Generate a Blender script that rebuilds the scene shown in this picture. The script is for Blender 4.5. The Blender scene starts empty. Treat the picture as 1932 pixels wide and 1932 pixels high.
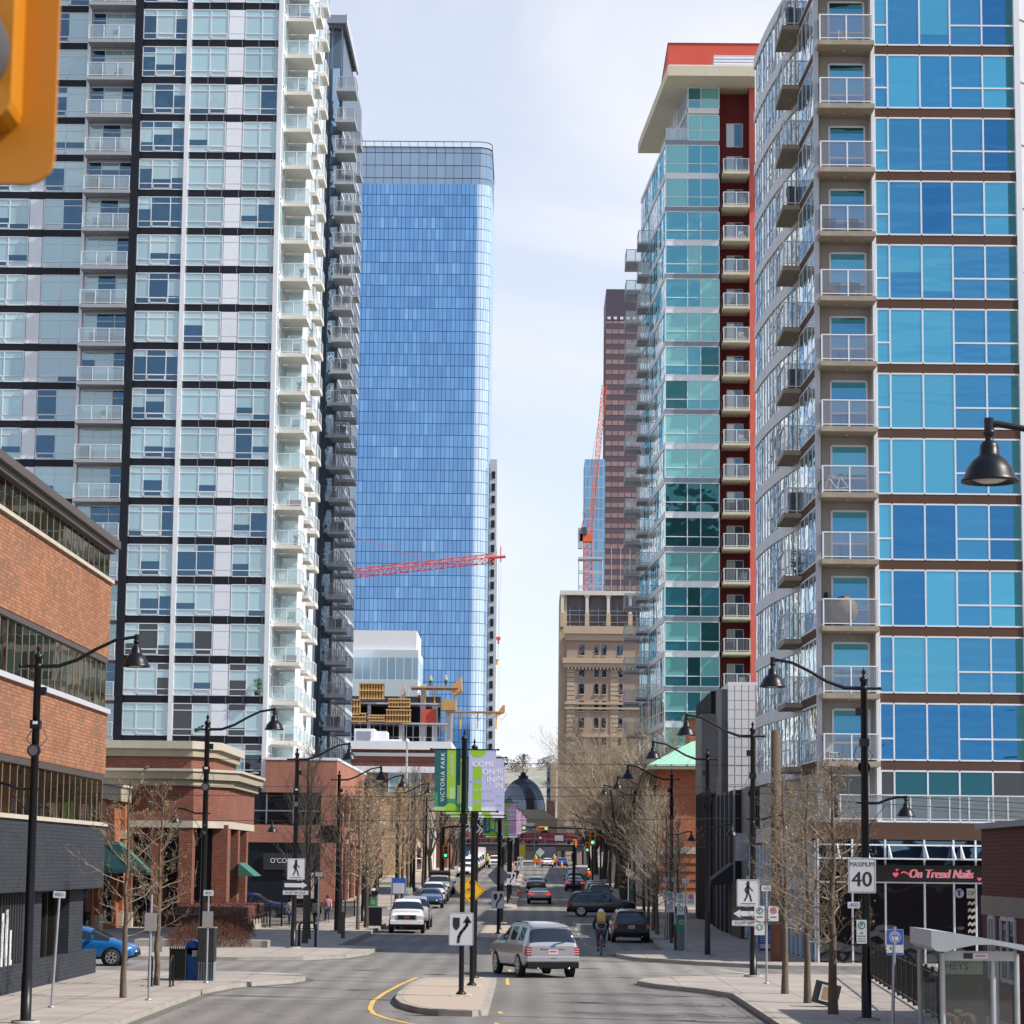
import bpy, bmesh, math, random
from mathutils import Vector, Matrix, Euler
from math import radians, sin, cos, pi, sqrt, atan2, floor
random.seed(7)
SC = bpy.context.scene
COL = SC.collection

# ---------------------------------------------------------------- camera
F = 4828.0
cam_d = bpy.data.cameras.new("camera"); cam = bpy.data.objects.new("camera", cam_d); COL.objects.link(cam)
R3 = Matrix.Rotation(radians(.576), 3, 'Z') @ Matrix.Rotation(radians(97.83), 3, 'X') @ Matrix.Rotation(radians(.6), 3, 'Z')
cam.location = (0, 0, 4.0); cam.rotation_euler = R3.to_euler()
cam_d.sensor_width = 36; cam_d.lens = 36 * F / 1932; cam_d.clip_start = .5; cam_d.clip_end = 9000
cam_d.dof.use_dof = True; cam_d.dof.focus_distance = 130; cam_d.dof.aperture_fstop = 8
SC.camera = cam

# ---------------------------------------------------------------- sky and sun
SUN = Vector((.962, -.272, 0)).normalized(); EL = radians(43)
world = bpy.data.worlds.new("World"); SC.world = world; world.use_nodes = True
nt = world.node_tree; nt.nodes.clear()
o_ = nt.nodes.new('ShaderNodeOutputWorld'); bg = nt.nodes.new('ShaderNodeBackground'); bg2 = nt.nodes.new('ShaderNodeBackground')
mx = nt.nodes.new('ShaderNodeMixShader'); sky = nt.nodes.new('ShaderNodeTexSky'); sky.sky_type = 'NISHITA'; sky.sun_disc = False
sky.sun_elevation = EL; sky.sun_rotation = atan2(SUN.x, SUN.y); sky.altitude = 1000; sky.air_density = 1.0; sky.dust_density = .6; sky.ozone_density = 1.6
bg.inputs[1].default_value = .15; bg2.inputs[0].default_value = (.875, .89, .955, 1); bg2.inputs[1].default_value = .88
tc = nt.nodes.new('ShaderNodeTexCoord'); mp = nt.nodes.new('ShaderNodeMapping'); mp.inputs[3].default_value = (2.6, 2.6, 6.0); mp.inputs[1].default_value = (.35, 1.1, .6)
nz = nt.nodes.new('ShaderNodeTexNoise'); nz.inputs['Scale'].default_value = 1.5; nz.inputs['Detail'].default_value = 5; nz.inputs['Roughness'].default_value = .5; nz.inputs['Distortion'].default_value = .5
cr = nt.nodes.new('ShaderNodeValToRGB'); cr.color_ramp.elements[0].position = .42; cr.color_ramp.elements[1].position = .62
cr.color_ramp.elements[0].color = (.60, .60, .60, 1); cr.color_ramp.elements[1].color = (1, 1, 1, 1)
L = nt.links.new
# clouds lie low over the horizon, the zenith is open blue
sx_ = nt.nodes.new('ShaderNodeSeparateXYZ'); L(tc.outputs['Generated'], sx_.inputs[0]); el_ = nt.nodes.new('ShaderNodeMapRange'); el_.inputs[1].default_value = .36; el_.inputs[2].default_value = .62; el_.inputs[3].default_value = 1; el_.inputs[4].default_value = .12
L(sx_.outputs[2], el_.inputs[0]); mm_ = nt.nodes.new('ShaderNodeMath'); mm_.operation = 'MULTIPLY'; L(cr.outputs[0], mm_.inputs[0]); L(el_.outputs[0], mm_.inputs[1])
L(tc.outputs['Generated'], mp.inputs[0]); L(mp.outputs[0], nz.inputs['Vector']); L(nz.outputs['Fac'], cr.inputs[0])
L(sky.outputs[0], bg.inputs[0]); L(mm_.outputs[0], mx.inputs[0]); L(bg.outputs[0], mx.inputs[1]); L(bg2.outputs[0], mx.inputs[2]); L(mx.outputs[0], o_.inputs[0])
sd = bpy.data.lights.new("sun", 'SUN'); sun = bpy.data.objects.new("sun", sd); COL.objects.link(sun)
sd.energy = 4.9; sd.angle = radians(.6); sd.color = (1, .94, .85)
sun.rotation_euler = Vector((SUN.x * cos(EL), SUN.y * cos(EL), sin(EL))).to_track_quat('Z', 'Y').to_euler()
SC.view_settings.view_transform = 'Standard'; SC.view_settings.look = 'None'; SC.view_settings.exposure = .32; SC.view_settings.gamma = 1
SC.view_settings.use_curve_mapping = False
SC.cycles.max_bounces = 6; SC.cycles.transparent_max_bounces = 24; SC.cycles.caustics_reflective = False; SC.cycles.caustics_refractive = False
SC.cycles.sample_clamp_indirect = 6

# ---------------------------------------------------------------- helpers
def GZ(y):
    P = [(-1e4, 0), (155, 0), (204, .85), (422, 3.75), (600, 4.3), (1e5, 4.3)]
    for (a, b), (c, d) in zip(P, P[1:]):
        if y <= c: return b + (d - b) * (y - a) / (c - a)
def W(px, py, Y):
    d = R3 @ Vector(((px - 966) / F, -(py - 966) / F, -1)); t = Y / d.y
    return Vector((0, 0, 4)) + d * t

MATS = {}
def mat(name, col, rough=.7, metal=0, var=.12, scale=1.5, bump=0, spec=.5, rnd=0, coat=0, emit=0, stretch=(1, 1, 1), alpha=1):
    """plain surface with large and small noise in its tone"""
    if name in MATS: return MATS[name]
    m = bpy.data.materials.new(name); m.use_nodes = True; n = m.node_tree; b = n.nodes['Principled BSDF']
    b.inputs['Roughness'].default_value = rough; b.inputs['Metallic'].default_value = metal; b.inputs['Specular IOR Level'].default_value = spec
    b.inputs['Coat Weight'].default_value = coat; b.inputs['Coat Roughness'].default_value = .05
    t = n.nodes.new('ShaderNodeTexCoord'); mpg = n.nodes.new('ShaderNodeMapping'); mpg.inputs[3].default_value = stretch
    a = n.nodes.new('ShaderNodeTexNoise'); a.inputs['Scale'].default_value = scale; a.inputs['Detail'].default_value = 6; a.inputs['Roughness'].default_value = .65
    n.links.new(t.outputs['Object'], mpg.inputs[0]); n.links.new(mpg.outputs[0], a.inputs['Vector'])
    r = n.nodes.new('ShaderNodeMapRange'); r.inputs[1].default_value = .25; r.inputs[2].default_value = .75; r.inputs[3].default_value = 1 - var; r.inputs[4].default_value = 1 + var
    n.links.new(a.outputs['Fac'], r.inputs[0])
    h = n.nodes.new('ShaderNodeHueSaturation'); h.inputs['Color'].default_value = (*col, 1)
    if rnd:
        oi = n.nodes.new('ShaderNodeObjectInfo'); r2 = n.nodes.new('ShaderNodeMapRange'); r2.inputs[3].default_value = 1 - rnd; r2.inputs[4].default_value = 1 + rnd
        n.links.new(oi.outputs['Random'], r2.inputs[0]); mm = n.nodes.new('ShaderNodeMath'); mm.operation = 'MULTIPLY'
        n.links.new(r.outputs[0], mm.inputs[0]); n.links.new(r2.outputs[0], mm.inputs[1]); n.links.new(mm.outputs[0], h.inputs['Value'])
    else: n.links.new(r.outputs[0], h.inputs['Value'])
    n.links.new(h.outputs[0], b.inputs['Base Color'])
    if bump:
        bp = n.nodes.new('ShaderNodeBump'); bp.inputs['Strength'].default_value = bump; bp.inputs['Distance'].default_value = .02
        n.links.new(a.outputs['Fac'], bp.inputs['Height']); n.links.new(bp.outputs[0], b.inputs['Normal'])
    if emit:
        b.inputs['Emission Color'].default_value = (*col, 1); b.inputs['Emission Strength'].default_value = emit
    b.inputs['Alpha'].default_value = alpha
    MATS[name] = m; return m

def brick(name, c1, c2, mortar, w=.22, h=.075, dark=.0, rough=.85, vert=False):
    if name in MATS: return MATS[name]
    m = bpy.data.materials.new(name); m.use_nodes = True; n = m.node_tree; b = n.nodes['Principled BSDF']; b.inputs['Roughness'].default_value = rough
    t = n.nodes.new('ShaderNodeTexCoord'); s = n.nodes.new('ShaderNodeSeparateXYZ'); c = n.nodes.new('ShaderNodeCombineXYZ'); a = n.nodes.new('ShaderNodeMath')
    n.links.new(t.outputs['Object'], s.inputs[0]); n.links.new(s.outputs[0], a.inputs[0]); n.links.new(s.outputs[1], a.inputs[1])
    n.links.new(a.outputs[0], c.inputs[0]); n.links.new(s.outputs[2], c.inputs[1])
    k = n.nodes.new('ShaderNodeTexBrick'); k.inputs['Scale'].default_value = 1; k.inputs['Brick Width'].default_value = w; k.inputs['Row Height'].default_value = h
    k.inputs['Mortar Size'].default_value = .011; k.inputs['Color1'].default_value = (*c1, 1); k.inputs['Color2'].default_value = (*c2, 1); k.inputs['Mortar'].default_value = (*mortar, 1); k.inputs['Bias'].default_value = -.2
    n.links.new(c.outputs[0], k.inputs['Vector'])
    z = n.nodes.new('ShaderNodeTexNoise'); z.inputs['Scale'].default_value = .5; z.inputs['Detail'].default_value = 8; z.inputs['Roughness'].default_value = .7; n.links.new(t.outputs['Object'], z.inputs['Vector'])
    r = n.nodes.new('ShaderNodeMapRange'); r.inputs[1].default_value = .3; r.inputs[2].default_value = .7; r.inputs[3].default_value = .8; r.inputs[4].default_value = 1.15; n.links.new(z.outputs['Fac'], r.inputs[0])
    hs = n.nodes.new('ShaderNodeHueSaturation'); n.links.new(k.outputs['Color'], hs.inputs['Color']); n.links.new(r.outputs[0], hs.inputs['Value'])
    last = hs.outputs[0]
    if dark:   # scattered burnt bricks
        k2 = n.nodes.new('ShaderNodeTexVoronoi'); k2.inputs['Scale'].default_value = 4.5; k2.distance = 'CHEBYCHEV'
        mp2 = n.nodes.new('ShaderNodeMapping'); mp2.inputs[3].default_value = (1, 3, 1); n.links.new(c.outputs[0], mp2.inputs[0]); n.links.new(mp2.outputs[0], k2.inputs['Vector'])
        sp = n.nodes.new('ShaderNodeSeparateColor'); n.links.new(k2.outputs['Color'], sp.inputs[0])
        z2 = n.nodes.new('ShaderNodeTexNoise'); z2.inputs['Scale'].default_value = .45; n.links.new(t.outputs['Object'], z2.inputs['Vector'])
        ad = n.nodes.new('ShaderNodeMath'); ad.operation = 'MULTIPLY'; n.links.new(sp.outputs[0], ad.inputs[0]); n.links.new(z2.outputs['Fac'], ad.inputs[1])
        gt = n.nodes.new('ShaderNodeMath'); gt.operation = 'GREATER_THAN'; gt.inputs[1].default_value = 1 - dark; n.links.new(ad.outputs[0], gt.inputs[0])
        mxc = n.nodes.new('ShaderNodeMix'); mxc.data_type = 'RGBA'; mxc.inputs[7].default_value = (.16, .10, .065, 1)
        n.links.new(gt.outputs[0], mxc.inputs[0]); n.links.new(last, mxc.inputs[6]); last = mxc.outputs[2]
    n.links.new(last, b.inputs['Base Color'])
    bp = n.nodes.new('ShaderNodeBump'); bp.inputs['Strength'].default_value = .5; bp.inputs['Distance'].default_value = .01; bp.invert = True
    n.links.new(k.outputs['Fac'], bp.inputs['Height']); n.links.new(bp.outputs[0], b.inputs['Normal'])
    MATS[name] = m; return m

def glass(name, base, refl, fac=.35, wav=.02, rough=.02, rnd=.15, ws=.7, stretch=(1, 1, 1)):
    """window glass in front of a blind or a dim room: tinted body plus a wavy reflection"""
    if name in MATS: return MATS[name]
    m = bpy.data.materials.new(name); m.use_nodes = True; n = m.node_tree; n.nodes.remove(n.nodes['Principled BSDF'])
    out = n.nodes['Material Output']; d = n.nodes.new('ShaderNodeBsdfDiffuse'); g = n.nodes.new('ShaderNodeBsdfGlossy'); mxs = n.nodes.new('ShaderNodeMixShader')
    oi = n.nodes.new('ShaderNodeObjectInfo'); r = n.nodes.new('ShaderNodeMapRange'); r.inputs[3].default_value = 1 - rnd; r.inputs[4].default_value = 1 + rnd
    n.links.new(oi.outputs['Random'], r.inputs[0]); h = n.nodes.new('ShaderNodeHueSaturation'); h.inputs['Color'].default_value = (*base, 1); n.links.new(r.outputs[0], h.inputs['Value']); n.links.new(h.outputs[0], d.inputs[0])
    g.inputs[0].default_value = (*refl, 1); g.inputs['Roughness'].default_value = rough
    lw = n.nodes.new('ShaderNodeLayerWeight'); lw.inputs[0].default_value = .25
    mr = n.nodes.new('ShaderNodeMapRange'); mr.inputs[3].default_value = fac; mr.inputs[4].default_value = min(1, fac + .55); n.links.new(lw.outputs['Facing'], mr.inputs[0])
    t = n.nodes.new('ShaderNodeTexCoord'); mpg = n.nodes.new('ShaderNodeMapping'); mpg.inputs[3].default_value = stretch
    z = n.nodes.new('ShaderNodeTexNoise'); z.inputs['Scale'].default_value = ws; z.inputs['Detail'].default_value = 1.5
    n.links.new(t.outputs['Object'], mpg.inputs[0]); n.links.new(mpg.outputs[0], z.inputs['Vector'])
    bp = n.nodes.new('ShaderNodeBump'); bp.inputs['Strength'].default_value = 1; bp.inputs['Distance'].default_value = wav
    n.links.new(z.outputs['Fac'], bp.inputs['Height']); n.links.new(bp.outputs[0], g.inputs['Normal'])
    n.links.new(mr.outputs[0], mxs.inputs[0]); n.links.new(d.outputs[0], mxs.inputs[1]); n.links.new(g.outputs[0], mxs.inputs[2]); n.links.new(mxs.outputs[0], out.inputs[0])
    MATS[name] = m; return m

def clearglass(name, tint, trans=.6, refl=.25, body=None):
    if name in MATS: return MATS[name]
    m = bpy.data.materials.new(name); m.use_nodes = True; n = m.node_tree; n.nodes.remove(n.nodes['Principled BSDF'])
    out = n.nodes['Material Output']; tr = n.nodes.new('ShaderNodeBsdfTransparent'); tr.inputs[0].default_value = (*tint, 1)
    g = n.nodes.new('ShaderNodeBsdfGlossy'); g.inputs['Roughness'].default_value = .03; g.inputs[0].default_value = (.9, .95, 1, 1)
    d = n.nodes.new('ShaderNodeBsdfDiffuse'); d.inputs[0].default_value = (*(body or tint), 1)
    m1 = n.nodes.new('ShaderNodeMixShader'); m1.inputs[0].default_value = refl; n.links.new(d.outputs[0], m1.inputs[1]); n.links.new(g.outputs[0], m1.inputs[2])
    m2 = n.nodes.new('ShaderNodeMixShader'); m2.inputs[0].default_value = trans; n.links.new(m1.outputs[0], m2.inputs[1]); n.links.new(tr.outputs[0], m2.inputs[2]); n.links.new(m2.outputs[0], out.inputs[0])
    MATS[name] = m; return m

class MB:
    def __init__(s): s.v = []; s.f = []; s.mi = []; s.ms = []; s.sm = []; s.T = Matrix.Identity(4)
    def m_(s, m):
        if m not in s.ms: s.ms.append(m)
        return s.ms.index(m)
    def add(s, vs, fs, m, smooth=False):
        o = len(s.v); s.v += [s.T @ Vector(v) for v in vs]; k = s.m_(m)
        for f in fs: s.f.append([i + o for i in f]); s.mi.append(k); s.sm.append(smooth)
        return s
    def box(s, x0, x1, y0, y1, z0, z1, m):
        return s.add([(x, y, z) for z in (z0, z1) for y in (y0, y1) for x in (x0, x1)],
                     [(0, 2, 3, 1), (4, 5, 7, 6), (0, 1, 5, 4), (2, 6, 7, 3), (0, 4, 6, 2), (1, 3, 7, 5)], m)
    def quad(s, a, b, c, d, m): return s.add([a, b, c, d], [(0, 1, 2, 3)], m)
    def prism(s, pts, z0, z1, m, mtop=None, taper=None):
        n = len(pts); zt = (lambda x, y: z1) if not callable(z1) else z1
        a = sum(pts[i][0] * pts[(i + 1) % n][1] - pts[(i + 1) % n][0] * pts[i][1] for i in range(n))
        if a < 0: pts = pts[::-1]
        tp = taper or pts
        if taper and a < 0: tp = taper[::-1]
        s.add([(x, y, z0) for x, y in pts] + [(x, y, zt(x, y)) for x, y in tp], [tuple(range(n))[::-1]] + [(i, (i + 1) % n, n + (i + 1) % n, n + i) for i in range(n)], m)
        s.add([(x, y, zt(x, y)) for x, y in tp], [tuple(range(n))], mtop or m); return s
    def tube(s, p, r, m, n=8, cap=True):
        p = [Vector(q) for q in p]; rr = r if isinstance(r, (list, tuple)) else [r] * len(p)
        vs = []; fs = []; up = None
        for i, q in enumerate(p):
            d = (p[min(i + 1, len(p) - 1)] - p[max(i - 1, 0)])
            d = d.normalized() if d.length > 1e-9 else Vector((0, 0, 1))
            if up is None: up = d.orthogonal().normalized()
            u = (up - d * up.dot(d)); u = u.normalized() if u.length > 1e-6 else d.orthogonal().normalized(); w = d.cross(u); up = u
            for k in range(n):
                a = 2 * pi * k / n; vs.append(q + (u * cos(a) + w * sin(a)) * rr[i])
        for i in range(len(p) - 1):
            for k in range(n): a = i * n + k; b = i * n + (k + 1) % n; fs.append((a, b, b + n, a + n))
        s.add(vs, fs, m, True)
        if cap: s.add(vs[:n], [tuple(range(n))[::-1]], m); s.add(vs[-n:], [tuple(range(n))], m)
        return s
    def cyl(s, a, b, r, m, n=10): return s.tube([a, b], r, m, n)
    def lathe(s, prof, m, c=(0, 0, 0), n=16, axis='Z'):
        vs = []; fs = []
        for (r, z) in prof:
            for k in range(n):
                a = 2 * pi * k / n; x, y = r * cos(a), r * sin(a)
                q = (x, y, z) if axis == 'Z' else (z, x, y) if axis == 'X' else (y, z, x)
                vs.append((q[0] + c[0], q[1] + c[1], q[2] + c[2]))
        for i in range(len(prof) - 1):
            for k in range(n): a = i * n + k; b = i * n + (k + 1) % n; fs.append((a, b, b + n, a + n))
        return s.add(vs, fs, m, True)
    def text(s, t, size, m, M, align='CENTER', sx=1, ext=.002, bold=0, shear=0, lsp=1):
        c = bpy.data.curves.new('t', 'FONT'); c.body = t; c.size = size; c.align_x = align; c.align_y = 'CENTER'; c.extrude = ext; c.resolution_u = 4; c.shear = shear; c.space_character = lsp
        ob = bpy.data.objects.new('t', c); me = ob.to_mesh()
        o = [M @ Vector((v.co.x * sx, v.co.y, v.co.z)) for v in me.vertices]; fs = [tuple(p.vertices) for p in me.polygons]
        for k in ((0,) if not bold else (-1, 0, 1)):
            d = (M.to_3x3() @ Vector((bold * k * 1.3, 0, .0002 * k))); s.add([q + d for q in o], fs, m)
        ob.to_mesh_clear(); bpy.data.objects.remove(ob); bpy.data.curves.remove(c); return s
    def build(s, name, parent=None, world=False, label=None, cat=None, group=None, kind=None, bevel=0, loc=None):
        me = bpy.data.meshes.new(name)
        off = Vector((0, 0, 0))
        if world and parent:
            q = parent
            while q: off += q.location; q = q.parent
        me.from_pydata([v - off for v in s.v], [], s.f)
        for m in s.ms: me.materials.append(m)
        me.polygons.foreach_set('material_index', s.mi); me.polygons.foreach_set('use_smooth', s.sm); me.update()
        o = bpy.data.objects.new(name, me); COL.objects.link(o)
        if parent: o.parent = parent
        if loc: o.location = loc
        if bevel:
            b = o.modifiers.new('b', 'BEVEL'); b.width = bevel; b.segments = 2; b.limit_method = 'ANGLE'
        tag(o, label, cat, group, kind); return o
def tag(o, label=None, cat=None, group=None, kind=None):
    if label: o['label'] = label
    if cat: o['category'] = cat
    if group: o['group'] = group
    if kind: o['kind'] = kind
    return o
def thing(name, label, cat, loc=(0, 0, 0), rz=0, group=None):
    o = bpy.data.objects.new(name, None); COL.objects.link(o); o.location = loc; o.rotation_euler = (0, 0, rz); o.empty_display_size = .3
    return tag(o, label, cat, group)
def copy_tree(o, parent=None):
    c = o.copy(); COL.objects.link(c); c.parent = parent
    for ch in list(o.children): copy_tree(ch, c)
    return c
def dup(o, loc, rz=None, label=None, sc=None):
    c = copy_tree(o); c.location = loc
    if rz is not None: c.rotation_euler = (0, 0, rz)
    if label: c['label'] = label
    if sc: c.scale = (sc, sc, sc) if not isinstance(sc, tuple) else sc
    return c
class Fr:
    """wall frame: u along the wall, z up, n outwards"""
    def __init__(s, o, u, n=None):
        s.o = Vector((*o, 0)); s.u = Vector((*u, 0)).normalized(); s.n = Vector((*n, 0)).normalized() if n else Vector((s.u.y, -s.u.x, 0))
    def p(s, u, z, n): q = s.o + s.u * u + s.n * n; return (q.x, q.y, z)
def fbox(m, fr, u0, u1, z0, z1, n0, n1, mt):
    vs = [fr.p(u, z, n) for z in (z0, z1) for n in (n1, n0) for u in (u0, u1)]
    m.add(vs, [(0, 2, 3, 1), (4, 5, 7, 6), (0, 1, 5, 4), (2, 6, 7, 3), (0, 4, 6, 2), (1, 3, 7, 5)], mt)
def fquad(m, fr, u0, u1, z0, z1, n, mt): m.quad(fr.p(u0, z0, n), fr.p(u1, z0, n), fr.p(u1, z1, n), fr.p(u0, z1, n), mt)
def fwindow(fr, us, zs, panes, fm, n=0, fw=.05, fd=.08, skip=(), inset=.02):
    """window: panes on a grid us x zs; panes(i, j) gives the glass; skip holds (i, j) bars left out under row j of column i"""
    m = MB()
    for i in range(len(us) - 1):
        for j in range(len(zs) - 1): fquad(m, fr, us[i], us[i + 1], zs[j], zs[j + 1], n + inset, panes(i, j))
    for k, u in enumerate(us): fbox(m, fr, u - fw / 2, u + fw / 2, zs[0], zs[-1], n, n + fd, fm)
    for j, z in enumerate(zs):
        for i in range(len(us) - 1):
            if (i, j) in skip: continue
            fbox(m, fr, us[i] + fw / 2, us[i + 1] - fw / 2, z - fw / 2, z + fw / 2, n + .001, n + fd - .003, fm)
    return m
def balcony_proto(w, d, th, slab, railm, gl, h=1.07, right=True, left=True, posts=3, wall_n=0):
    """slab with its front edge at y=-d (towards the camera), x 0..w; gives (slab mesh, railing mesh)"""
    a = MB(); a.box(0, w, -d, 0, -th, 0, slab); a.box(.0 + w * .48, w * .52, -d * .5 - .06, -d * .5 + .06, -th - .05, -th, MATS['lamp_glass'])
    b = MB(); r = .03
    def run(x0, y0, x1, y1, np):
        v = Vector((x1 - x0, y1 - y0, 0)); L_ = v.length; u = v / L_; nn = Vector((u.y, -u.x, 0)) * r
        for k in range(np):
            q = Vector((x0, y0, 0)) + v * (k / (np - 1)); b.box(q.x - r, q.x + r, q.y - r, q.y + r, .0, h, railm)
        fr = Fr((x0, y0), (u.x, u.y)); fbox(b, fr, -r, L_ + r, h, h + .05, -r - .005, r + .005, railm); fbox(b, fr, r, L_ - r, .08, .12, -.02, .02, railm)
        fquad(b, fr, r, L_ - r, .12, h - .0, 0.004, gl)
    run(.06, -d + .06, w - .06, -d + .06, posts)
    if right: run(w - .06, -d + .12, w - .06, -.03, 2)
    if left: run(.06, -.03, .06, -d + .12, 2)
    return a, b
# ---------------------------------------------------------------- materials
asphalt = mat('asphalt', (.205, .19, .175), .88, var=.26, scale=.16, bump=.25, stretch=(1, .35, 1))
patch = mat('asphalt_patch', (.165, .155, .145), .9, var=.2, scale=.6)
concrete = mat('sidewalk_concrete', (.36, .315, .275), .9, var=.25, scale=.5, bump=.15)
kerbm = mat('kerb_concrete', (.33, .305, .27), .9, var=.22, scale=1.2)
earth = mat('ground_soil', (.14, .125, .10), .95, var=.3, scale=.03)
islandm = mat('island_aggregate', (.42, .34, .27), .9, var=.12, scale=14)
yellowp = mat('yellow_paint', (.62, .40, .10), .8, var=.25, scale=3); whitep = mat('road_white_paint', (.42, .41, .39), .8, var=.35, scale=4)
white = mat('white_metal', (.72, .73, .76), .4, var=.05); whitepanel = mat('white_panel', (.74, .77, .82), .35, var=.05, rnd=.05)
lgrey = mat('light_grey_panel', (.47, .48, .52), .45, var=.06); mgrey = mat('mid_grey_panel', (.22, .25, .30), .45, var=.08)
charcoal = mat('charcoal_panel', (.009, .011, .018), .45, var=.2, spec=.25); black = mat('black_metal', (.008, .009, .011), .4, var=.1, spec=.35)
blackm = mat('black_matt', (.02, .02, .022), .7, var=.2); dkroom = mat('dark_room', (.012, .013, .016), .8)
brownp = mat('brown_panel', (.10, .06, .045), .75, var=.08, rnd=.05, spec=.12); beigep = mat('beige_stucco', (.36, .335, .31), .85, var=.05)
slabc = mat('balcony_concrete', (.33, .28, .215), .9, var=.22, scale=2.5); slabw = mat('balcony_white', (.66, .63, .57), .8, var=.06)
slabg = mat('balcony_grey', (.34, .36, .39), .8, var=.06); cream = mat('cream_concrete', (.58, .53, .40), .85, var=.08)
redd = mat('shaded_red_stucco', (.17, .02, .022), .8, var=.07); redb = mat('bright_red_stucco', (.56, .08, .05), .8, var=.06); salmon = mat('lit_salmon_stucco', (.60, .12, .09), .8, var=.05)  # dark red has the recess shade painted in, salmon the sunlit fin
mat('lamp_glass', (.5, .48, .42), .3); bluew = mat('blue_metal_siding', (.085, .13, .19), .45, var=.07)
gl_blind = glass('glass_over_blind', (.30, .46, .49), (.80, .93, 1), .22, .012, rnd=.16)
gl_pale = glass('glass_pale', (.40, .55, .56), (.85, .95, 1), .20, .010, rnd=.12)
gl_dark = glass('glass_dark', (.008, .024, .042), (.13, .24, .36), .5, .03, rnd=.5)
gl_blk = glass('glass_room', (.02, .022, .025), (.5, .55, .6), .12, .02, rnd=.3)
gl_b1 = glass('blue_glass_light', (.022, .265, .42), (.28, .67, .95), .30, .035, rnd=.14, ws=.5, stretch=(.6, 1, 3))
gl_b2 = glass('blue_glass_mid', (.007, .13, .28), (.17, .50, .84), .36, .045, rnd=.2, ws=.5, stretch=(.6, 1, 3))
gl_b3 = glass('blue_glass_deep', (.0015, .045, .15), (.09, .34, .68), .45, .05, rnd=.25, ws=.5, stretch=(.6, 1, 3))
gl_t1 = glass('teal_glass_blind', (.17, .44, .44), (.45, .85, .9), .22, .03, rnd=.15); gl_t2 = glass('teal_glass', (.02, .15, .20), (.22, .58, .72), .42, .05, rnd=.3)
gl_t3 = glass('teal_glass_dark', (.008, .05, .06), (.12, .36, .40), .3, .06, rnd=.3)
gl_side = glass('side_glass', (.34, .50, .54), (.95, 1, 1), .6, .035, rnd=.2, ws=1.2); gl_sideb = glass('side_glass_blue', (.09, .20, .30), (.6, .76, .9), .5, .05, rnd=.2, ws=1.4)  # pale side glass: bright sky reflection is partly painted into its body colour
gl_pod = glass('terrace_glass', (.002, .055, .085), (.15, .4, .5), .2, .03)
gl_bronze = glass('bronze_glass', (.035, .030, .022), (.34, .31, .25), .38, .006, rnd=.5, ws=.6)
gl_shop = glass('shop_glass', (.012, .014, .018), (.4, .46, .52), .22, .03, rnd=.3)
gl_rail = clearglass('railing_glass', (.8, .88, .9), .62, .35, (.5, .62, .64)); gl_railg = clearglass('railing_glass_grey', (.72, .75, .8), .74, .3, (.3, .32, .36))
gl_shelter = clearglass('shelter_glass', (.88, .92, .9), .90, .6, (.2, .24, .22))
tan = mat('tan_cornice', (.33, .29, .215), .8, var=.1); stone = mat('pale_stone', (.44, .40, .33), .85, var=.12)
br_or = brick('orange_brick', (.27, .105, .05), (.41, .175, .085), (.13, .08, .05), w=.3, h=.11, dark=.52); br_bk = brick('black_painted_brick', (.018, .023, .034), (.03, .036, .05), (.008, .01, .014), w=.3, h=.11)
br_rd = brick('red_brick', (.16, .042, .026), (.25, .07, .042), (.25, .15, .11), w=.28, h=.10); br_pk = brick('rose_brick', (.34, .115, .07), (.42, .155, .10), (.36, .22, .17), h=.1)
br_mr = brick('maroon_brick', (.10, .016, .016), (.15, .03, .028), (.02, .006, .006), w=.26, h=.1); br_tn = brick('tan_brick', (.52, .33, .17), (.58, .38, .2), (.5, .4, .28)); br_o2 = brick('rust_brick', (.36, .10, .04), (.46, .145, .06), (.28, .14, .08), h=.1)
green = mat('green_copper_roof', (.30, .56, .44), .5, var=.08); dgreen = mat('green_trim', (.05, .25, .2), .5); awng = mat('green_awning_cloth', (.035, .15, .12), .8, var=.1)

# road wear: pale wheel tracks, dark oil line, patches and fine cracks
n = asphalt.node_tree; N = n.nodes.new; K = n.links.new; tcn = [x for x in n.nodes if x.type == 'TEX_COORD'][0]; hs = [x for x in n.nodes if x.type == 'HUE_SAT'][0]
def vmul(col, fac_out, lo, hi, a=.0, b=1.0):
    r = N('ShaderNodeMapRange'); r.inputs[1].default_value = a; r.inputs[2].default_value = b; r.inputs[3].default_value = lo; r.inputs[4].default_value = hi; K(fac_out, r.inputs[0])
    h = N('ShaderNodeHueSaturation'); K(col, h.inputs['Color']); K(r.outputs[0], h.inputs['Value']); return h.outputs[0]
wv = N('ShaderNodeTexWave'); wv.bands_direction = 'X'; wv.inputs['Scale'].default_value = .28; wv.inputs['Distortion'].default_value = 1.2; wv.inputs['Detail'].default_value = 3; wv.inputs['Detail Scale'].default_value = .25; K(tcn.outputs['Object'], wv.inputs['Vector'])
c = vmul(hs.outputs[0], wv.outputs['Fac'], .86, 1.10)
vo = N('ShaderNodeTexVoronoi'); vo.feature = 'DISTANCE_TO_EDGE'; vo.inputs['Scale'].default_value = .22; nzz = N('ShaderNodeTexNoise'); nzz.inputs['Scale'].default_value = .9; nzz.inputs['Detail'].default_value = 6; mxv = N('ShaderNodeMix'); mxv.data_type = 'VECTOR'; mxv.inputs[0].default_value = .35; K(tcn.outputs['Object'], nzz.inputs['Vector']); K(tcn.outputs['Object'], mxv.inputs[4])
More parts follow.
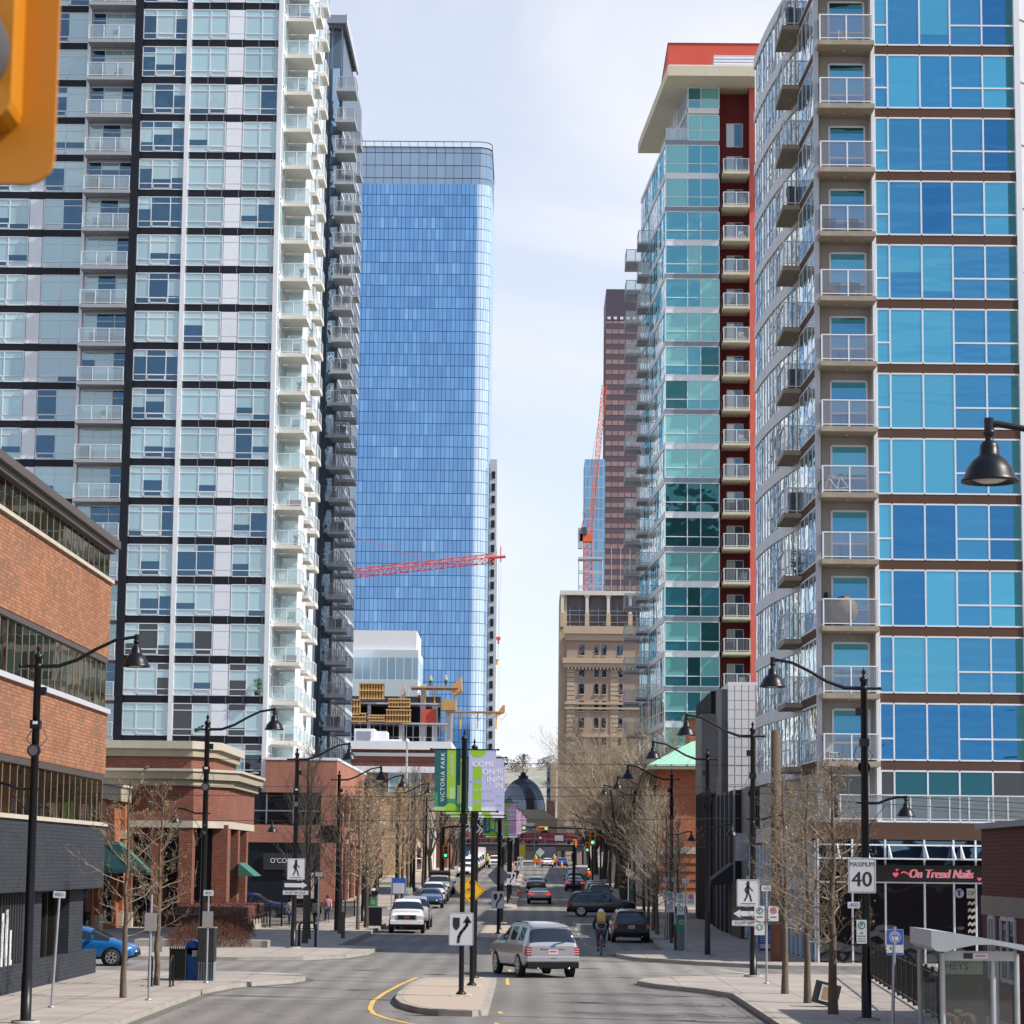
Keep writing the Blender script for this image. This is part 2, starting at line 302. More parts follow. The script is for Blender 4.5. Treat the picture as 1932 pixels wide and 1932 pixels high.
sc_ = N('ShaderNodeVectorMath'); sc_.operation = 'MULTIPLY_ADD'; K(nzz.outputs['Color'], sc_.inputs[0]); sc_.inputs[1].default_value = (2.2, 2.2, 0); K(tcn.outputs['Object'], sc_.inputs[2]); K(sc_.outputs[0], vo.inputs['Vector']); c = vmul(c, vo.outputs['Distance'], .62, 1.0, .0, .012)
pt = N('ShaderNodeTexVoronoi'); pt.distance = 'CHEBYCHEV'; pt.inputs['Scale'].default_value = .11; K(tcn.outputs['Object'], pt.inputs['Vector']); sp = N('ShaderNodeSeparateColor'); K(pt.outputs['Color'], sp.inputs[0]); c = vmul(c, sp.outputs[0], .84, 1.08)
st = N('ShaderNodeTexNoise'); st.inputs['Scale'].default_value = 1.3; st.inputs['Detail'].default_value = 8; st.inputs['Roughness'].default_value = .75; K(tcn.outputs['Object'], st.inputs['Vector']); c = vmul(c, st.outputs['Fac'], .80, 1.14, .3, .7)
K(c, n.nodes['Principled BSDF'].inputs['Base Color'])

# ---------------------------------------------------------------- ground
def sheet(name, x0f, x1f, ys, dz, m, kind='structure'):
    b = MB(); vs = []; fs = []
    for y in ys:
        a, c = (x0f(y) if callable(x0f) else x0f), (x1f(y) if callable(x1f) else x1f); vs += [(a, y, GZ(y) + dz), (c, y, GZ(y) + dz)]
    for i in range(len(ys) - 1): fs.append((2 * i, 2 * i + 1, 2 * i + 3, 2 * i + 2))
    b.add(vs, fs, m); return b.build(name, kind=kind)
sheet('ground', -700, 700, [-120, 60, 155, 204, 422, 600, 1200, 2300], -.004, earth)
sheet('road', lambda y: -70 if 88 < y < 108 or 172.9 < y < 192 else -14, lambda y: 60 if 88 < y < 108 or 172.9 < y < 192 else 12,
      [-100, 40, 88, 88.01, 107.99, 108, 155, 172.9, 172.91, 191.9, 192, 204, 300, 422, 600], 0, asphalt)
def walk(name, pts):
    b = MB(); b.prism(pts, -.05, .15, kerbm, concrete_j); b.build(name, kind='structure')
# sidewalk surface with joints
concrete_j = concrete.copy(); concrete_j.name = 'jointed_concrete'; n = concrete_j.node_tree
bk = n.nodes.new('ShaderNodeTexBrick'); bk.offset = 0; bk.inputs['Brick Width'].default_value = 1.6; bk.inputs['Row Height'].default_value = 1.6; bk.inputs['Mortar Size'].default_value = .02; bk.inputs['Scale'].default_value = 1
bk.inputs['Color1'].default_value = (1, 1, 1, 1); bk.inputs['Color2'].default_value = (.93, .93, .94, 1); bk.inputs['Mortar'].default_value = (.45, .45, .45, 1)
tcn = [x for x in n.nodes if x.type == 'TEX_COORD'][0]; n.links.new(tcn.outputs['Object'], bk.inputs['Vector'])
mlt = n.nodes.new('ShaderNodeMix'); mlt.data_type = 'RGBA'; mlt.blend_type = 'MULTIPLY'; mlt.inputs[0].default_value = 1
hs = [x for x in n.nodes if x.type == 'HUE_SAT'][0]; n.links.new(hs.outputs[0], mlt.inputs[6]); n.links.new(bk.outputs['Color'], mlt.inputs[7]); n.links.new(mlt.outputs[2], n.nodes['Principled BSDF'].inputs['Base Color'])
nl = [(-60, 20), (-10, 20), (-10, 72), (-9.95, 79), (-9.5, 82.5), (-8.7, 84.6), (-8.0, 86), (-7.72, 88), (-8.1, 90), (-9, 91), (-10.6, 91.4), (-60, 91.4)]
fl = [(-60, 104.8), (-12, 105), (-9.4, 106), (-7.9, 108.6), (-7.2, 113), (-7.1, 119), (-7.5, 120.4), (-9.2, 121.2), (-9.2, 155), (-60, 155)]
nr = [(60, 20), (6.1, 20), (6.1, 79.5), (5.5, 82), (4.0, 85.3), (3.5, 87.5), (3.9, 89.8), (6.2, 93), (8.6, 94.4), (60, 94.6)]
fr_ = [(60, 102.4), (9.8, 102.4), (6.7, 105.6), (4.3, 109.6), (3.6, 113.5), (3.7, 116.6), (4.4, 117.8), (6.2, 119.4), (6.2, 155), (60, 155)]
for nm, p in (('near_left_sidewalk', nl), ('far_left_sidewalk', fl), ('near_right_sidewalk', nr), ('far_right_sidewalk', fr_)): walk('sidewalk', p)
def kerb_ring(pts, w=.16):
    """a pale kerb line on top of the block edge"""
    b = MB()
    for (x0, y0), (x1, y1) in zip(pts, pts[1:]):
        v = Vector((x1 - x0, y1 - y0, 0)).normalized(); nn = Vector((-v.y, v.x, 0)) * w
        b.add([(x0, y0, .154), (x1, y1, .154), (x1 + nn.x, y1 + nn.y, .154), (x0 + nn.x, y0 + nn.y, .154)], [(0, 1, 2, 3)], kerbm)
    b.build('kerb', kind='structure')
kerb_ring(nl[1:]); kerb_ring(fl[1:-1]); kerb_ring([(p[0] + .16, p[1]) for p in nr[1:]][::-1]); 
def strip(x0, x1, ys):
    b = MB()
    for a, c in zip(ys, ys[1:]):
        za, zc = GZ(a), GZ(c)
        b.add([(x0, a, za + .15), (x1, a, za + .15), (x1, c, zc + .15), (x0, c, zc + .15)], [(0, 1, 2, 3)], concrete_j)
        for x in (x0, x1): b.quad((x, a, za - .1), (x, c, zc - .1), (x, c, zc + .15), (x, a, za + .15), kerbm)
    b.quad((x0, ys[0], GZ(ys[0]) - .1), (x1, ys[0], GZ(ys[0]) - .1), (x1, ys[0], GZ(ys[0]) + .15), (x0, ys[0], GZ(ys[0]) + .15), kerbm)
    b.build('sidewalk', kind='structure')
strip(-60, -9.2, [155.01, 165, 173]); strip(6.2, 60, [155.01, 165, 173]); strip(-60, -9.2, [192, 204, 260]); strip(6.2, 60, [192, 204, 225, 260]); strip(-60, -9.6, [275, 330, 422, 470]); strip(6.6, 60, [275, 330, 422, 470])
# median islands
def rounded(x0, x1, y0, y1, r, n=7):
    p = []
    for cx, cy, a0 in ((x1 - r, y0 + r, -pi / 2), (x1 - r, y1 - r, 0), (x0 + r, y1 - r, pi / 2), (x0 + r, y0 + r, pi)):
        for k in range(n): a = a0 + pi / 2 * k / (n - 1); p.append((cx + r * cos(a), cy + r * sin(a)))
    return p
for i, (x0, x1, y0, y1) in enumerate(((-3.45, -1.2, 67.6, 88.5), (-3.0, -1.3, 136.4, 171), (-3.0, -1.3, 194, 240), (-3.1, -1.4, 262, 340))):
    b = MB(); p = rounded(x0, x1, y0, y1, .83); q = rounded(x0 + .2, x1 - .2, y0 + .2, y1 - .2, .63)
    if i == 0:
        p = [(-1.25, 88.3), (-3.7, 88.3), (-3.95, 84), (-4.05, 78), (-3.95, 74.5), (-3.65, 72), (-3.1, 69.9), (-2.5, 68.8), (-1.6, 68.6), (-1.2, 69.3)]; q = [(-2.6 + (x + 2.6) * .86, 78.5 + (y - 78.5) * .965) for x, y in p]
    z = GZ((y0 + y1) / 2)
    if y0 > 160:
        b.prism([(x, y) for x, y in p], GZ(y0) - .1, lambda x, y: GZ(y) + .16, kerbm); b.prism(q, GZ(y0) - .1, lambda x, y: GZ(y) + .165, islandm)
    else: b.prism(p, -.05, .16, kerbm); b.prism(q, .1, .165, islandm)
    b.build('median_island', kind='structure')
# paint
b = MB()
def pline(pts, w, m, z=.008):
    for (x0, y0), (x1, y1) in zip(pts, pts[1:]):
        v = Vector((x1 - x0, y1 - y0, 0)).normalized(); nn = Vector((-v.y, v.x, 0)) * w / 2
        b.add([(x0 - nn.x, y0 - nn.y, GZ(y0) + z), (x1 - nn.x, y1 - nn.y, GZ(y1) + z), (x1 + nn.x, y1 + nn.y, GZ(y1) + z), (x0 + nn.x, y0 + nn.y, GZ(y0) + z)], [(0, 1, 2, 3)], m)
pline([(-4.1, 91.5), (-4.4, 86), (-4.6, 80), (-4.65, 75.5), (-4.5, 71.8), (-4.25, 69.4), (-3.8, 67.4), (-3.2, 65.6), (-2.3, 63.6), (-1.6, 62)], .14, yellowp)
for y0, y1 in ((60, 66), (70, 71), (86.5, 91.5), (97, 99)): pline([(-.85, y0), (-.92, y1)], .12, yellowp)
for y0 in range(120, 134, 6): pline([(-2, y0), (-2, y0 + 3)], .12, yellowp)
for y0 in (173.5, 241, 248, 255): pline([(-2, y0), (-2, y0 + 3)], .12, yellowp)
pline([(-7.4, 92), (4, 92)], .09, whitep); pline([(-7, 104), (4, 104)], .09, whitep); pline([(-1.9, 95.2), (9, 96.6)], .10, whitep)
pline([(-9, 120.5), (-2.4, 123)], .1, whitep); pline([(8.5, 96), (7.2, 101)], .3, whitep)
for y in (176, 189): pline([(-9, y), (6, y)], .3, whitep)
for y0 in range(130, 172, 9): pline([(2.6, y0), (2.6, y0 + 3)], .1, whitep)
b.build('road_markings', kind='structure')
b = MB()
for (x0, x1, y0, y1) in ((-9, -5.2, 126, 131), (-1, 3.4, 62, 66), (1.2, 3, 141, 150), (-8.6, -5, 142, 147)): pline([((x0 + x1) / 2, y0), ((x0 + x1) / 2 + .3, y1)], x1 - x0, patch, .004)
b.build('road_patch', kind='structure')
gut = mat('gutter_grit', (.13, .12, .105), .95, var=.5, scale=6); b = MB()
def gutter(pts, w=.32):
    for (x0, y0), (x1, y1) in zip(pts, pts[1:]):
        v = Vector((x1 - x0, y1 - y0, 0)).normalized(); nn = Vector((v.y, -v.x, 0)) * w
        b.add([(x0 + nn.x, y0 + nn.y, .006), (x1 + nn.x, y1 + nn.y, .006), (x1, y1, .006), (x0, y0, .006)], [(0, 1, 2, 3)], gut)
gutter(nl[1:]); gutter(fl[1:-1]); gutter([(x, y) for x, y in nr[1:]][::-1]); gutter([(x, y) for x, y in fr_[1:-1]][::-1]); b.build('gutter', kind='structure')
for i, (x, y) in enumerate(((1.6, 76), (-6.3, 97), (2.2, 101), (-5.5, 82))):
    o_c = MB(); o_c.lathe([(0, .012), (.33, .012), (.35, .006)], mat('cast_iron_cover', (.07, .06, .05), .7, var=.4, scale=8), n=18); o_c.lathe([(.37, .007), (.46, .005)], patch, n=18); o_c = o_c.build('manhole_cover', loc=(x, y, 0), cat='manhole cover', label=['iron manhole cover in the near right lane', 'iron manhole cover in the crossing on the left', 'iron manhole cover in the crossing beyond the silver SUV', 'iron manhole cover left of the near median island'][i], group='manhole covers in the road')

# ---------------------------------------------------------------- left glass tower
T = thing('apartment_tower', 'tall left glass apartment tower with dark spandrel bands and white corner balconies', 'building', (-40, 192, 0))
b = MB(); b.box(-75, -31.6, 193.1, 232, 6, 77, lgrey); b.box(-31.6, -20.24, 192.12, 232, 0, 77, lgrey); b.build('wall', T, True)
b = MB(); b.box(-31.6, -31.0, 191.6, 192.1, 0, 77.2, charcoal); b.build('charcoal_fin', T, True)
FL = Fr((0, 192), (1, 0)); FL2 = Fr((0, 193), (1, 0))
b = MB()
for x in (-27.4, -20.28): fbox(b, FL, x - .17, x + .17, 9, 77.3, -.1, .16, white)
fbox(b, FL2, -35.45, -35.2, 0, 77.3, -.09, .3, white); fbox(b, FL2, -45.3, -45.05, 9, 77, -.09, .2, white)
b.build('pilaster', T, True)
zc = [9.98 + 3 * k for k in range(23)]
for z in zc:
    b = MB()
    for x0, x1 in ((-30.98, -27.58), (-27.22, -20.46)): fbox(b, FL, x0, x1, z - .27, z + .27, -.1, .03, charcoal)
    fbox(b, FL2, -75, -35.46, z - .27, z + .27, -.09, .03, charcoal)
    for k in range(6): fbox(b, FL, -27.2 + 1.3 * k, -27.16 + 1.3 * k, z - .24, z + .24, .03, .045, mgrey)
    b.build('spandrel', T, True)
random.seed(11)
def blindpick(p):
    """one apartment window: each pane has its blind down, half down or up"""
    st = {}
    def f(i, j):
        if i not in st: st[i] = random.random()
        r = st[i]
        if r < p: return gl_dark if (j < 2 or r < p * .5) else gl_blind
        if r < p + .08: return gl_dark if j == 0 else gl_blind
        return gl_pale if r > .93 else gl_blind
    return f
wins = []
for k, z in enumerate(zc[:-1]):
    z0, z1 = z + .31, z + 2.69; zs = [z0, z0 + .46, z0 + 1.88, z1]; low = z < 20
    allglass = [('b', FL, [-27.22, -25.75, -24.4], .12), ('b', FL, [-23.05, -21.75, -20.46], .22), ('a', FL, [-30.98, -29.98, -28.5, -27.58], .75 if random.random() < .62 else .1)]
    if z > 13: allglass += [('l', FL2, [-38.45, -36.95, -35.46], .35), ('l', FL2, [-42.6, -41.1, -39.6], .35)]
    for tp, f, us, p in allglass:
        pk = blindpick(p); half = {i: random.random() for i in range(3)}
        if low:
            pk0 = pk; pk = (lambda g: (lambda i, j: gl_blk if g(i, j) is gl_dark else g(i, j)))(pk0)
        m = fwindow(f, us, zs, pk, white, fw=.06, fd=.07)
        for c_ in range(len(us) - 1):
            if pk(c_, 1) in (gl_dark, gl_blk) and half[c_] < .55: fquad(m, f, us[c_] + .03, us[c_ + 1] - .03, zs[1] + half[c_] * 2.2, zs[2] - .03, .026, gl_blind)
            elif half[c_] > .9: fquad(m, f, us[c_] + .03, us[c_ + 1] - .03, zs[1] + .03, zs[1] + .5, .026, gl_dark)
        i = 1 if len(us) == 4 else (1 if us[0] in (-27.22,) else 0)
        if us[0] != -23.05:
            for (u0, u1, a0, a1) in ((us[i] + .06, us[i + 1] - .06, z0 + .04, z0 + .1), (us[i] + .06, us[i + 1] - .06, z0 + .4, z0 + .45), (us[i] + .05, us[i] + .11, z0 + .04, z0 + .45), (us[i + 1] - .11, us[i + 1] - .05, z0 + .04, z0 + .45)): fbox(m, f, u0, u1, a0, a1, .03, .085, white)
        m.build('window', T, True)
    m = MB(); fbox(m, FL, -24.33, -23.12, z0, z1, -.09, .05, whitepanel); fbox(m, FL, -24.33, -23.12, z0 + .46, z0 + .49, .05, .06, lgrey); fbox(m, FL, -24.33, -23.12, z1 - .55, z1 - .52, .05, .06, lgrey); m.build('white_panel', T, True)
    if z > 13: m = MB(); fbox(m, FL2, -39.53, -38.52, z0, z1, -.09, .05, whitepanel); m.build('white_panel', T, True)
# beyond the frame's left edge the same bays go on as one strip per floor
m = MB()
for z in zc[2:-1]: fquad(m, FL2, -75, -42.7, z + .3, z + 2.7, .02, gl_blind); [fbox(m, FL2, x, x + .07, z + .3, z + 2.7, 0, .07, white) for x in (-44.2, -46.2, -48, -51, -55, -60)]
m.build('glass_strip', T, True)
# recessed balcony stack of the front
m = MB(); fquad(m, Fr((0, 193.09), (1, 0)), -35.2, -31.6, 6, 77, .02, lgrey); m.build('recess_wall', T, True)
pa, pb = balcony_proto(3.62, 1.5, .28, slabg, white, gl_rail, posts=4, right=False)
for k, z in enumerate(zc[1:-1]):
    st = random.choice([.2, .8]); pk = blindpick(.45)
    fwindow(Fr((0, 193.05), (1, 0)), [-35.15, -34.1, -32.7, -31.62], [z + .1, z + 2.1, z + 2.7], pk, white, fw=.06, fd=.05).build('window', T, True)
bal0 = pa.build('balcony', T, loc=(-35.22 + 40, .9, zc[1] + .14)); rl = pb.build('railing', bal0)
for z in zc[2:]: c = copy_tree(bal0, T); c.location = (-35.22 + 40, .9, z + .14)
# street side: wall, windows and three balcony stacks
FS = Fr((-20.22, 192.4), (0, 1), (1, 0))
m = MB()
for z in zc: fbox(m, FS, 0, 39.5, z - .25, z + .3, -.02, .05, white)
for u in (0.1, 3.2, 7.6, 10.4, 14.2, 16.6, 20.5, 24, 28, 32, 36, 39.3): fbox(m, FS, u, u + .5, 5, 77, -.02, .07, white)
m.build('side_panels', T, True)
for k, z in enumerate(zc[:-1]):
    m = MB(); random.seed(k)
    for u0, u1 in ((.6, 3.2), (3.7, 7.6), (8.1, 10.4), (10.9, 14.2), (14.7, 16.6), (17.1, 20.5), (21, 24), (24.5, 28), (28.5, 32), (32.5, 36), (36.5, 39.3)):
        fquad(m, FS, u0, u1, z + .3, z + 2.75, .01, gl_pale if random.random() < .7 else gl_side); fbox(m, FS, (u0 + u1) / 2 - .04, (u0 + u1) / 2 + .04, z + .3, z + 2.75, 0, .03, white); fbox(m, FS, u0, u1, z + 2.1, z + 2.16, 0, .028, white)
        if random.random() < .7: fbox(m, FS, u0 + .2, u0 + .4, z - .1, z + .06, .05, .09, charcoal)
    m.build('side_window_row', T, True)
# short privacy walls with glass doors seen behind each balcony
for y0, wd in ((198.3, 1.5), (206.1, 1.2), (212.1, 1.2)):
    m = MB(); m.box(-20.2, -20.2 + wd, y0, y0 + 4.4, 8, 77, white); m.build('bay_wall', T, True)
    for z in zc[:-1]:
        m = MB(); f = Fr((0, y0 - .01), (1, 0)); fquad(m, f, -20.05, -20.25 + wd, z + .3, z + 2.6, .02, gl_pale); fbox(m, f, -20.05, -20.25 + wd, z + 1.9, z + 1.96, 0, .05, white)
        m.build('balcony_door', T, True, kind=None)
for (y0, w, dd) in ((198.2, 2.1, 3.2), (206, 2.0, 2.9), (212, 2.0, 2.9)):
    pa, pb = balcony_proto(w, dd, .3, slabw, white, gl_rail, posts=3, left=False)
    bal0 = pa.build('balcony', T, loc=(-20.2 + 40, y0 - 192, zc[0] + .15)); pb.build('railing', bal0)
    for z in zc[1:]: c = copy_tree(bal0, T); c.location = (-20.2 + 40, y0 - 192, z + .15)
# dark blue rear wing
T2 = thing('apartment_tower', 'dark blue-grey clad wing tower behind the white balconies, with a slatted roof canopy', 'building', (-30, 236, 0))
b = MB(); b.box(-60, -18.95, 236, 264, 4, 79, bluew); b.box(-60, -19.1, 238, 264, 79, 83.2, bluew); b.build('wall', T2, True)
F2 = Fr((0, 236), (1, 0))
b = MB()
for x in (-20.4, -20.0, -19.1): fbox(b, F2, x, x + .05, 4, 83, 0, .06, mgrey)
b.build('siding_trim', T2, True)
b = MB()
for x in (-20.4, -19.95, -19.5, -19.05): b.box(x, x + .09, 235.6, 251, 83.7, 83.95, mgrey)
for k in range(10): b.box(-20.5, -18.75, 235.7 + k * 1.6, 236.75 + k * 1.6, 83.5, 83.7, mat('slat_grey', (.16, .16, .16), .6))
b.box(-18.78, -18.6, 235.4, 251.5, 83.3, 84.2, lgrey); b.box(-20.5, -18.6, 235.3, 235.5, 83.3, 84.1, mgrey); b.build('canopy', T2, True)
b = MB(); b.box(-19.9, -19.2, 235.9, 236.02, 74.5, 79, gl_sideb); b.build('stair_window', T2, True)
F2S = Fr((-18.93, 236.1), (0, 1), (1, 0))
for k, z in enumerate([6.98 + 3 * i for i in range(23)]):
    m = MB(); fquad(m, F2, -19.95, -19.2, z + .35, z + 2.5, .02, gl_sideb); fbox(m, F2, -20, -19.95, z + .3, z + 2.55, 0, .05, mgrey); fbox(m, F2, -19.2, -19.15, z + .3, z + 2.55, 0, .05, mgrey); m.build('balcony_door', T2, True)
    m = MB(); [fquad(m, F2S, u, u + 1.9, z + .4, z + 2.6, .02, gl_side) for u in (.6, 3.2, 5.8, 9, 12, 15, 18)]
    fbox(m, F2S, 0, 27.5, z - .2, z + .25, 0, .05, lgrey); m.build('side_window_row', T2, True)
for (x, y0, w, dd) in ((-19.3, 236, 1.85, 3.2), (-18.93, 243.5, 1.5, 2.8)):
    pa, pb = balcony_proto(w, dd, .3, slabg, lgrey, gl_railg, posts=3, left=True)
    bal0 = pa.build('balcony', T2, loc=(x + 30, y0 - 236, 10.13)); pb.build('railing', bal0)
    for k in range(1, 23 if y0 < 240 else 22): c = copy_tree(bal0, T2); c.location = (x + 30, y0 - 236, 10.13 + 3 * k)
# podium of the towers
P = thing('podium_building', 'rose brick podium with dark shop windows below the left glass tower', 'building', (-17, 191.4, 0))
b = MB(); b.box(-20.1, -14.75, 191.4, 225, 9.1, 11.5, br_pk); b.box(-26, -14.75, 191.4, 225, 5.4, 6.7, br_pk); b.box(-20.1, -14.7, 191.35, 225, 11.5, 11.7, white)
b.box(-15.9, -14.75, 191.4, 192.3, 0, 9.1, br_pk)
for y in (198, 205, 212, 219, 224): b.box(-15.3, -14.75, y, y + 1, 0, 9.1, br_pk)
b.build('wall', P, True)
b = MB(); b.box(-40, -15.92, 191.7, 200, 6.7, 9.1, gl_shop); b.box(-32, -15.92, 191.6, 200, 0, 5.4, charcoal); b.box(-15.9, -15.0, 192.4, 224.8, 0, 9.1, gl_shop); b.box(-32, -20.45, 191.5, 192.1, 6.7, 10, charcoal); b.box(-15.9, -15.0, 192.5, 224.8, 5.4, 6.7, br_pk); b.build('shop_front', P, True)
b = MB(); fS = Fr((0, 191.55), (1, 0))
for x in (-24, -22, -20, -18): fbox(b, fS, x, x + .08, 6.8, 9, 0, .1, mgrey)
fbox(b, fS, -26, -16, 7.7, 7.78, 0, .11, mgrey); b.build('window_bars', P, True)
b = MB(); fbox(b, fS, -20.1, -16.4, 3.4, 4.6, .06, .2, blackm); b.text("O'CONNORS", .5, white, Matrix.Translation((-18.1, 191.33, 4.05)) @ Matrix.Rotation(pi / 2, 4, 'X')); b.build('shop_sign', P, True)
b = MB(); fbox(b, fS, -17.7, -16.3, 1.3, 3.2, .06, .1, mat('poster_picture', (.5, .42, .42), .5, var=.9, scale=2.5)); b.build('window_poster', P, True)

# ---------------------------------------------------------------- right round-fronted tower
RT = thing('apartment_tower', 'right-hand blue glass apartment tower with brown bands, a balcony recess and a curved street side', 'building', (20, 112, 0))
curve = [(12.62, 118.4), (12.2, 121.2), (11.88, 124), (11.64, 126.8), (11.48, 129.6), (11.40, 132.4)]
b = MB(); b.prism([(15.04, 112.03), (21.55, 112.03), (23.1, 113.6), (34, 114), (34, 134.5), (13.2, 134.5), (11.55, 132.4)] + [(x + .12, y) for x, y in curve[::-1][1:]] + [(12.35, 118.3), (12.55, 112.2), (12.55, 112.65), (15.04, 112.65)], 5.9, 47, beigep); b.build('wall', RT, True)
FR = Fr((0, 112), (1, 0)); FF = Fr((12.46, 112.0), (-.22, 6.3), (-6.3, -.22)); zr = [8.42 + 2.93 * k for k in range(14)]
b = MB()
fbox(b, FR, 14.86, 15.03, 5.9, 47, -1.5, .12, white); fbox(b, FR, 21.35, 21.6, 5.9, 47, 0, .1, white); fbox(b, FR, 12.3, 12.5, 5.9, 47, -.3, .12, lgrey); b.build('pilaster', RT, True)
FQ = Fr((21.6, 112.0), (1.6, 1.7), (1.7, -1.6))
random.seed(5)
for k, z in enumerate(zr):
    b = MB(); fbox(b, FR, 15.03, 21.35, z - .24, z + .24, -.04, .03, brownp); fbox(b, FF, .02, 6.2, z - .24, z + .24, -.04, .03, brownp); fbox(b, FQ, 0, 2.2, z - 1.4, z + 1.4, -.1, 0, lgrey)
    b.build('brown_band', RT, True)
    if k == 13: break
    z0, z1 = z + .24, z + 2.69; us = [15.03, 15.63, 17.08, 18.46, 19.9, 21.35]; g = [random.choice([gl_b1, gl_b1, gl_b2]), random.choice([gl_b3, gl_b2, gl_b1]), random.choice([gl_b1, gl_b3, gl_b2]), random.choice([gl_b2, gl_b2, gl_b1]), random.choice([gl_b2, gl_b1, gl_b3])]
    if k in (4, 5, 6): g = [gl_b1, gl_b1, gl_b1, gl_b2, gl_b2]
    if k in (0,): g = [gl_b3] * 5
    if k in (1,): g = [gl_b2, gl_b1, gl_b1, gl_b2, gl_b2]
    m = fwindow(FR, us, [z0, z0 + .93, z1], lambda i, j: g[i], white, fw=.07, fd=.05, skip=((1, 1), (2, 1)))
    for j in (1, 2): # blinds part way down in the tall panes
        if random.random() < .5: fquad(m, FR, us[j] + .035, us[j + 1] - .035, z0 + random.choice([.5, .35, 1.2]), z1 - .04, .024, gl_b1)
    fquad(m, FR, 20.98, 21.31, z0 + .03, z1 - .03, .025, gl_t3)
    m.build('window', RT, True)
    fwindow(FF, [.05, .8, 2.0, 3.4, 4.7, 6.1], [z0, z0 + .9, z1], lambda i, j: random.choice([gl_side, gl_sideb]), white, fw=.07, fd=.035).build('side_window', RT, True)
    m = fwindow(Fr((0, 112.65), (1, 0)), [13.05, 14.65], [z - .05 + .3, z + 1.0, z + 2.45], lambda i, j: gl_b2 if j == 0 else gl_b1 if k % 3 == 1 else gl_b2, white, fw=.09, fd=.05)
    fquad(m, Fr((0, 112.65), (1, 0)), 13.1, 14.6, z + 2.15, z + 2.4, .024, gl_t3); m.build('balcony_door', RT, True)
m = fwindow(FR, [15.03, 15.63, 17.08, 18.46, 19.9, 21.35], [6.0, 8.18], lambda i, j: [gl_blk, gl_pod, gl_pod, gl_pod, gl_blk][i], white, fw=.07, fd=.05); m.build('window', RT, True); m = fwindow(Fr((0, 112.65), (1, 0)), [12.9, 14.6], [6.1, 8.0], lambda i, j: gl_blk, white, fw=.07, fd=.05); m.build('window', RT, True)
# curved glass strips between the grey bands
def along(pts, step):
    out = []; 
    for (a, b2) in zip(pts, pts[1:]):
        v = Vector(b2) - Vector(a); n_ = max(1, round(v.length / step))
        for i in range(n_): out.append(tuple(Vector(a) + v * i / n_))
    return out + [pts[-1]]
cp = along(curve, .95)
for k, z in enumerate(zr):
    bnd = MB(); gls = MB()
    for i, (a, c) in enumerate(zip(cp, cp[1:])):
        f = Fr(a, Vector(c) - Vector(a), (-(c[1] - a[1]), c[0] - a[0])); L_ = (Vector(c) - Vector(a)).length + .001
        fbox(bnd, f, -.004, L_, z - .33, z + .25, -.15, .06, mat('band_silver', (.58, .59, .63), .4))
        if k < 13:
            fquad(gls, f, 0, L_, z + .25, z + 2.6, 0, random.choice([gl_side, gl_side, gl_sideb])); fbox(gls, f, -.03, .03, z + .2, z + 2.63, 0, .03, white)
            if i % 4 in (0, 1): fbox(gls, f, 0.03, L_ - .03, z + 1.05, z + 1.11, 0, .028, white)
    bnd.build('curved_band', RT, True)
    if k < 13: gls.build('curved_window_row', RT, True)
pa, pb = balcony_proto(2.48, 1.72, .22, slabc, white, gl_railg, h=1.15, right=False)
bal0 = pa.build('balcony', RT, loc=(12.42 - 20, .63, zr[0] + .12)); pb.build('railing', bal0)
for z in zr[1:]: c = copy_tree(bal0, RT); c.location = (12.42 - 20, .63, z + .12)
pa, pb = balcony_proto(1.2, 3.5, .22, slabc, white, gl_railg, h=1.15, right=False, posts=3)
bal0 = pa.build('balcony', RT, loc=(11.42 - 20, 121.1 - 112, zr[0] + .12)); pb.build('railing', bal0)
for z in zr[1:]: c = copy_tree(bal0, RT); c.location = (11.42 - 20, 121.1 - 112, z + .12)
# its podium with the shop
PD = thing('podium_shop', 'low podium with brown fascia, terrace railing and shop under a black sign board', 'building', (16, 106, 0))
b = MB(); b.box(11.5, 32, 106.1, 112, 5.15, 5.85, brownp); b.box(11.5, 12.0, 112, 134, 5.2, 5.9, lgrey); b.box(12, 32, 107, 134, 5.0, 5.88, lgrey); b.box(11.6, 32, 108, 134, 0, 5.15, dkroom); b.build('wall', PD, True)
FP = Fr((0, 106), (1, 0))
m = MB()
for x in (11.6, 13.0, 14.35, 15.95, 17.15, 18.05, 19.6, 21): fbox(m, FP, x, x + .07, .15, 5.15, -.5, .06, white)
for z in (4.35, 4.9): fbox(m, FP, 11.6, 22, z, z + .06, -.3, .05, white)
fbox(m, FP, 11.6, 22, 3.38, 3.44, -.3, .07, white); m.build('window_frame', PD, True)
for x0, x1 in ((11.67, 13.0), (13.07, 14.35), (14.42, 15.95), (16.02, 17.15), (17.22, 18.05), (18.12, 19.6), (19.67, 21)):
    m = MB(); fquad(m, FP, x0, x1, .2, 3.38, -.1, gl_shop); fquad(m, FP, x0, x1, 4.1, 5.1, -.1, gl_dark); m.build('window', PD, True)
m = MB(); fbox(m, FP, 13.6, 18.6, 3.46, 4.12, -.05, .16, blackm)
pink = mat('sign_pink', (.95, .10, .18), .4, emit=.35); 
m.text("On Trend Nails", .5, white, Matrix.Translation((16.62, 105.832, 3.76)) @ Matrix.Rotation(pi / 2, 4, 'X'), shear=.25, sx=.82, bold=.022); m.text("On Trend Nails", .5, pink, Matrix.Translation((16.62, 105.826, 3.76)) @ Matrix.Rotation(pi / 2, 4, 'X'), shear=.25, sx=.82)
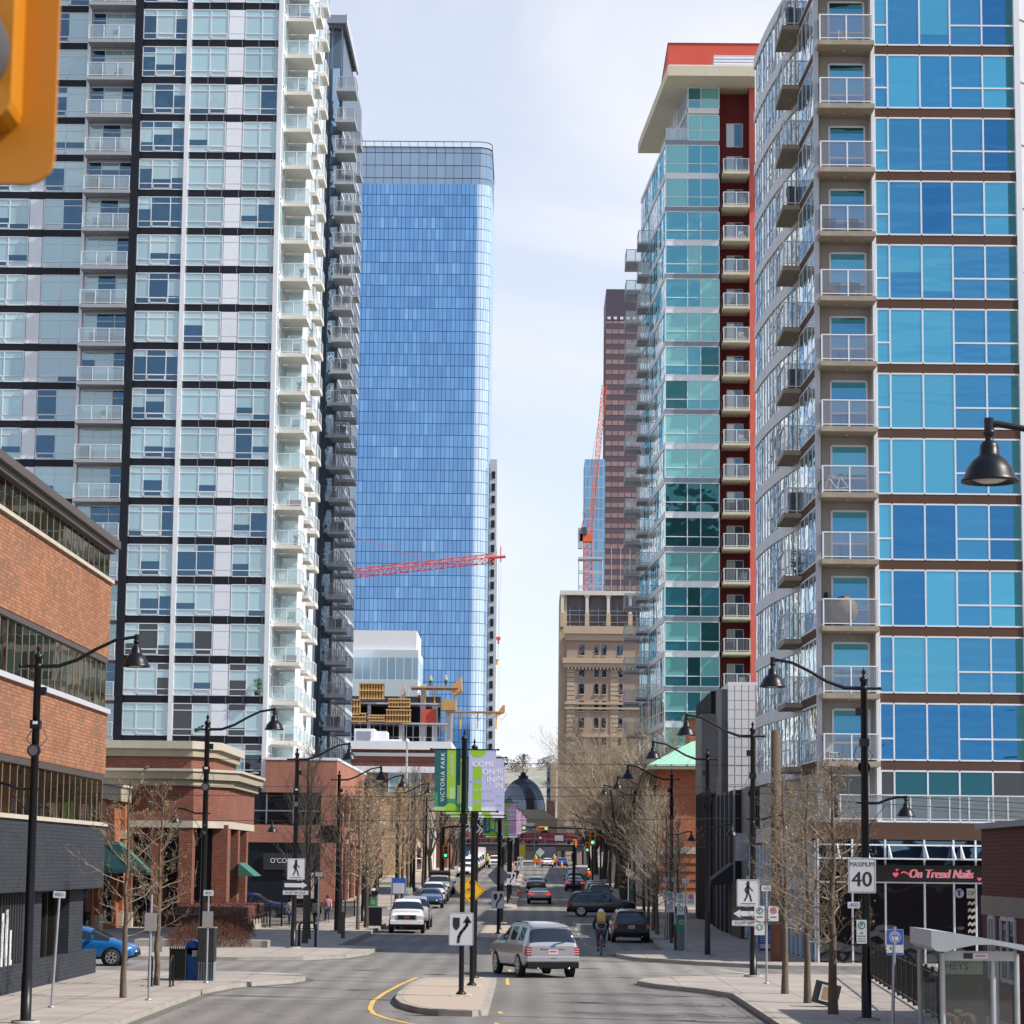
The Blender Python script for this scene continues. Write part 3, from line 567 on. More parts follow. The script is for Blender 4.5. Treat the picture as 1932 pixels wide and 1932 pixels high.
def heart(cx, cz, s, y):
    p = [(cx + s * 16 * sin(t) ** 3 / 16, y, cz + s * (13 * cos(t) - 5 * cos(2 * t) - 2 * cos(3 * t) - cos(4 * t)) / 16) for t in [2 * pi * k / 24 for k in range(24)]]; m.add(p, [tuple(range(24))], pink)
heart(14.78, 3.73, .12, 105.83); heart(14.84, 3.92, .06, 105.83); heart(18.2, 3.58, .09, 105.83)
m.add([(15.0 + .055 * t, 105.83, 3.80 + .05 * sin(t * .7) + .02) for t in range(9)] + [(15.0 + .055 * t, 105.83, 3.74 + .05 * sin(t * .7) + .02 * (t < 7)) for t in range(8, -1, -1)], [tuple(range(18))], pink)
m.build('shop_sign', PD, True)
m = MB(); zig = mat('chevron_pale', (.42, .40, .36), .6)
for k in range(6):
    zz = 2.5 - k * .28
    for q in range(4): x = 17.72 + q * .085; up = q % 2; m.quad((x, 105.88, zz + .08 * up), (x + .085, 105.88, zz + .08 * (1 - up)), (x + .085, 105.88, zz + .12 + .08 * (1 - up)), (x, 105.88, zz + .12 + .08 * up), zig)
m.build('chevron_poster', PD, True)
m = MB(); m.lathe([(0, 0), (.17, 0), (.17, .02), (0, .02)], mat('disc_blue', (.25, .33, .45), .4), (17.4, 0, 0), 20, 'Y') if False else None
m.add([(17.38 + .19 * cos(a), 105.89, 3.0 + .19 * sin(a)) for a in [2 * pi * k / 20 for k in range(20)]], [tuple(range(20))[::-1]], mat('disc_blue', (.25, .33, .45), .4)); m.text('T', .32, blackm, Matrix.Translation((17.38, 105.885, 3.0)) @ Matrix.Rotation(pi / 2, 4, 'X'), bold=.02); m.build('round_window_sign', PD, True)
m = MB(); m.add([(17.68, 105.89, 2.8), (18.02, 105.89, 2.8), (18.02, 105.89, 3.2), (17.68, 105.89, 3.2)], [(0, 1, 2, 3)], zig); m.text('OP', .22, blackm, Matrix.Translation((17.86, 105.885, 3.0)) @ Matrix.Rotation(pi / 2, 4, 'X')); m.build('window_card', PD, True)
m = MB()
for x in (12.4, 13.6, 14.5, 15.98, 17.1, 17.45, 18.8): m.add([(x, 105.95, 4.95), (x, 105.95, 4.4), (x, 105.0, 4.4), (x + .05, 105.95, 4.95), (x + .05, 105.95, 4.4), (x + .05, 105.0, 4.4)], [(0, 1, 2), (5, 4, 3), (0, 2, 5, 3), (1, 4, 5, 2)], white)
for x0, x1 in ((12.1, 13.5), (13.5, 17.15), (17.4, 20)): m.box(x0, x1, 104.85, 105.9, 4.34, 4.395, white)
m.build('canopy', PD, True)
m = MB()
for x in (12.6, 14.7, 15.5, 16.3, 17.1, 17.9, 18.7, 19.5, 20.5): m.box(x - .025, x + .025, 106.3, 106.35, 5.85, 6.95, white)
m.box(12.5, 21, 106.28, 106.37, 6.95, 7.0, white); m.box(12.5, 21, 106.31, 106.34, 5.98, 6.02, white); m.box(12.5, 21, 106.322, 106.328, 6.02, 6.95, gl_railg); m.build('terrace_railing', PD, True)
m = MB(); FPs = Fr((11.58, 106.2), (0, 1), (-1, 0))
for u in range(0, 34, 2): fbox(m, FPs, u, u + .1, .15, 5.1, 0, .08, white)
fbox(m, FPs, 0, 34, 3.0, 3.5, .0, .1, lgrey); fquad(m, FPs, 0, 34, .2, 5.1, 0.005, gl_sideb); m.build('street_glazing', PD, True)

# ---------------------------------------------------------------- teal tower
TT = thing('apartment_tower', 'teal glass apartment tower with red recess, red penthouse and overhanging concrete roof', 'building', (14, 217, 0))
zt = [12.87 + 2.98 * k for k in range(19)]; ztop = 12.87 + 2.98 * 18
side0, side1 = (10.92, 217), (9.62, 237)
b = MB(); b.prism([(10.96, 217.03), (15.55, 217.03), (15.55, 219), (18.18, 219), (18.18, 217), (30, 217), (30, 240), (9.7, 240), (9.66, 237)], .5, ztop, lgrey); b.prism([(12.85, 217.05), (15.5, 217.05), (15.5, 219.02), (28, 219.02), (28, 235), (11.3, 235)], ztop, 71.6, lgrey); b.build('wall', TT, True)
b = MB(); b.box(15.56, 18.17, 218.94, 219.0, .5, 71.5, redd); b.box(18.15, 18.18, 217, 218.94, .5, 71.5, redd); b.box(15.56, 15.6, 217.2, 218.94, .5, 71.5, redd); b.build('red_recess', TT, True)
b = MB(); b.box(18.18, 19.2, 216.9, 219, .5, 71.5, salmon); b.build('salmon_fin', TT, True)
b = MB(); b.prism([(10.9, 213.6), (30, 213.6), (30, 238), (9.3, 238), (9.45, 235)], 71.5, 72.4, cream); b.prism([(10.98, 213.7), (29.9, 213.7), (29.9, 237.9), (9.4, 237.9)], 72.4, 72.5, white); b.build('roof_slab', TT, True)
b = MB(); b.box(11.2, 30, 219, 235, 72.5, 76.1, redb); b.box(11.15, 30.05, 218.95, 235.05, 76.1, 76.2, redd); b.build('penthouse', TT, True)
b = MB(); b.box(15.0, 30, 215.6, 218.9, 72.5, 74.0, lgrey); [b.box(15.0, 30, 215.53, 215.6, 72.6 + .27 * k, 72.72 + .27 * k, white) for k in range(5)]; b.build('louvre_box', TT, True)
FT = Fr((0, 217), (1, 0)); FTS = Fr(side0, Vector(side1) - Vector(side0), (-20, -1.3)); SL = (Vector(side1) - Vector(side0)).length
random.seed(21)
for k, z in enumerate(zt):
    top = k >= 17; x0 = 12.85 if k == 18 else 10.92
    bm_ = white if k % 2 == 1 else mgrey
    b = MB(); fbox(b, FT, 10.9 if k < 18 else 10.9, 15.55, z - .24, z + .24, -.03, .06, bm_ if k != 17 else white); fbox(b, FTS, 0, SL, z - .24, z + .24, -.03, .06, lgrey); b.build('band', TT, True)
    up = 2.98 * .93; z0, z1 = z + .24, z + 2.74
    if k == 18: z1 = z + 2.45
    us = [10.92, 12.82, 13.96, 15.55] if k < 18 else [12.85, 13.96, 15.55]
    def pk(i, j, st={}):
        if (k, i) not in st: st[(k, i)] = random.random()
        r = st[(k, i)]
        if k > 12: return gl_t1 if r < .45 else gl_t2
        if k in (8, 5, 9, 12): return gl_t1
        if k in (6, 7, 4): return gl_t3 if r < .8 else gl_t2
        return (gl_t1 if j == 1 else gl_t2) if r < .5 else gl_t2 if r < .8 else gl_t3
    fwindow(FT, us, [z0, z0 + .85, z1], pk, white, fw=.07, fd=.08).build('window', TT, True)
    if k < 18:
        m = MB(); n_ = 13
        for i in range(n_):
            u0, u1 = SL * i / n_, SL * (i + 1) / n_
            fquad(m, FTS, u0, u1, z0, z1, .01, random.choice([gl_side, gl_side, gl_t2])); fbox(m, FTS, u0, u0 + .06, z0, z1, 0, .025 if i % 4 else .05, white)
        fbox(m, FTS, 0, SL, z0 + .85, z0 + .91, 0, .024, white); m.build('side_window_row', TT, True)
    fR = Fr((0, 218.94), (1, 0))
    m = fwindow(fR, [16.35, 17.0, 17.75], [z + .2, z + 2.3], lambda i, j: gl_pale if i == 0 else gl_dark, white, fw=.06, fd=.05); m.build('sliding_door', TT, True)
z = ztop + 2.98 - .24; m = MB(); fbox(m, FT, 12.85, 15.55, z - .1, z + .35, -.03, .06, white); m.build('band', TT, True)
m = fwindow(FT, [12.85, 13.96, 15.55], [z + .35, z + 1.1, 71.45], lambda i, j: gl_t2 if i == 0 else gl_t1, white, fw=.07, fd=.08); m.build('window', TT, True)
m = MB(); f = Fr((12.85, 217.05), (-1.5, 18), (-18, -1.5)); fquad(m, f, 0, 18, ztop + .2, 71.5, .02, gl_sideb); [fbox(m, f, u, u + .08, ztop, 71.5, 0, .1, white) for u in range(0, 18)]; fbox(m, f, 0, 18, z, z + .4, 0, .12, lgrey); m.build('penthouse_side_glazing', TT, True)
for (x, y0, w, dd, mm_, zz, n_, rt_) in ((15.8, 218.9, 2.3, 3.2, cream, zt, 18, True), (8.15, 240.5, 1.8, 3.6, slabg, zt, 17, False), (9.0, 232.5, 1.3, 3.0, slabg, zt, 17, False)):
    pa, pb = balcony_proto(w, dd, .22, mm_, white if mm_ is cream else lgrey, gl_railg if mm_ is cream else gl_rail, h=1.1, right=rt_, posts=3)
    bal0 = pa.build('balcony', TT, loc=(x - 14, y0 - 217, zz[0] + .12)); pb.build('railing', bal0)
    for k in range(1, n_): c = copy_tree(bal0, TT); c.location = (x - 14, y0 - 217, zz[k] + .12)
m = MB(); m.box(9.72, 30, 236.9, 240.2, .5, 62, blackm); m.build('rear_wall', TT, True)
m = MB(); [m.box(x - .02, x + .02, 217.1 - (x - 12.85) * 0, 217.14, ztop + .24, ztop + 1.3, white) for x in (10.95, 11.6, 12.2, 12.8)]; m.box(10.92, 12.85, 217.08, 217.16, ztop + 1.3, ztop + 1.35, white); m.box(10.95, 12.8, 217.115, 217.125, ztop + .3, ztop + 1.3, gl_rail); m.build('terrace_railing', TT, True)
# ---------------------------------------------------------------- curtain-wall material for far towers
def curtain(name, pw, ph, cols, line, lw=.1, lh=.12, refl=(.5, .65, .85), fac=.3, band=None, mix=.5, off=(0, 0)):
    m = bpy.data.materials.new(name); m.use_nodes = True; n = m.node_tree; n.nodes.remove(n.nodes['Principled BSDF']); N = n.nodes.new; K = n.links.new
    def mt(op, a, b=None):
        q = N('ShaderNodeMath'); q.operation = op
        for i, v in enumerate((a, b)):
            if v is None: continue
            if isinstance(v, (int, float)): q.inputs[i].default_value = v
            else: K(v, q.inputs[i])
        return q.outputs[0]
    t = N('ShaderNodeTexCoord'); s = N('ShaderNodeSeparateXYZ'); K(t.outputs['Object'], s.inputs[0])
    u = mt('ADD', mt('DIVIDE', mt('ADD', s.outputs[0], s.outputs[1]), pw), off[0]); v = mt('ADD', mt('DIVIDE', s.outputs[2], ph), off[1])
    fu, fv = mt('FRACT', u), mt('FRACT', v); cu, cv = mt('FLOOR', u), mt('FLOOR', v)
    c = N('ShaderNodeCombineXYZ'); K(cu, c.inputs[0]); K(cv, c.inputs[1]); wn = N('ShaderNodeTexWhiteNoise'); wn.noise_dimensions = '3D'; K(c.outputs[0], wn.inputs['Vector'])
    c2 = N('ShaderNodeCombineXYZ'); K(mt('MULTIPLY', u, .13), c2.inputs[0]); K(mt('MULTIPLY', cv, .9), c2.inputs[1]); nz_ = N('ShaderNodeTexNoise'); nz_.inputs['Scale'].default_value = 1; nz_.inputs['Detail'].default_value = 3; K(c2.outputs[0], nz_.inputs['Vector'])
    val = mt('ADD', mt('MULTIPLY', wn.outputs['Value'], mix), mt('MULTIPLY', nz_.outputs['Fac'], 1 - mix))
    cr_ = N('ShaderNodeValToRGB'); e = cr_.color_ramp.elements; e[0].position = cols[0][0]; e[0].color = (*cols[0][1], 1); e[1].position = cols[-1][0]; e[1].color = (*cols[-1][1], 1)
    for p, cc in cols[1:-1]: x = e.new(p); x.color = (*cc, 1)
    K(val, cr_.inputs[0]); colr = cr_.outputs[0]
    if band:
        bmx = N('ShaderNodeMix'); bmx.data_type = 'RGBA'; bmx.inputs[7].default_value = (*band[1], 1); K(mt('GREATER_THAN', fv, band[0]), bmx.inputs[0]); K(colr, bmx.inputs[6]); colr = bmx.outputs[2]
    ln = mt('MAXIMUM', mt('LESS_THAN', fu, lw), mt('LESS_THAN', fv, lh))
    if band: ln = mt('MULTIPLY', ln, mt('LESS_THAN', fv, band[0]))
    lm = N('ShaderNodeMix'); lm.data_type = 'RGBA'; lm.inputs[7].default_value = (*line, 1); K(ln, lm.inputs[0]); K(colr, lm.inputs[6])
    d = N('ShaderNodeBsdfDiffuse'); K(lm.outputs[2], d.inputs[0]); g = N('ShaderNodeBsdfGlossy'); g.inputs['Roughness'].default_value = .06; g.inputs[0].default_value = (*refl, 1)
    bp = N('ShaderNodeBump'); bp.inputs['Distance'].default_value = .06; K(wn.outputs['Value'], bp.inputs['Height']); K(bp.outputs[0], g.inputs['Normal'])
    mx_ = N('ShaderNodeMixShader'); K(mt('MULTIPLY', mt('SUBTRACT', 1.0, ln), fac), mx_.inputs[0]); K(d.outputs[0], mx_.inputs[1]); K(g.outputs[0], mx_.inputs[2]); K(mx_.outputs[0], n.nodes['Material Output'].inputs[0]); return m

# ---------------------------------------------------------------- far towers
BT = thing('office_tower', 'very tall blue glass office tower with rounded corner and grey glass crown', 'building', (-40, 880, 0))
bl = curtain('blue_curtain_wall', 1.5, 4.1, [(.26, (.012, .10, .30)), (.46, (.03, .17, .43)), (.62, (.07, .26, .54)), (.80, (.30, .52, .72))], (.012, .07, .19), .10, .05, (.42, .64, .95), .40, mix=.27)  # blotchy panel tones paint mottled reflections into the glass colour
bls = curtain('blue_curtain_wall_lit_corner', 1.5, 4.1, [(.2, (.25, .42, .62)), (.8, (.5, .66, .82))], (.05, .12, .22), .09, .05, (.9, .95, 1), .5)  # lit copy of the wall: brightness of the rounded corner is in the colour
gcr = curtain('grey_crown_wall', 3.1, 4.6, [(.2, (.13, .2, .3)), (.8, (.2, .29, .4))], (.03, .06, .1), .05, .06, (.6, .72, .88), .3)
R_ = 5.0; xr = -17.3
def outline(r=0):
    p = [(-95, 880 + r)]
    for k in range(9): a = -pi / 2 + pi / 2 * k / 8; p.append((xr - R_ + (R_ - r) * cos(a), 880 + R_ + (R_ - r) * sin(a)))
    return p + [(xr - r, 930 - r), (-95, 930 - r)]
def wallof(pts, z0, z1, m, mcorner=None):
    a = MB(); n_ = len(pts)
    for i in range(n_):
        (x0, y0), (x1, y1) = pts[i], pts[(i + 1) % n_]; mm = mcorner if mcorner and 1 <= i <= 9 else m
        a.add([(x0, y0, z0), (x1, y1, z0), (x1, y1, z1), (x0, y0, z1)], [(0, 1, 2, 3)], mm, True if 1 <= i <= 8 else False)
    a.add([(x, y, z1) for x, y in pts], [tuple(range(n_))], m); return a
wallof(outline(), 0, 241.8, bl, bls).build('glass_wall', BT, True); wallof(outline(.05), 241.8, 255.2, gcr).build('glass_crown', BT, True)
m = MB()
for z in (255.2, 257.2): m.tube([(x, y - .1, z) for x, y in outline()[:11]], .16, charcoal, 4)
for k in range(24): x = -90 + k * 3.1; m.cyl((x, 879.9, 255.2), (x, 879.9, 257.2), .1, charcoal, 4) if x < xr - R_ else None
m.build('crown_frame', BT, True)
m = MB(); m.box(-17.1, -14.6, 902, 925, 0, 147, lgrey); [m.box(-16.4, -15.2, 901.8, 902.1, 8 + 4.4 * k, 10.6 + 4.4 * k, charcoal) for k in range(31)]; m.build('stair_core', BT, True)
BR = thing('office_tower', 'brown stone office tower with pink window bands beyond the teal tower', 'building', (35, 950, 0))
brm = curtain('brown_banded_wall', 2.5, 3.9, [(.2, (.27, .17, .165)), (.8, (.36, .235, .22))], (.10, .07, .08), .12, .08, (.5, .42, .42), .12, band=(.5, (.085, .06, .08)))
m = MB(); m.box(25.3, 62, 950, 985, 0, 208, brm); m.build('wall', BR, True)
m = MB(); m.box(25.3, 62, 950, 985, 208, 220.3, mat('dark_plum_panel', (.075, .055, .085), .6)); m.build('mechanical_crown', BR, True)
m = MB(); [m.box(25.8 + 2.4 * k, 27 + 2.4 * k, 949.8, 950.05, 208.6, 209.6, white) for k in range(14)]; m.build('vents', BR, True)
BS = thing('office_tower', 'narrow blue glass office tower behind the orange crane', 'building', (20, 900, 0))
m = MB(); m.box(16.7, 23.9, 900, 925, 0, 147, curtain('dark_blue_curtain', 1.6, 3.8, [(.2, (.02, .12, .26)), (.8, (.06, .28, .5))], (.4, .5, .6), .12, .08, (.5, .7, .9), .3)); m.build('glass_wall', BS, True)
# beige hotel
HB = thing('stone_hotel', 'beige stone building with cornices and white arched top storey', 'building', (12, 536, 0))
bst = mat('beige_stone', (.34, .255, .20), .85, var=.1, scale=.4); bst2 = mat('beige_stone_trim', (.46, .36, .265), .8, var=.06); wst = mat('white_stone', (.62, .58, .54), .8)
m = MB(); m.box(6.4, 30, 536, 560, 3, 46.6, bst); m.box(6.4, 30, 536, 560, 46.6, 52, bst); m.box(4.9, 6.4, 537.5, 561, 3, 61, bst2); m.build('wall', HB, True)
for (z0, z1, o) in ((52.0, 53.6, 1.0), (50.6, 52.0, .5), (45.8, 46.9, 1.2), (44.9, 45.8, .8), (37.2, 37.7, .5), (36.2, 36.6, .5), (30.4, 30.9, .4), (12, 12.6, .5)): m = MB(); m.box(6.4 - o * .7, 30, 536 - o, 536.2, z0, z1, bst2); m.build('cornice', HB, True)
m = MB()
for k in range(30): m.box(6.6 + .75 * k, 6.9 + .75 * k, 535.1, 536, 44.5, 44.9, bst2)
m.build('dentils', HB, True)
m = MB()
for x in (6.5, 15.6):
    for k in range(44): m.box(x, x + 1.7, 535.85, 536, 4 + .95 * k, 4.75 + .95 * k, bst2)
m.build('quoins', HB, True)
for r in range(12):
    z = 47.5 - 3.55 * r - (0 if r == 0 else 1.0)
    if z < 5: break
    for x, w in ((9.1, 1.0), (12.3, .8), (13.9, .8), (16.9 + .0, 1.0), (22.3, 1.0)):
        if abs(x - 16.9) < .01: x = 17.9 if False else 16.9
        mm = MB(); xx = x if x < 16 else x + .2
        mm.box(xx, xx + w, 535.9, 535.97, z, z + 2.1, gl_dark if (r + int(x)) % 3 else gl_shop); mm.box(xx - .1, xx + w + .1, 535.75, 535.95, z - .25, z, bst2); mm.box(xx, xx + w, 535.85, 535.9, z + 1.02, z + 1.1, charcoal); mm.build('window', HB, True)
m = MB(); m.box(5.4, 30, 538, 555, 53.6, 60.4, mat('dark_screen', (.11, .105, .12), .7, var=.25, scale=.8, stretch=(3, 1, .4)))
for z in (54.6, 56.1, 57.0): m.box(5.6, 30, 537.7, 537.8, z, z + .12, lgrey)
for x in range(7, 30, 2): m.box(x, x + .08, 537.6, 537.7, 53.6, 57.8, lgrey)
m.build('roof_storey', HB, True)
m = MB()
for x in (5.0, 10.2, 14.7, 19.3, 24): m.box(x, x + .9, 536.6, 537.5, 53.5, 56.5, bst2); m.box(x + .1, x + .75, 536.7, 537.4, 56.5, 60.2, wst); m.prism([(x + .1, 536.7), (x + .75, 536.7), (x + .75, 537.4), (x + .1, 537.4)], 59.6, 60.3, wst, taper=[(x - .2, 536.6), (x + 1.05, 536.6), (x + 1.05, 537.5), (x - .2, 537.5)])
m.box(4.9, 30, 536.5, 538, 60.3, 61.2, wst); m.build('roof_columns', HB, True)
m = MB(); m.box(3.0, 5.2, 650, 665, 4, 20, mat('dark_red_block', (.07, .025, .022), .8)); m.box(3.9, 5.4, 650.5, 665, 20, 29, mat('tan_block', (.33, .235, .17), .8)); m.box(3.0, 3.9, 651, 665, 20, 29.4, gl_dark); tag(m.build('narrow_building'), 'narrow dark red and tan building left of the stone hotel', 'building')
# cranes
red = mat('crane_red', (.62, .08, .05), .5); orng = mat('crane_orange', (.75, .14, .04), .5)
def lattice(m, a, b, w, n_, mt, r=.09, tri=False):
    a, b = Vector(a), Vector(b); d = (b - a).normalized(); u = d.cross(Vector((0, 1, 0))).normalized() if abs(d.y) < .9 else d.orthogonal(); v = d.cross(u)
    cs = [(-1, -1), (1, -1), (1, 1), (-1, 1)] if not tri else [(-1, -1), (1, -1), (0, 1)]
    pt = lambda i, c: a + (b - a) * (i / n_) + (u * c[0] + v * c[1]) * w / 2
    for c in cs: m.cyl(pt(0, c), pt(n_, c), r, mt, 4)
    for i in range(n_):
        for j in range(len(cs)):
            c0, c1 = cs[j], cs[(j + 1) % len(cs)]
            if i % 2: c0, c1 = c1, c0
            m.cyl(pt(i, c0), pt(i + 1, c1), r * .65, mt, 3)
            m.cyl(pt(i, c0), pt(i, c1), r * .5, mt, 3)
yel2 = mat('sling_yellow', (.7, .3, .03), .5)
CR = thing('tower_crane', 'red tower crane with a level boom reaching in front of the blue tower', 'crane', (-33.5, 420, 3.7))
m = MB(); lattice(m, (-33.5, 420, 3.7), (-33.5, 420, 50.5), 1.8, 26, red); m.build('mast', CR, True)
m = MB(); lattice(m, (-36, 420, 50.7), (-7.2, 420, 54.1), 1.5, 30, red, .1, True); m.tube([(-8, 420, 54.1), (-5.2, 420, 54.3)], .25, red, 5); m.cyl((-6, 420, 53.4), (-6, 420, 56), .12, red, 4); m.build('boom', CR, True)
m = MB(); m.cyl((-33.5, 420, 58.5), (-19, 420, 53.9), .06, red, 4); m.cyl((-33.5, 420, 50), (-33.5, 420, 58.5), .25, red, 5); m.build('tie_bar', CR, True)
m = MB(); m.cyl((-6.3, 420, 53.9), (-6.25, 420, 41), .035, lgrey, 4); m.cyl((-5.9, 420, 53.9), (-6.2, 420, 41), .035, lgrey, 4); m.box(-6.6, -5.9, 419.8, 420.2, 40.5, 41.0, red); m.box(-6.4, -6.1, 419.85, 420.15, 39.8, 40.5, red); m.cyl((-6.25, 420, 39.6), (-6.3, 420, 37.5), .05, lgrey, 4); m.box(-6.75, -6.1, 419.8, 420.2, 37.1, 37.3, yel2); m.box(-6.6, -6.35, 419.9, 420.1, 36.4, 37.1, yel2); m.cyl((-6.1, 420, 37), (-6.1, 420, 29), .03, lgrey, 3); m.build('hook_block', CR, True)
CO = thing('luffing_crane', 'orange luffing crane with a steeply raised boom above the stone hotel', 'crane', (11, 560, 60))
m = MB(); lattice(m, (11.4, 560, 60), (11.2, 560, 74.5), 1.7, 10, orng, .11); m.build('mast', CO, True)
m = MB(); lattice(m, (11.6, 560, 76), (14.6, 560, 109.6), 1.0, 34, orng, .1); m.cyl((14.6, 560, 109), (9.9, 560, 80), .05, orng, 4); m.build('boom', CO, True)
m = MB(); m.box(9.4, 12.2, 559, 561.5, 74.5, 76.2, orng); m.box(9.0, 10.0, 559, 561, 73, 77.5, lgrey); m.box(9.8, 10.9, 558.4, 559.4, 76, 77.6, mat('cab_dark', (.05, .06, .07), .3)); m.cyl((9.6, 560, 77), (10.6, 560, 81), .15, orng, 4); m.build('cab', CO, True)
m = MB()
for x in (9.0, 14.0):
    for y in (545, 549): m.cyl((x, y, 60.5), (x, y, 69.3), .11, lgrey, 4)
for z in (63, 66.2, 69.2): m.box(8.9, 14.1, 544.9, 545.1, z, z + .2, lgrey); m.box(8.9, 14.1, 548.9, 549.1, z, z + .2, lgrey)
m.cyl((9, 545, 60.5), (14, 545, 66), .08, lgrey, 4); m.box(8.8, 14.2, 544.8, 549.2, 68.9, 69.1, lgrey)
for x in (16, 18, 20): m.cyl((x, 547, 60), (x, 547, 72), .07, lgrey, 4)
tag(m.build('scaffold_tower'), 'grey steel scaffold tower on the roof of the stone hotel', 'scaffold')
# white building and the tower under construction
WB = thing('white_building', 'white sided building with glass lower floors, left of the blue tower', 'building', (-35, 600, 0))
m = MB(); m.box(-75, -28.2, 601, 625, 53.5, 58.2, white); m.build('wall', WB, True)
m = MB(); wsh = curtain('white_striped_glass', 1.95, 9.3, [(.3, (.42, .55, .62)), (.7, (.25, .4, .52))], (.6, .68, .72), .08, .01, (.8, .9, 1), .3, band=(.56, (.66, .75, .78))); m.box(-75, -27.7, 600, 625, 3, 53.6, wsh); m.build('glass_wall', WB, True)
CB = thing('construction_frame', 'concrete tower frame under construction with timber forms', 'building', (-25, 450, 0))
wood = mat('form_plywood', (.50, .29, .11), .85, var=.2, scale=1.5); m = MB()
for z in (4, 7.5, 11, 14.5, 18, 21.3, 24.6, 28.1, 31.6): m.box(-50, -15.3, 450, 470, z, z + .28, cream if z < 20 else lgrey); 
m.build('floor_slabs', CB, True)
m = MB()
for x in (-47, -40, -33, -29.6, -24, -20.3, -18.2, -15.9):
    for y in (450.6, 462): m.box(x, x + (.95 if x > -25 else .6), y, y + .8, 3, 35.2 if x in (-20.3, -24) else 31.6, lgrey)
m.build('columns', CB, True)
m = MB(); m.box(-50, -17, 458, 458.3, 3, 33.5, mat('shade_back', (.035, .035, .04), .9)); m.box(-20, -17.5, 450.2, 450.4, 28.4, 30.8, redb); m.build('shaded_core_wall', CB, True)  # dark back sheet paints the shade inside the open floors
m = MB()
for x0, x1, z0, z1 in ((-33, -31, 29.5, 32.4), (-31, -26.6, 32.3, 35.3), (-34, -29.8, 28.3, 30.0), (-29.2, -26.6, 28.4, 29.7), (-26.2, -21.9, 28.3, 30.7), (-25.8, -22.1, 30.9, 32.6), (-50, -34, 28.3, 31)):
    m.box(x0, x1, 449.5, 449.6, z0, z1, mat('form_shadow', (.16, .08, .03), .9))
    for k in range(int((x1 - x0) / .5) + 1): m.box(x0 + .5 * k, x0 + .5 * k + .28, 449.3, 449.5, z0, z1, wood)
    for zz in (z0 + .1, (z0 + z1) / 2, z1 - .25): m.box(x0 - .1, x1 + .1, 449.1, 449.3, zz, zz + .2, mat('form_timber', (.58, .38, .17), .85))
m.box(-22, -13.6, 449.4, 456, 34.5, 34.75, wood); m.add([(-14.6, 450, 33.2), (-13, 450, 34.2), (-13.2, 450, 36.6), (-14.8, 450, 34.8), (-14.6, 455, 33.2), (-13, 455, 34.2), (-13.2, 455, 36.6), (-14.8, 455, 34.8)], [(0, 1, 2, 3), (4, 7, 6, 5), (0, 4, 5, 1), (1, 5, 6, 2), (2, 6, 7, 3)], wood); m.box(-16.5, -14, 449.4, 452, 30.6, 32.4, wood)
m.build('timber_forms', CB, True)
m = MB(); yel = mat('prop_yellow', (.72, .36, .03), .5)
m.box(-15.5, -5.6, 449.5, 453, 30.3, 30.5, wood); m.add([(-7.5, 449.6, 29.2), (-5.4, 449.6, 30.3), (-5.4, 449.6, 31.6), (-5.8, 449.6, 31.6)], [(0, 1, 2, 3)], wood)
for x in (-13.2, -10.2, -6.9): m.cyl((x, 450, 27.4), (x, 450, 30.3), .13, yel, 6)
for x in (-19.5, -23, -17.8): m.cyl((x, 450.1, 31.9), (x, 450.1, 34.4), .12, yel, 6)
for x in range(-15, -6, 2): m.cyl((x, 450, 30.2), (x + 1, 450, 28.9), .05, lgrey, 4); m.cyl((x + 1, 450, 28.9), (x + 2, 450, 30.2), .05, lgrey, 4)
for x in (-22, -20, -18): m.cyl((x, 450, 34.4), (x + 1, 450, 33), .05, lgrey, 4); m.cyl((x + 1, 450, 33), (x + 2, 450, 34.4), .05, lgrey, 4)
m.build('work_platform', CB, True)
m = MB()
for z in (19.6, 22.5, 25.8): m.box(-34, -16, 449.9, 449.95, z, z + .06, lgrey)
for k in range(16): m.cyl((-33 + 1.15 * k, 450.1, 18.3), (-33 + 1.15 * k, 450.1, 28.1), .05, lgrey, 4)
m.build('props', CB, True)
# lower buildings on the left, far to near
def block(label, name, x0, x1, y0, y1, z1, m, trims=(), wins=(), z0=0, cat='building'):
    T_ = thing(name, label, cat, ((x0 + x1) / 2, y0, 0)); b = MB(); b.box(x0, x1, y0, y1, z0, z1, m); b.build('wall', T_, True)
    if trims:
        b = MB()
        for t in trims: b.box(*t)
        b.build('cornice', T_, True)
    for w_ in wins:
        (a0, a1, c0, c1, side) = w_[:5]; gm = w_[5] if len(w_) > 5 else gl_shop; fm = w_[6] if len(w_) > 6 else white
        f = Fr((0, y0), (1, 0)) if side == 'f' else Fr((x1, 0), (0, 1), (1, 0)) if side == 'r' else Fr((x0, 0), (0, 1), (-1, 0)); k = w_[7] if len(w_) > 7 else 1
        fwindow(f, [a0 + (a1 - a0) * i / k for i in range(k + 1)], [c0, (c0 + c1) / 2, c1] if c1 - c0 > 1.2 else [c0, c1], lambda i, j: gm, fm, n=.0, fw=.1, fd=.12, inset=.03).build('window', T_, True)
    return T_
block('red brick building with white bands and tall windows below the construction frame', 'brick_building', -40, -12.8, 380, 420, 21.4, br_rd,
      [(-40.2, -12.5, 379.6, 420, 19.6, 20.1, white), (-40.2, -12.4, 379.2, 420, 20.6, 21.8, white), (-40.2, -12.5, 379.5, 420, 17.2, 18.1, white), (-40.2, -12.6, 379.7, 420, 12.2, 12.9, white)],
      [(-21.6, -16.9, 13, 17.1, 'f', gl_blind, white, 3), (-30, -25, 13, 17.1, 'f', gl_blind, white, 3), (-21.6, -16.9, 7.5, 11.5, 'f', gl_blind, white, 3)])
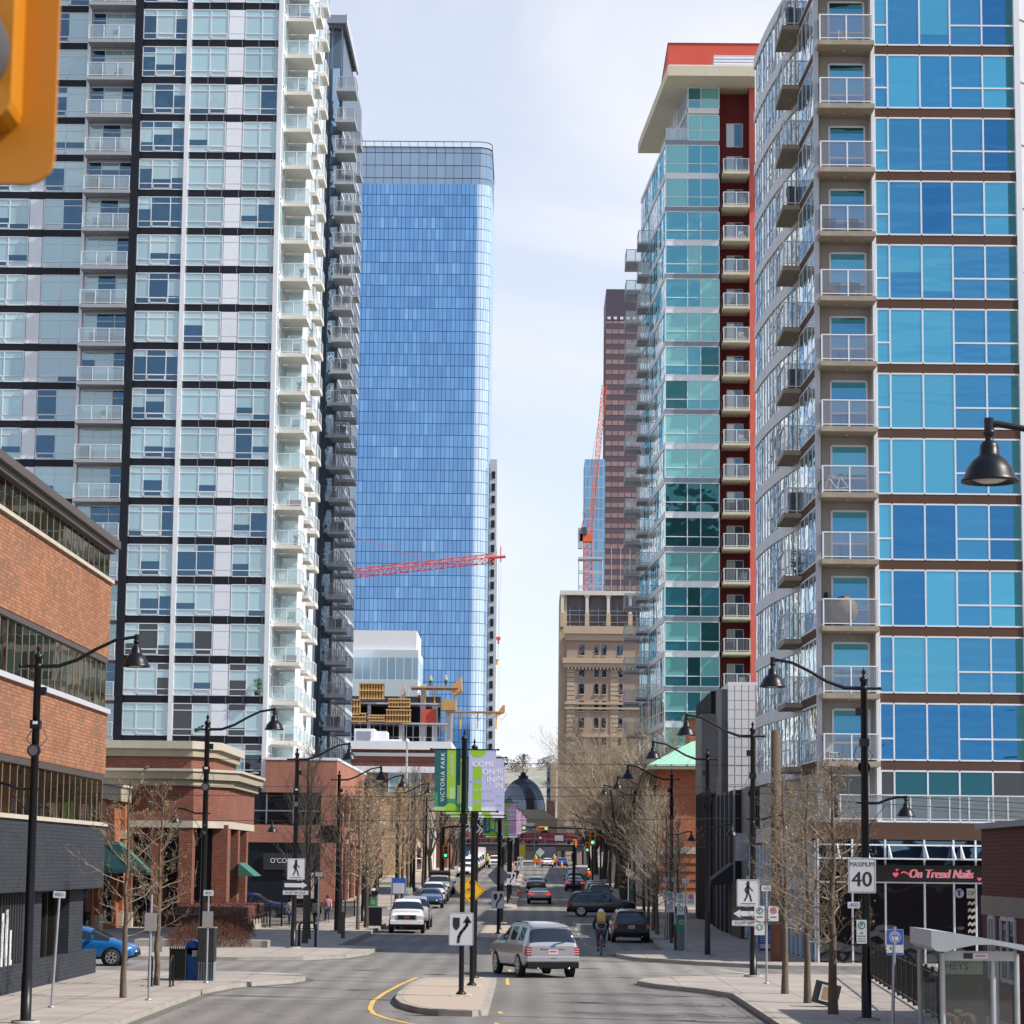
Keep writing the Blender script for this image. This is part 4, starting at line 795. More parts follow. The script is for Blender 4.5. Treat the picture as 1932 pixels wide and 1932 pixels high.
m = MB(); m.box(-27.2, -24.2, 385, 392, 21.8, 23.9, white); m.box(-26.9, -24.7, 384.9, 385.0, 22.1, 23.5, mgrey); m.box(-24.2, -22.4, 386, 392, 21.8, 23.6, white); m.box(-24.8, -20, 384, 385, 21.8, 22.3, white); tag(m.build('rooftop_unit'), 'white box unit with grey louvre on the roof of the banded brick building', 'roof unit')
m = MB(); m.lathe([(.14, 4), (.14, 20.6), (.3, 20.7), (.3, 21.1), (.05, 21.3)], white, (-18, 360, 0), 10); tag(m.build('white_mast'), 'slim white mast in front of the banded brick building', 'mast')
block('tan brick corner building with two narrow windows', 'tan_building', -22, -14.5, 315, 345, 12.4, br_tn, [(-22.2, -14.3, 314.7, 345, 12.0, 12.6, tan), (-22.1, -14.4, 314.8, 345, 7.0, 7.3, stone)],
      [(-17.2, -16.6, 8.3, 11, 'f'), (-16.1, -15.5, 8.3, 11, 'f'), (322, 326, 8.3, 11, 'r'), (332, 336, 8.3, 11, 'r'), (316, 330, .6 + 2.5, 6, 'r')])
block('white plastered building beyond the tan brick one', 'plaster_building', -22, -14.3, 350, 375, 12, mat('white_plaster', (.6, .58, .54), .85), [], [(352, 358, 6, 9, 'r')])
block('rust brick shop with dark upper windows behind the bare street trees', 'brick_shop', -28, -17.6, 258, 300, 8.6, br_o2, [(-28.1, -17.4, 257.8, 300, 8.4, 8.8, white)], [(262, 274, 5.2, 7.8, 'r', gl_shop, blackm, 4), (282, 294, 5.2, 7.8, 'r', gl_shop, blackm, 4), (260, 298, 1.6, 4.4, 'r', gl_shop, blackm, 10)])
block('shop with a stepped beige cornice next to the rose brick podium', 'corniced_shop', -26, -15.0, 228, 250, 9.4, br_pk, [(-26.2, -14.6, 227.6, 250, 10.4, 11.3, tan), (-26.2, -14.85, 227.8, 250, 9.4, 10.4, tan), (-26.2, -14.4, 227.4, 250.2, 11.3, 11.6, stone)], [(230, 248, 1.6, 4.6, 'r', gl_shop, blackm, 6)])
block('grey warehouse far along the left sidewalk', 'far_building', -26, -14.6, 425, 470, 12, mat('far_grey', (.22, .2, .19), .85), [(-26, -14.3, 424.6, 470, 11.4, 12.2, stone)], [(427, 440, 6, 9, 'r')])
# restaurant and its patio corner
RS = thing('restaurant_building', 'two tiered red brick restaurant with tan cornices and green awnings', 'building', (-22, 150, 0))
m = MB(); pts = lambda o: [(-30, 150 - o), (-19.9 , 150 - o), (-18.1 + o, 152.4), (-18.1 + o, 166), (-30, 166)]
m.prism([(-30, 150), (-20.6, 150), (-19.9, 150), (-18.1, 152.4), (-18.1, 166), (-30, 166)], 6.1, 8.3, br_rd); m.prism([(-27.5, 150.8), (-20.2, 150.8), (-19.1, 152.5), (-19.1, 164), (-27.5, 164)], 8.9, 10.1, br_rd)
for x0, x1, y0, y1 in ((-24.3, -23.4, 150, 151), (-20.7, -19.9, 150, 151.2), (-19.0, -18.1, 152, 153.5), (-18.9, -18.1, 157.5, 158.4), (-18.9, -18.1, 162, 163), (-22.3, -21.6, 150.2, 151)): m.box(x0, x1, y0, y1, 1.0, 6.1, br_rd)
m.build('wall', RS, True)
m = MB(); m.prism(pts(.25), 8.3, 8.7, tan); m.prism(pts(.55), 8.7, 9.15, tan); m.prism(pts(.7), 9.15, 9.3, stone)
c2 = lambda o: [(-27.6, 150.7 - o), (-20.1, 150.7 - o), (-19.0 + o, 152.4), (-19.0 + o, 164), (-27.6, 164)]; m.prism(c2(.15), 10.05, 10.5, tan); m.prism(c2(.4), 10.5, 10.95, stone); m.prism([(x, y - .02) for x, y in pts(.04)], 5.9, 6.3, stone); m.build('cornice', RS, True)
m = MB(); m.box(-24.2, -18.5, 152.3, 165.5, 0, 6, dkroom); m.box(-24.2, -18.0, 151.9, 152.3, .0, .4, stone); m.build('interior', RS, True)
m = MB(); 
for x0, x1, y0, y1 in ((-24.4, -23.3, 149.95, 151.05), (-20.8, -19.85, 149.9, 151.3), (-19.1, -18.05, 151.9, 153.6), (-19, -18.05, 157.4, 158.5)): m.box(x0, x1, y0, y1, .1, 1.0, stone)
m.build('column_base', RS, True)
for x0, x1 in ((-23.3, -22.4), (-21.5, -20.8)): fwindow(Fr((0, 151.2), (1, 0)), [x0, (x0 + x1) / 2, x1], [.4, 3.4, 5.8], lambda i, j: gl_shop, blackm, fw=.08, fd=.06).build('window', RS, True)
m = MB(); m.box(-34, -23.9, 126, 149.9, 0, 7.3, br_o2); m.box(-34, -23.5, 125.8, 149.9, 7.3, 8.1, tan); m.box(-34, -23.4, 125.7, 149.9, 8.1, 8.25, stone)
for y in (127.5, 134, 140.5, 148.6): m.box(-23.9, -23.65, y, y + 1.2, 1, 7.3, br_o2); m.box(-23.9, -23.6, y - .05, y + 1.25, 0, 1, stone); m.box(-23.9, -23.6, y - .05, y + 1.25, 5.2, 5.7, stone)
m.build('side_wing', RS, True)
for y0, y1 in ((135.2, 140.5), (141.7, 148.4)): m = MB(); m.add([(-23.7, y0, 5.0), (-23.7, y1, 5.0), (-22.1, y1, 3.5), (-22.1, y0, 3.5), (-22.1, y0, 3.3), (-22.1, y1, 3.3), (-23.7, y0, 3.3), (-23.7, y1, 3.3)], [(0, 3, 2, 1), (3, 4, 5, 2), (0, 6, 4, 3), (1, 2, 5, 7)], awng); m.build('awning', RS, True)
m = MB(); m.add([(-18.0, 157, 3.9), (-18.0, 161, 3.9), (-17.0, 161, 3.1), (-17.0, 157, 3.1), (-18, 157, 3.1), (-18, 161, 3.1)], [(0, 3, 2, 1), (0, 4, 3), (1, 2, 5)], awng)
m.build('awning', RS, True)
m = MB(); [fquad(m, Fr((-23.89, 0), (0, 1), (1, 0)), y, y + 4, .5, 4.9, .02, gl_shop) for y in (129, 135.5, 142)]; m.build('side_window', RS, True)
hedge = mat('dry_red_hedge', (.115, .04, .03), .95, var=.5, scale=8)
# near left brick building
NB = thing('brick_office', 'orange brick office block with bronze window bands and a black painted lower storey', 'building', (-20, 70, 0))
XN = -14.8
m = MB(); m.box(-45, XN, 30, 88.4, 10.9, 13.55, br_or); m.box(-45, XN, 30, 88.4, 6.9, 9.0, br_or); m.build('wall', NB, True)
m = MB(); m.box(-45, XN + .05, 30, 88.45, 3.05, 5.15, br_bk); m.box(-45, XN - .92, 30, 87, .0, 3.05, br_bk); m.box(XN - .92, XN - .4, 84.6, 87.2, .1, 3.05, br_bk); m.box(XN - .92, XN - .36, 76.7, 79.6, .1, 3.05, br_bk); m.box(XN - .92, XN - .36, 50, 66, .1, 3.05, br_bk); m.build('black_lower_wall', NB, True)
m = MB(); m.box(-45, XN + .25, 30, 88.7, 14.75, 15.0, mat('bronze_cap', (.07, .055, .05), .5)); m.box(-45, XN + .1, 30, 88.5, 14.55, 14.75, MATS['bronze_cap']); m.box(-45, XN + .1, 30, 88.5, 13.5, 13.62, stone); m.box(-45, XN + .1, 30, 88.5, 8.98, 9.14, lgrey); m.box(-45, XN + .12, 30, 88.55, 5.13, 5.25, stone); m.box(-45, XN - .02, 30, 88.3, 10.72, 10.9, MATS['bronze_cap']); m.box(-45, XN - .02, 30, 88.3, 6.7, 6.9, MATS['bronze_cap']); m.build('trim', NB, True)
FN = Fr((XN - .12, 0), (0, 1), (1, 0)); brz = mat('bronze_mullion', (.24, .18, .12), .45)
for (z0, z1) in ((13.62, 14.56), (9.14, 10.73), (5.25, 6.71)):
    for y in [30 + 8.35 * k for k in range(7)]: fwindow(FN, [y + 1.04 * k for k in range(9)], [z0, z1], lambda i, j: gl_bronze, brz, fw=.05, fd=.035).build('window', NB, True)
    m = MB(); m.box(-45, XN - .121, 30, 88.2, z0, z1, dkroom); m.build('band_backing', NB, True)
m = fwindow(Fr((XN - .9, 0), (0, 1), (1, 0)), [79.7, 81.3, 82.9, 84.5], [.6, 3.0], lambda i, j: gl_bronze, blackm, fw=.12, fd=.1); m.build('shop_window', NB, True)
m = MB(); m.box(XN - .9, XN - .35, 74, 89, .15, .35, blackm); m.prism([(XN - .6, 70), (XN - .25, 70), (XN - .25, 89.2), (XN - .6, 89.2)], .1, lambda x, y: .95, br_bk); m.build('planter_wall', NB, True)
m = MB(); random.seed(3)
grav = mat('white_gravel', (.5, .47, .42), .9, var=.4, scale=20); m.box(XN - .9, XN - .6, 70, 89, .35, .8, grav); m.build('planter_gravel', NB, True)
m = MB()
m.box(XN - .92, XN - .40, 66, 76.7, .3, 3.05, mgrey)
for k in range(27): y = 66.1 + .39 * k; m.box(XN - .40, XN - .34, y, y + .16, .3, 3.05, blackm)
mw = mat('mural_white', (.62, .62, .62), .7)
for y, w, h, z in ((73.6, .3, 1.9, .55), (74.15, .34, 1.95, .6), (73.12, .22, 1.25, .6), (74.8, .2, 1.15, .8), (75.0, .16, .5, .6), (72.2, .22, 1.25, .65), (72.75, .2, 1.2, .62), (72.42, .34, .2, .5), (72.42, .34, .2, 1.78)): m.box(XN - .34, XN - .325, y, y + w, z, z + h, mw)
m.build('slat_mural', NB, True)
# right side: green roofed brick building, black and white block, colour panel block
GR = thing('brick_building', 'rust brick corner building with a pale green metal hip roof', 'building', (11, 197, 0))
m = MB(); m.box(9.45, 24, 197, 214, .7, 11.3, br_o2); m.box(12, 14, 200, 205, 11.3, 15.4, br_o2); m.build('wall', GR, True)
m = MB(); m.box(9.3, 24, 196.85, 214, .7, 5.0, br_o2); m.box(9.25, 24, 196.75, 214, 4.9, 5.4, stone); [m.box(9.28, 24, 196.8, 214, 1 + .62 * k, 1.08 + .62 * k, MATS['dark_room']) for k in range(6)]; m.box(9.28, 24, 196.78, 214, .6, 1.9, stone); m.build('stone_base', GR, True)
m = MB(); m.box(8.6, 25, 196, 215, 11.3, 11.55, cream); m.prism([(8.5, 195.9), (25, 195.9), (25, 215), (8.5, 215)], 11.55, 14.6, green, taper=[(14, 202), (25, 202), (25, 208), (14, 208)])
for k in range(9): x = 9.2 + 1.2 * k; t = min(1, 1); m.cyl((x, 195.9, 11.6), (min(x + 5.0 * (1 if x < 14 else 0), 14.6) if x < 14 else x, 202 if True else 0, 14.65), .07, green, 4)
m.box(11.7, 14.4, 199.6, 205.4, 15.4, 15.8, dgreen); m.build('roof', GR, True)
for y in (199, 202, 205, 208): fwindow(Fr((9.45, 0), (0, 1), (-1, 0)), [y, y + .7, y + 1.4], [6.2, 9.6], lambda i, j: gl_shop, tan, fw=.1).build('window', GR, True)
fwindow(Fr((0, 197), (1, 0)), [15.5, 16.4, 17.3], [6.2, 9.6], lambda i, j: gl_shop, tan, fw=.1).build('window', GR, True)
BB = thing('black_white_block', 'tall narrow block with black ribbed side and white tiled front', 'building', (13, 165, 0))
tile = mat('white_tile', (.68, .67, .68), .5, var=.03); gtile = mat('grey_tile', (.12, .125, .135), .5, var=.1)
m = MB(); m.box(12.35, 26, 164.9, 186, 0, 15.6, tile); m.box(11.6, 12.35, 165, 186, 0, 15.3, gtile); m.box(12.4, 26, 165.5, 186, 15.6, 15.8, lgrey); m.build('wall', BB, True)
m = MB(); tj = mat('tile_joint', (.52, .51, .52), .6); [m.box(12.38 + .45 * k, 12.395 + .45 * k, 164.88, 164.9, 8, 15.6, tj) for k in range(12)]; [m.box(12.35, 17, 164.885, 164.898, 8 + .6 * k, 8.012 + .6 * k, tj) for k in range(13)]; m.build('tile_joints', BB, True)
m = MB(); m.box(11.45, 11.6, 165.2, 173, 1, 15.2, charcoal); [m.box(11.3, 11.45, 165.4 + .8 * k, 165.6 + .8 * k, .3, 15.2, charcoal) for k in range(20)]; m.build('black_ribs', BB, True)
m = MB(); m.box(10.35, 11.3, 160, 166, 8.5, 13.4, mat('slate_box', (.05, .053, .065), .5)); m.box(11.3, 11.45, 161, 165, 9.5, 12.5, MATS['slate_box']); m.build('projecting_box', BB, True)
LB = thing('shop_row', 'low black ribbed and grey tiled shop row with brown doorway and black awning', 'building', (13, 145, 0))
m = MB(); m.box(11.7, 26, 140.5, 164, 0, 8.35, gtile); m.box(12.6, 26, 139.5, 141, 0, 8.3, lgrey); m.build('wall', LB, True)
m = MB(); m.box(11.35, 11.7, 146, 164, .1, 8.3, charcoal); [m.box(11.25, 11.35, 146 + .7 * k, 146.2 + .7 * k, .1, 8.3, mgrey if k % 5 == 0 else charcoal) for k in range(25)]; [m.box(11.75 + .22 * k, 11.85 + .22 * k, 140.4, 140.5, 4.6, 8.3, charcoal) for k in range(5)]; m.build('ribs', LB, True)
m = MB(); m.box(11.1, 12.6, 139, 146, .1, 3.1, mat('dark_brown_shop', (.035, .02, .016), .6)); fquad(m, Fr((0, 138.99), (1, 0)), 11.3, 12.0, .2, 2.5, .01, gl_side); fbox(m, Fr((0, 138.99), (1, 0)), 11.62, 11.68, .2, 2.5, 0, .06, white); m.build('brown_shop_box', LB, True)
m = MB(); m.add([(11.3, 146.2, 4.2), (11.3, 150, 4.2), (10.0, 150, 3.2), (10.0, 146.2, 3.2), (11.3, 146.2, 3.0), (11.3, 150, 3.0), (10.0, 150, 2.9), (10.0, 146.2, 2.9)], [(0, 1, 2, 3), (3, 2, 6, 7), (0, 3, 7, 4), (1, 5, 6, 2)], blackm); m.build('awning', LB, True)
m = MB(); m.box(11.0, 12.8, 141.2, 141.4, 4.3, 5.8, mat('worn_sign', (.4, .4, .42), .5, var=.4, scale=2)); m.build('blank_sign', LB, True)
CPB = thing('colour_panel_block', 'white block with red, lime and turquoise panels behind the bare trees', 'building', (14, 240, 0))
m = MB(); m.box(9.5, 26, 240, 262, 1, 15, white); m.build('wall', CPB, True)
m = MB()
for x0, x1, z0, z1, c in ((9.7, 10.9, 10.3, 12.2, (.35, .02, .02)), (11.0, 12.2, 10.3, 12.2, (.48, .62, .02)), (9.6, 12.6, 6.8, 10.2, (.02, .42, .55)), (12.6, 15, 6.8, 12, (.3, .5, .55))): m.box(x0, x1, 239.9, 239.98, z0, z1, mat('panel_%d%d' % (x0 * 10, z0 * 10), c, .4))
m.build('colour_panels', CPB, True)
fwindow(Fr((0, 240), (1, 0)), [9.7, 10.7, 11.7, 12.9], [12.9, 14.6], lambda i, j: gl_blind, white).build('window', CPB, True)
block('pale warehouse row behind the large bare elms', 'far_building', 10.6, 30, 280, 400, 11, mat('far_warm', (.34, .3, .26), .85), [(10.4, 30, 279.6, 400, 10.6, 11.2, stone)], [(285, 300, 2, 4, 'l'), (310, 330, 6, 9, 'l'), (340, 360, 6, 9, 'l')])
block('white podium block below the stone hotel', 'far_building', 9.0, 26, 430, 470, 19.5, mat('far_white', (.55, .52, .47), .85), [(8.8, 26, 429.6, 470, 18.6, 19.8, stone)], [(11, 15, 12, 15, 'f'), (11, 15, 6, 9, 'f')])
# maroon brick at lower right
MRB = thing('brick_building', 'low maroon painted brick building at the right edge of the street', 'building', (12, 70, 0))
m = MB(); m.box(12.0, 30, 48, 69.4, 3.3, 5.05, br_mr); m.box(12.0, 30, 48, 69.4, 0, 2.8, br_mr); m.build('wall', MRB, True)
m = MB(); m.box(11.97, 30, 47.9, 69.43, 2.8, 3.3, mat('drab_band', (.24, .21, .18), .85)); m.build('stone_band', MRB, True)
m = MB(); m.box(11.85, 30, 47.8, 69.55, 5.05, 5.2, mgrey); m.build('parapet_cap', MRB, True)
for y0, y1 in ((67.5, 68.3), (64.6, 66.5), (60, 62)): fwindow(Fr((12.0, 0), (0, 1), (-1, 0)), [y0, (y0 + y1) / 2, y1], [1.2, 2.75], lambda i, j: gl_shop, lgrey, fw=.1, fd=.06).build('window', MRB, True)
# far end of the street
OV = thing('rail_overpass', 'dark steel railway overpass across the far end of the street', 'bridge', (0, 480, 0))
m = MB(); m.box(-80, 80, 480, 492, 6.5, 7.6, mat('bridge_steel', (.05, .045, .045), .7)); m.box(-80, -14, 482, 490, 3, 6.5, mat('abutment', (.16, .14, .12), .9)); m.box(9, 80, 482, 490, 3, 6.5, MATS['abutment']); m.box(-80, 80, 479.9, 480, 7.6, 7.7, mgrey); [m.box(x, x + .6, 484, 484.6, 3.5, 6.5, mgrey) for x in (-6, 0, 5)]; m.build('deck', OV, True)
m = MB(); [m.cyl((x, 480.1, 7.6), (x, 480.1, 8.7), .04, mgrey, 4) for x in range(-40, 40, 2)]; m.box(-80, 80, 480.05, 480.15, 8.65, 8.72, mgrey); m.build('railing', OV, True)
mrn = mat('rail_maroon', (.16, .015, .03), .6)
for i, x in enumerate((-13.5, -2.2, 9.4)):
    q = thing('rail_car', 'maroon rail car on the overpass, ' + ('partly behind the banner poles' if i == 0 else 'bearing a white diamond mark' if i == 1 else 'rightmost, behind the bare trees'), 'rail car', (x, 485, 7.6), 0, 'maroon rail cars on the overpass')
    m = MB(); m.box(0, 11, 0, 2.9, .45, 2.25, mrn); [m.box(.5 + 1.5 * k, .56 + 1.5 * k, -.05, 0, .5, 2.2, mrn) for k in range(8)]
    if i == 1: m.add([(3, -.07, 1.3), (3.3, -.07, 1), (3.6, -.07, 1.3), (3.3, -.07, 1.6)], [(0, 1, 2, 3)], white); m.box(6, 7.6, -.07, -.05, .8, 1.8, lgrey)
    m.build('body', q); m = MB(); [m.lathe([(0, -.1), (.45, -.1), (.45, .1), (0, .1)], charcoal, (0, 0, 0), 10, 'X') for _ in ()]
    for xx in (1.2, 2.4, 8.6, 9.8): m.add([(xx + .42 * cos(a), -.06, .42 + .42 * sin(a)) for a in [2 * pi * k / 10 for k in range(10)]], [tuple(range(10))], charcoal)
    m.build('wheels', q)
m = MB(); m.box(-4.0, .3, 470, 470.3, 9.6, 11.4, mat('billboard_grey', (.30, .30, .31), .6)); m.text('C Bo', 1.1, blackm, Matrix.Translation((-1.6, 469.97, 10.5)) @ Matrix.Rotation(pi / 2, 4, 'X'), shear=.2); m.cyl((-3.8, 470.2, 3.7), (-3.8, 470.2, 9.6), .12, mgrey, 6); m.cyl((0, 470.2, 3.7), (0, 470.2, 9.6), .12, mgrey, 6); tag(m.build('billboard'), 'grey billboard with dark lettering above the overpass', 'billboard')
DM = thing('domed_hall', 'tan hall with arched windows and a dark panelled dome', 'building', (-1, 560, 0))
m = MB(); m.box(-14, 6, 562, 590, 3, 14.0, tan); m.prism([(-10, 562.1), (4.5, 562.1), (4.5, 580), (-10, 580)], 14, 15.8, tan, taper=[(-7.5, 563), (2, 563), (2, 578), (-7.5, 578)]); m.build('wall', DM, True)
m = MB(); dome_g = curtain('dome_panels', 2.4, 3.6, [(.3, (.02, .026, .035)), (.6, (.05, .06, .08)), (.8, (.28, .3, .34))], (.02, .02, .02), .03, .03, (.4, .5, .6), .15, mix=.9)
prof = [(5.0 * cos(a), 15.3 + 7.6 * sin(a)) for a in [pi / 2 * k / 7 for k in range(7)]]; m.lathe(prof + [(.9, 22.7)], dome_g, (-2.6, 568, 0), 14); m.build('dome', DM, True)
m = MB(); m.lathe([(1.1, 22.6), (1.1, 23.2), (.6, 23.5), (.6, 24), (0, 24.1)], charcoal, (-2.6, 568, 0), 10); m.build('lantern', DM, True)
m = MB()
for cx, cz, r in ((-1.4, 10.4, 1.9), (2.2, 10.2, 1.1), (-6, 10.4, 1.9)): m.add([(cx + r * cos(a), 561.95, cz + r * sin(a)) for a in [2 * pi * k / 20 for k in range(20)]], [tuple(range(20))], dkroom)
m.build('arched_window', DM, True)
# hill
m = MB(); vs = []; fs = []; nx, ny = 60, 14; random.seed(4)
for j in range(ny):
    for i in range(nx):
        x = -700 + 1400 * i / (nx - 1); y = 1300 + 1100 * j / (ny - 1); t = min(1, j / 9); vs.append((x, y, 4 + 76 * (3 * t * t - 2 * t ** 3) + 3 * sin(x * .013) * t + random.uniform(-1, 1)))
for j in range(ny - 1):
    for i in range(nx - 1): a = j * nx + i; fs.append((a, a + 1, a + nx + 1, a + nx))
m.add(vs, fs, mat('hazed_hill_scrub', (.30, .29, .24), .95, var=.35, scale=.02), True); m.build('hill', kind='structure')  # scrub colour paled to stand for distance haze
for k, (x, y) in enumerate(((-62, 1990), (-40, 2040), (-22, 1960), (2, 2020), (24, 1975), (48, 2050), (-84, 2040))):
    H = thing('hill_house', ['grey roofed house', 'white gabled house', 'brown roofed house', 'low pale house', 'dark roofed house', 'cream gabled house', 'grey flat-fronted house'][k] + ' on the far hill' + [', left of the banner poles', '', ' above the dome', ' right of the dome', ' beside the dark red building', ', farthest right', ', farthest left'][k], 'house', (x, y, 62 + (y - 1960) * .07), 0, 'houses on the far hill')
    m = MB(); m.box(-6, 6, 0, 9, -10, 6, mat('house_wall%d' % (k % 3), [(.5, .48, .45), (.36, .32, .28), (.42, .43, .46)][k % 3], .8)); m.build('wall', H)
    m = MB(); m.add([(-7, -1, 6), (7, -1, 6), (7, 10, 6), (-7, 10, 6), (-7, 4.5, 10), (7, 4.5, 10)], [(0, 1, 5, 4), (2, 3, 4, 5), (0, 4, 3), (1, 2, 5)], mat('house_roof%d' % (k % 2), [(.16, .16, .18), (.2, .15, .12)][k % 2], .8)); m.build('roof', H)
    m = MB(); [m.box(x0, x0 + 1.6, -.08, .02, 1.5, 3.5, gl_shop) for x0 in (-4.5, -1, 2.8)]; m.build('window', H)
# ---------------------------------------------------------------- street lamps
RX = Matrix.Rotation(pi / 2, 4, 'X')
lampglow = mat('lamp_lens', (.55, .5, .42), .3); steel = mat('galvanised_steel', (.42, .43, .46), .4, metal=.6, var=.12)
blackg = mat('black_gloss_metal', (.006, .0065, .009), .38, spec=.35, var=.1)
def bell(m, x, z, s, mt):  # lamp head hanging below (x, z)
    P_ = [(.0, 0), (.07, 0), (.085, -.05), (.055, -.09), (.055, -.14), (.10, -.17), (.125, -.22), (.13, -.33), (.17, -.36), (.235, -.42), (.30, -.52), (.335, -.62), (.37, -.66), (.375, -.69), (.33, -.69), (.28, -.6), (.0, -.6)]
    m.lathe([(r * s, z_ * s) for r, z_ in P_], mt, (x, 0, z), 20)
def make_lamp(label, group):
    t = thing('street_lamp', label, 'street lamp', group=group)
    m = MB(); m.lathe([(.0, 0), (.27, 0), (.27, .06), (.13, .08), (.13, 1.1), (.115, 1.2), (.11, 2.6), (.085, 8.62), (.11, 8.64), (.11, 8.72), (.05, 8.76), (.03, 8.82), (.065, 8.87), (.02, 8.96), (.0, 9.02)], blackg, n=12); m.build('pole', t)
    m = MB(); m.lathe([(.0, 0), (.34, 0), (.34, .1), (.0, .11)], kerbm, (0, 0, -.04), 14); m.build('footing', t)
    pts = [(0, 0, 8.45), (.5, 0, 8.46), (.95, 0, 8.62), (1.4, 0, 8.88), (1.85, 0, 9.10), (2.25, 0, 9.17), (2.36, 0, 9.17)]
    m = MB(); m.tube(pts, [.05, .048, .045, .042, .04, .04, .05], blackg, 8); m.tube([(0, 0, 8.45), (-.42, 0, 8.45)], .035, blackg, 6); m.lathe([(0, 0), (.05, .02), (.05, .08), (0, .1)], blackg, (-.42, 0, 8.4), 8)
    m.lathe([(.0, -.09), (.10, -.06), (.10, .06), (.0, .09)], blackg, (0, 0, 8.45), 10); m.tube([(2.36, 0, 9.24), (2.36, 0, 9.05)], .06, blackg, 8); m.build('upper_arm', t)
    m = MB(); bell(m, 2.36, 9.1, .93, blackg); a = m.build('lamp_shade', t)
    m = MB(); m.lathe([(0, -.05), (.12, -.045), (.24, 0), (0, 0)], lampglow, (2.36, 0, 8.5), 14); m.build('lens', a)
    pts = [(0, 0, 5.5), (-.35, 0, 5.5), (-.6, 0, 5.6), (-.85, 0, 5.66), (-1.06, 0, 5.66)]
    m = MB(); m.tube(pts, [.035] * 5, blackg, 6); m.cyl((-1.06, 0, 5.7), (-1.06, 0, 5.56), .045, blackg, 8); m.tube([(0, 0, 5.5), (.2, 0, 5.5)], .025, blackg, 6); m.tube([(-.1, 0, 4.9), (-.5, 0, 5.42)], .012, blackg, 4); m.build('lower_arm', t)
    m = MB(); bell(m, -1.06, 5.62, .66, blackg); m.build('lamp_shade', t)
    m = MB(); m.lathe([(0, -.05), (.15, -.03), (.15, .06), (.09, .11), (0, .11)], charcoal, (0, -.2, 6.45), 14, 'Y') if False else m.add([(.15 * cos(a), -.24, 6.42 + .15 * sin(a)) for a in [2 * pi * k / 16 for k in range(16)]] + [(.16 * cos(a), -.1, 6.42 + .16 * sin(a)) for a in [2 * pi * k / 16 for k in range(16)]], [tuple(range(16))] + [(k, (k + 1) % 16, 16 + (k + 1) % 16, 16 + k) for k in range(16)], charcoal); m.add([(.115 * cos(a), -.245, 6.42 + .115 * sin(a)) for a in [2 * pi * k / 16 for k in range(16)]], [tuple(range(16))], mat('flood_lens', (.12, .12, .13), .25)); m.build('round_floodlight', t)
    m = MB(); m.box(-.12, .12, -.16, .1, 6.95, 7.15, charcoal); m.box(-.05, .07, -.17, -.155, 7.05, 7.12, white); m.box(.06, .22, -.08, .08, 7.75, 7.95, charcoal); m.tube([(.2, 0, 6.95), (.28, 0, 6.7), (.12, -.1, 6.5)], .012, blackm, 4); m.tube([(-.1, 0, 6.9), (-.22, 0, 6.7), (-.1, 0, 6.55)], .012, blackm, 4); m.build('junction_box', t)
    return t
GL_, GRr = 'black lamp posts along the left sidewalk', 'black lamp posts along the right sidewalk'
lamp = make_lamp('near black lamp post in front of the orange brick office, leftmost of all', GL_)
lamp.location = (-12.0, 61.5, .15)
def lampat(x, y, right, label, s=1):
    c = dup(lamp, (x, y, GZ(y) + .15), pi if right else 0, label); c['group'] = GRr if right else GL_; return c
lampat(-11.6, 94.0 - 3.4, False, 'black lamp post beside the blue bin and utility cabinet')
lampat(-10.8, 116.5, False, 'black lamp post carrying the walking person sign and one way arrow')
for i, (x, y) in enumerate(((-11.05, 145), (-10.7, 162), (-10.6, 199), (-10.6, 222), (-10.6, 252), (-10.6, 292), (-10.5, 320), (-10.4, 360))):
    lampat(x, y, False, ['black lamp post just before the white pickup truck', 'black lamp post with its lamp in front of the banded brick building', 'black lamp post near the dark blue parked car', 'fourth lamp post beyond the first white pickup', 'lamp post beside the old tan truck', 'lamp post in front of the tan brick building', 'far lamp post just left of the mast arm signal', 'farthest lamp post on the left sidewalk'][i])
lampat(7.8, 30.5, True, 'black lamp head hanging into the upper right corner, its post out of frame')
lampat(8.5, 66.4, True, 'tall black lamp post carrying the maximum 40 speed sign')
lampat(7.75, 91.6, True, 'black lamp post behind the walking person sign by the wooden pole')
lampat(7.5, 112, True, 'black lamp post in front of the black ribbed wall on a round concrete footing')
for i, (x, y) in enumerate(((7.35, 138.5), (7.5, 160), (7.7, 199), (7.7, 222), (7.7, 262), (7.7, 300), (7.6, 340))):
    lampat(x, y, True, ['black lamp post in front of the rust brick building', 'black lamp post left of the rust brick building', 'lamp post beyond the green roofed building among the elms', 'second lamp post in the elms', 'third lamp post in the elms', 'fourth lamp post in the elms', 'farthest lamp post on the right sidewalk'][i])

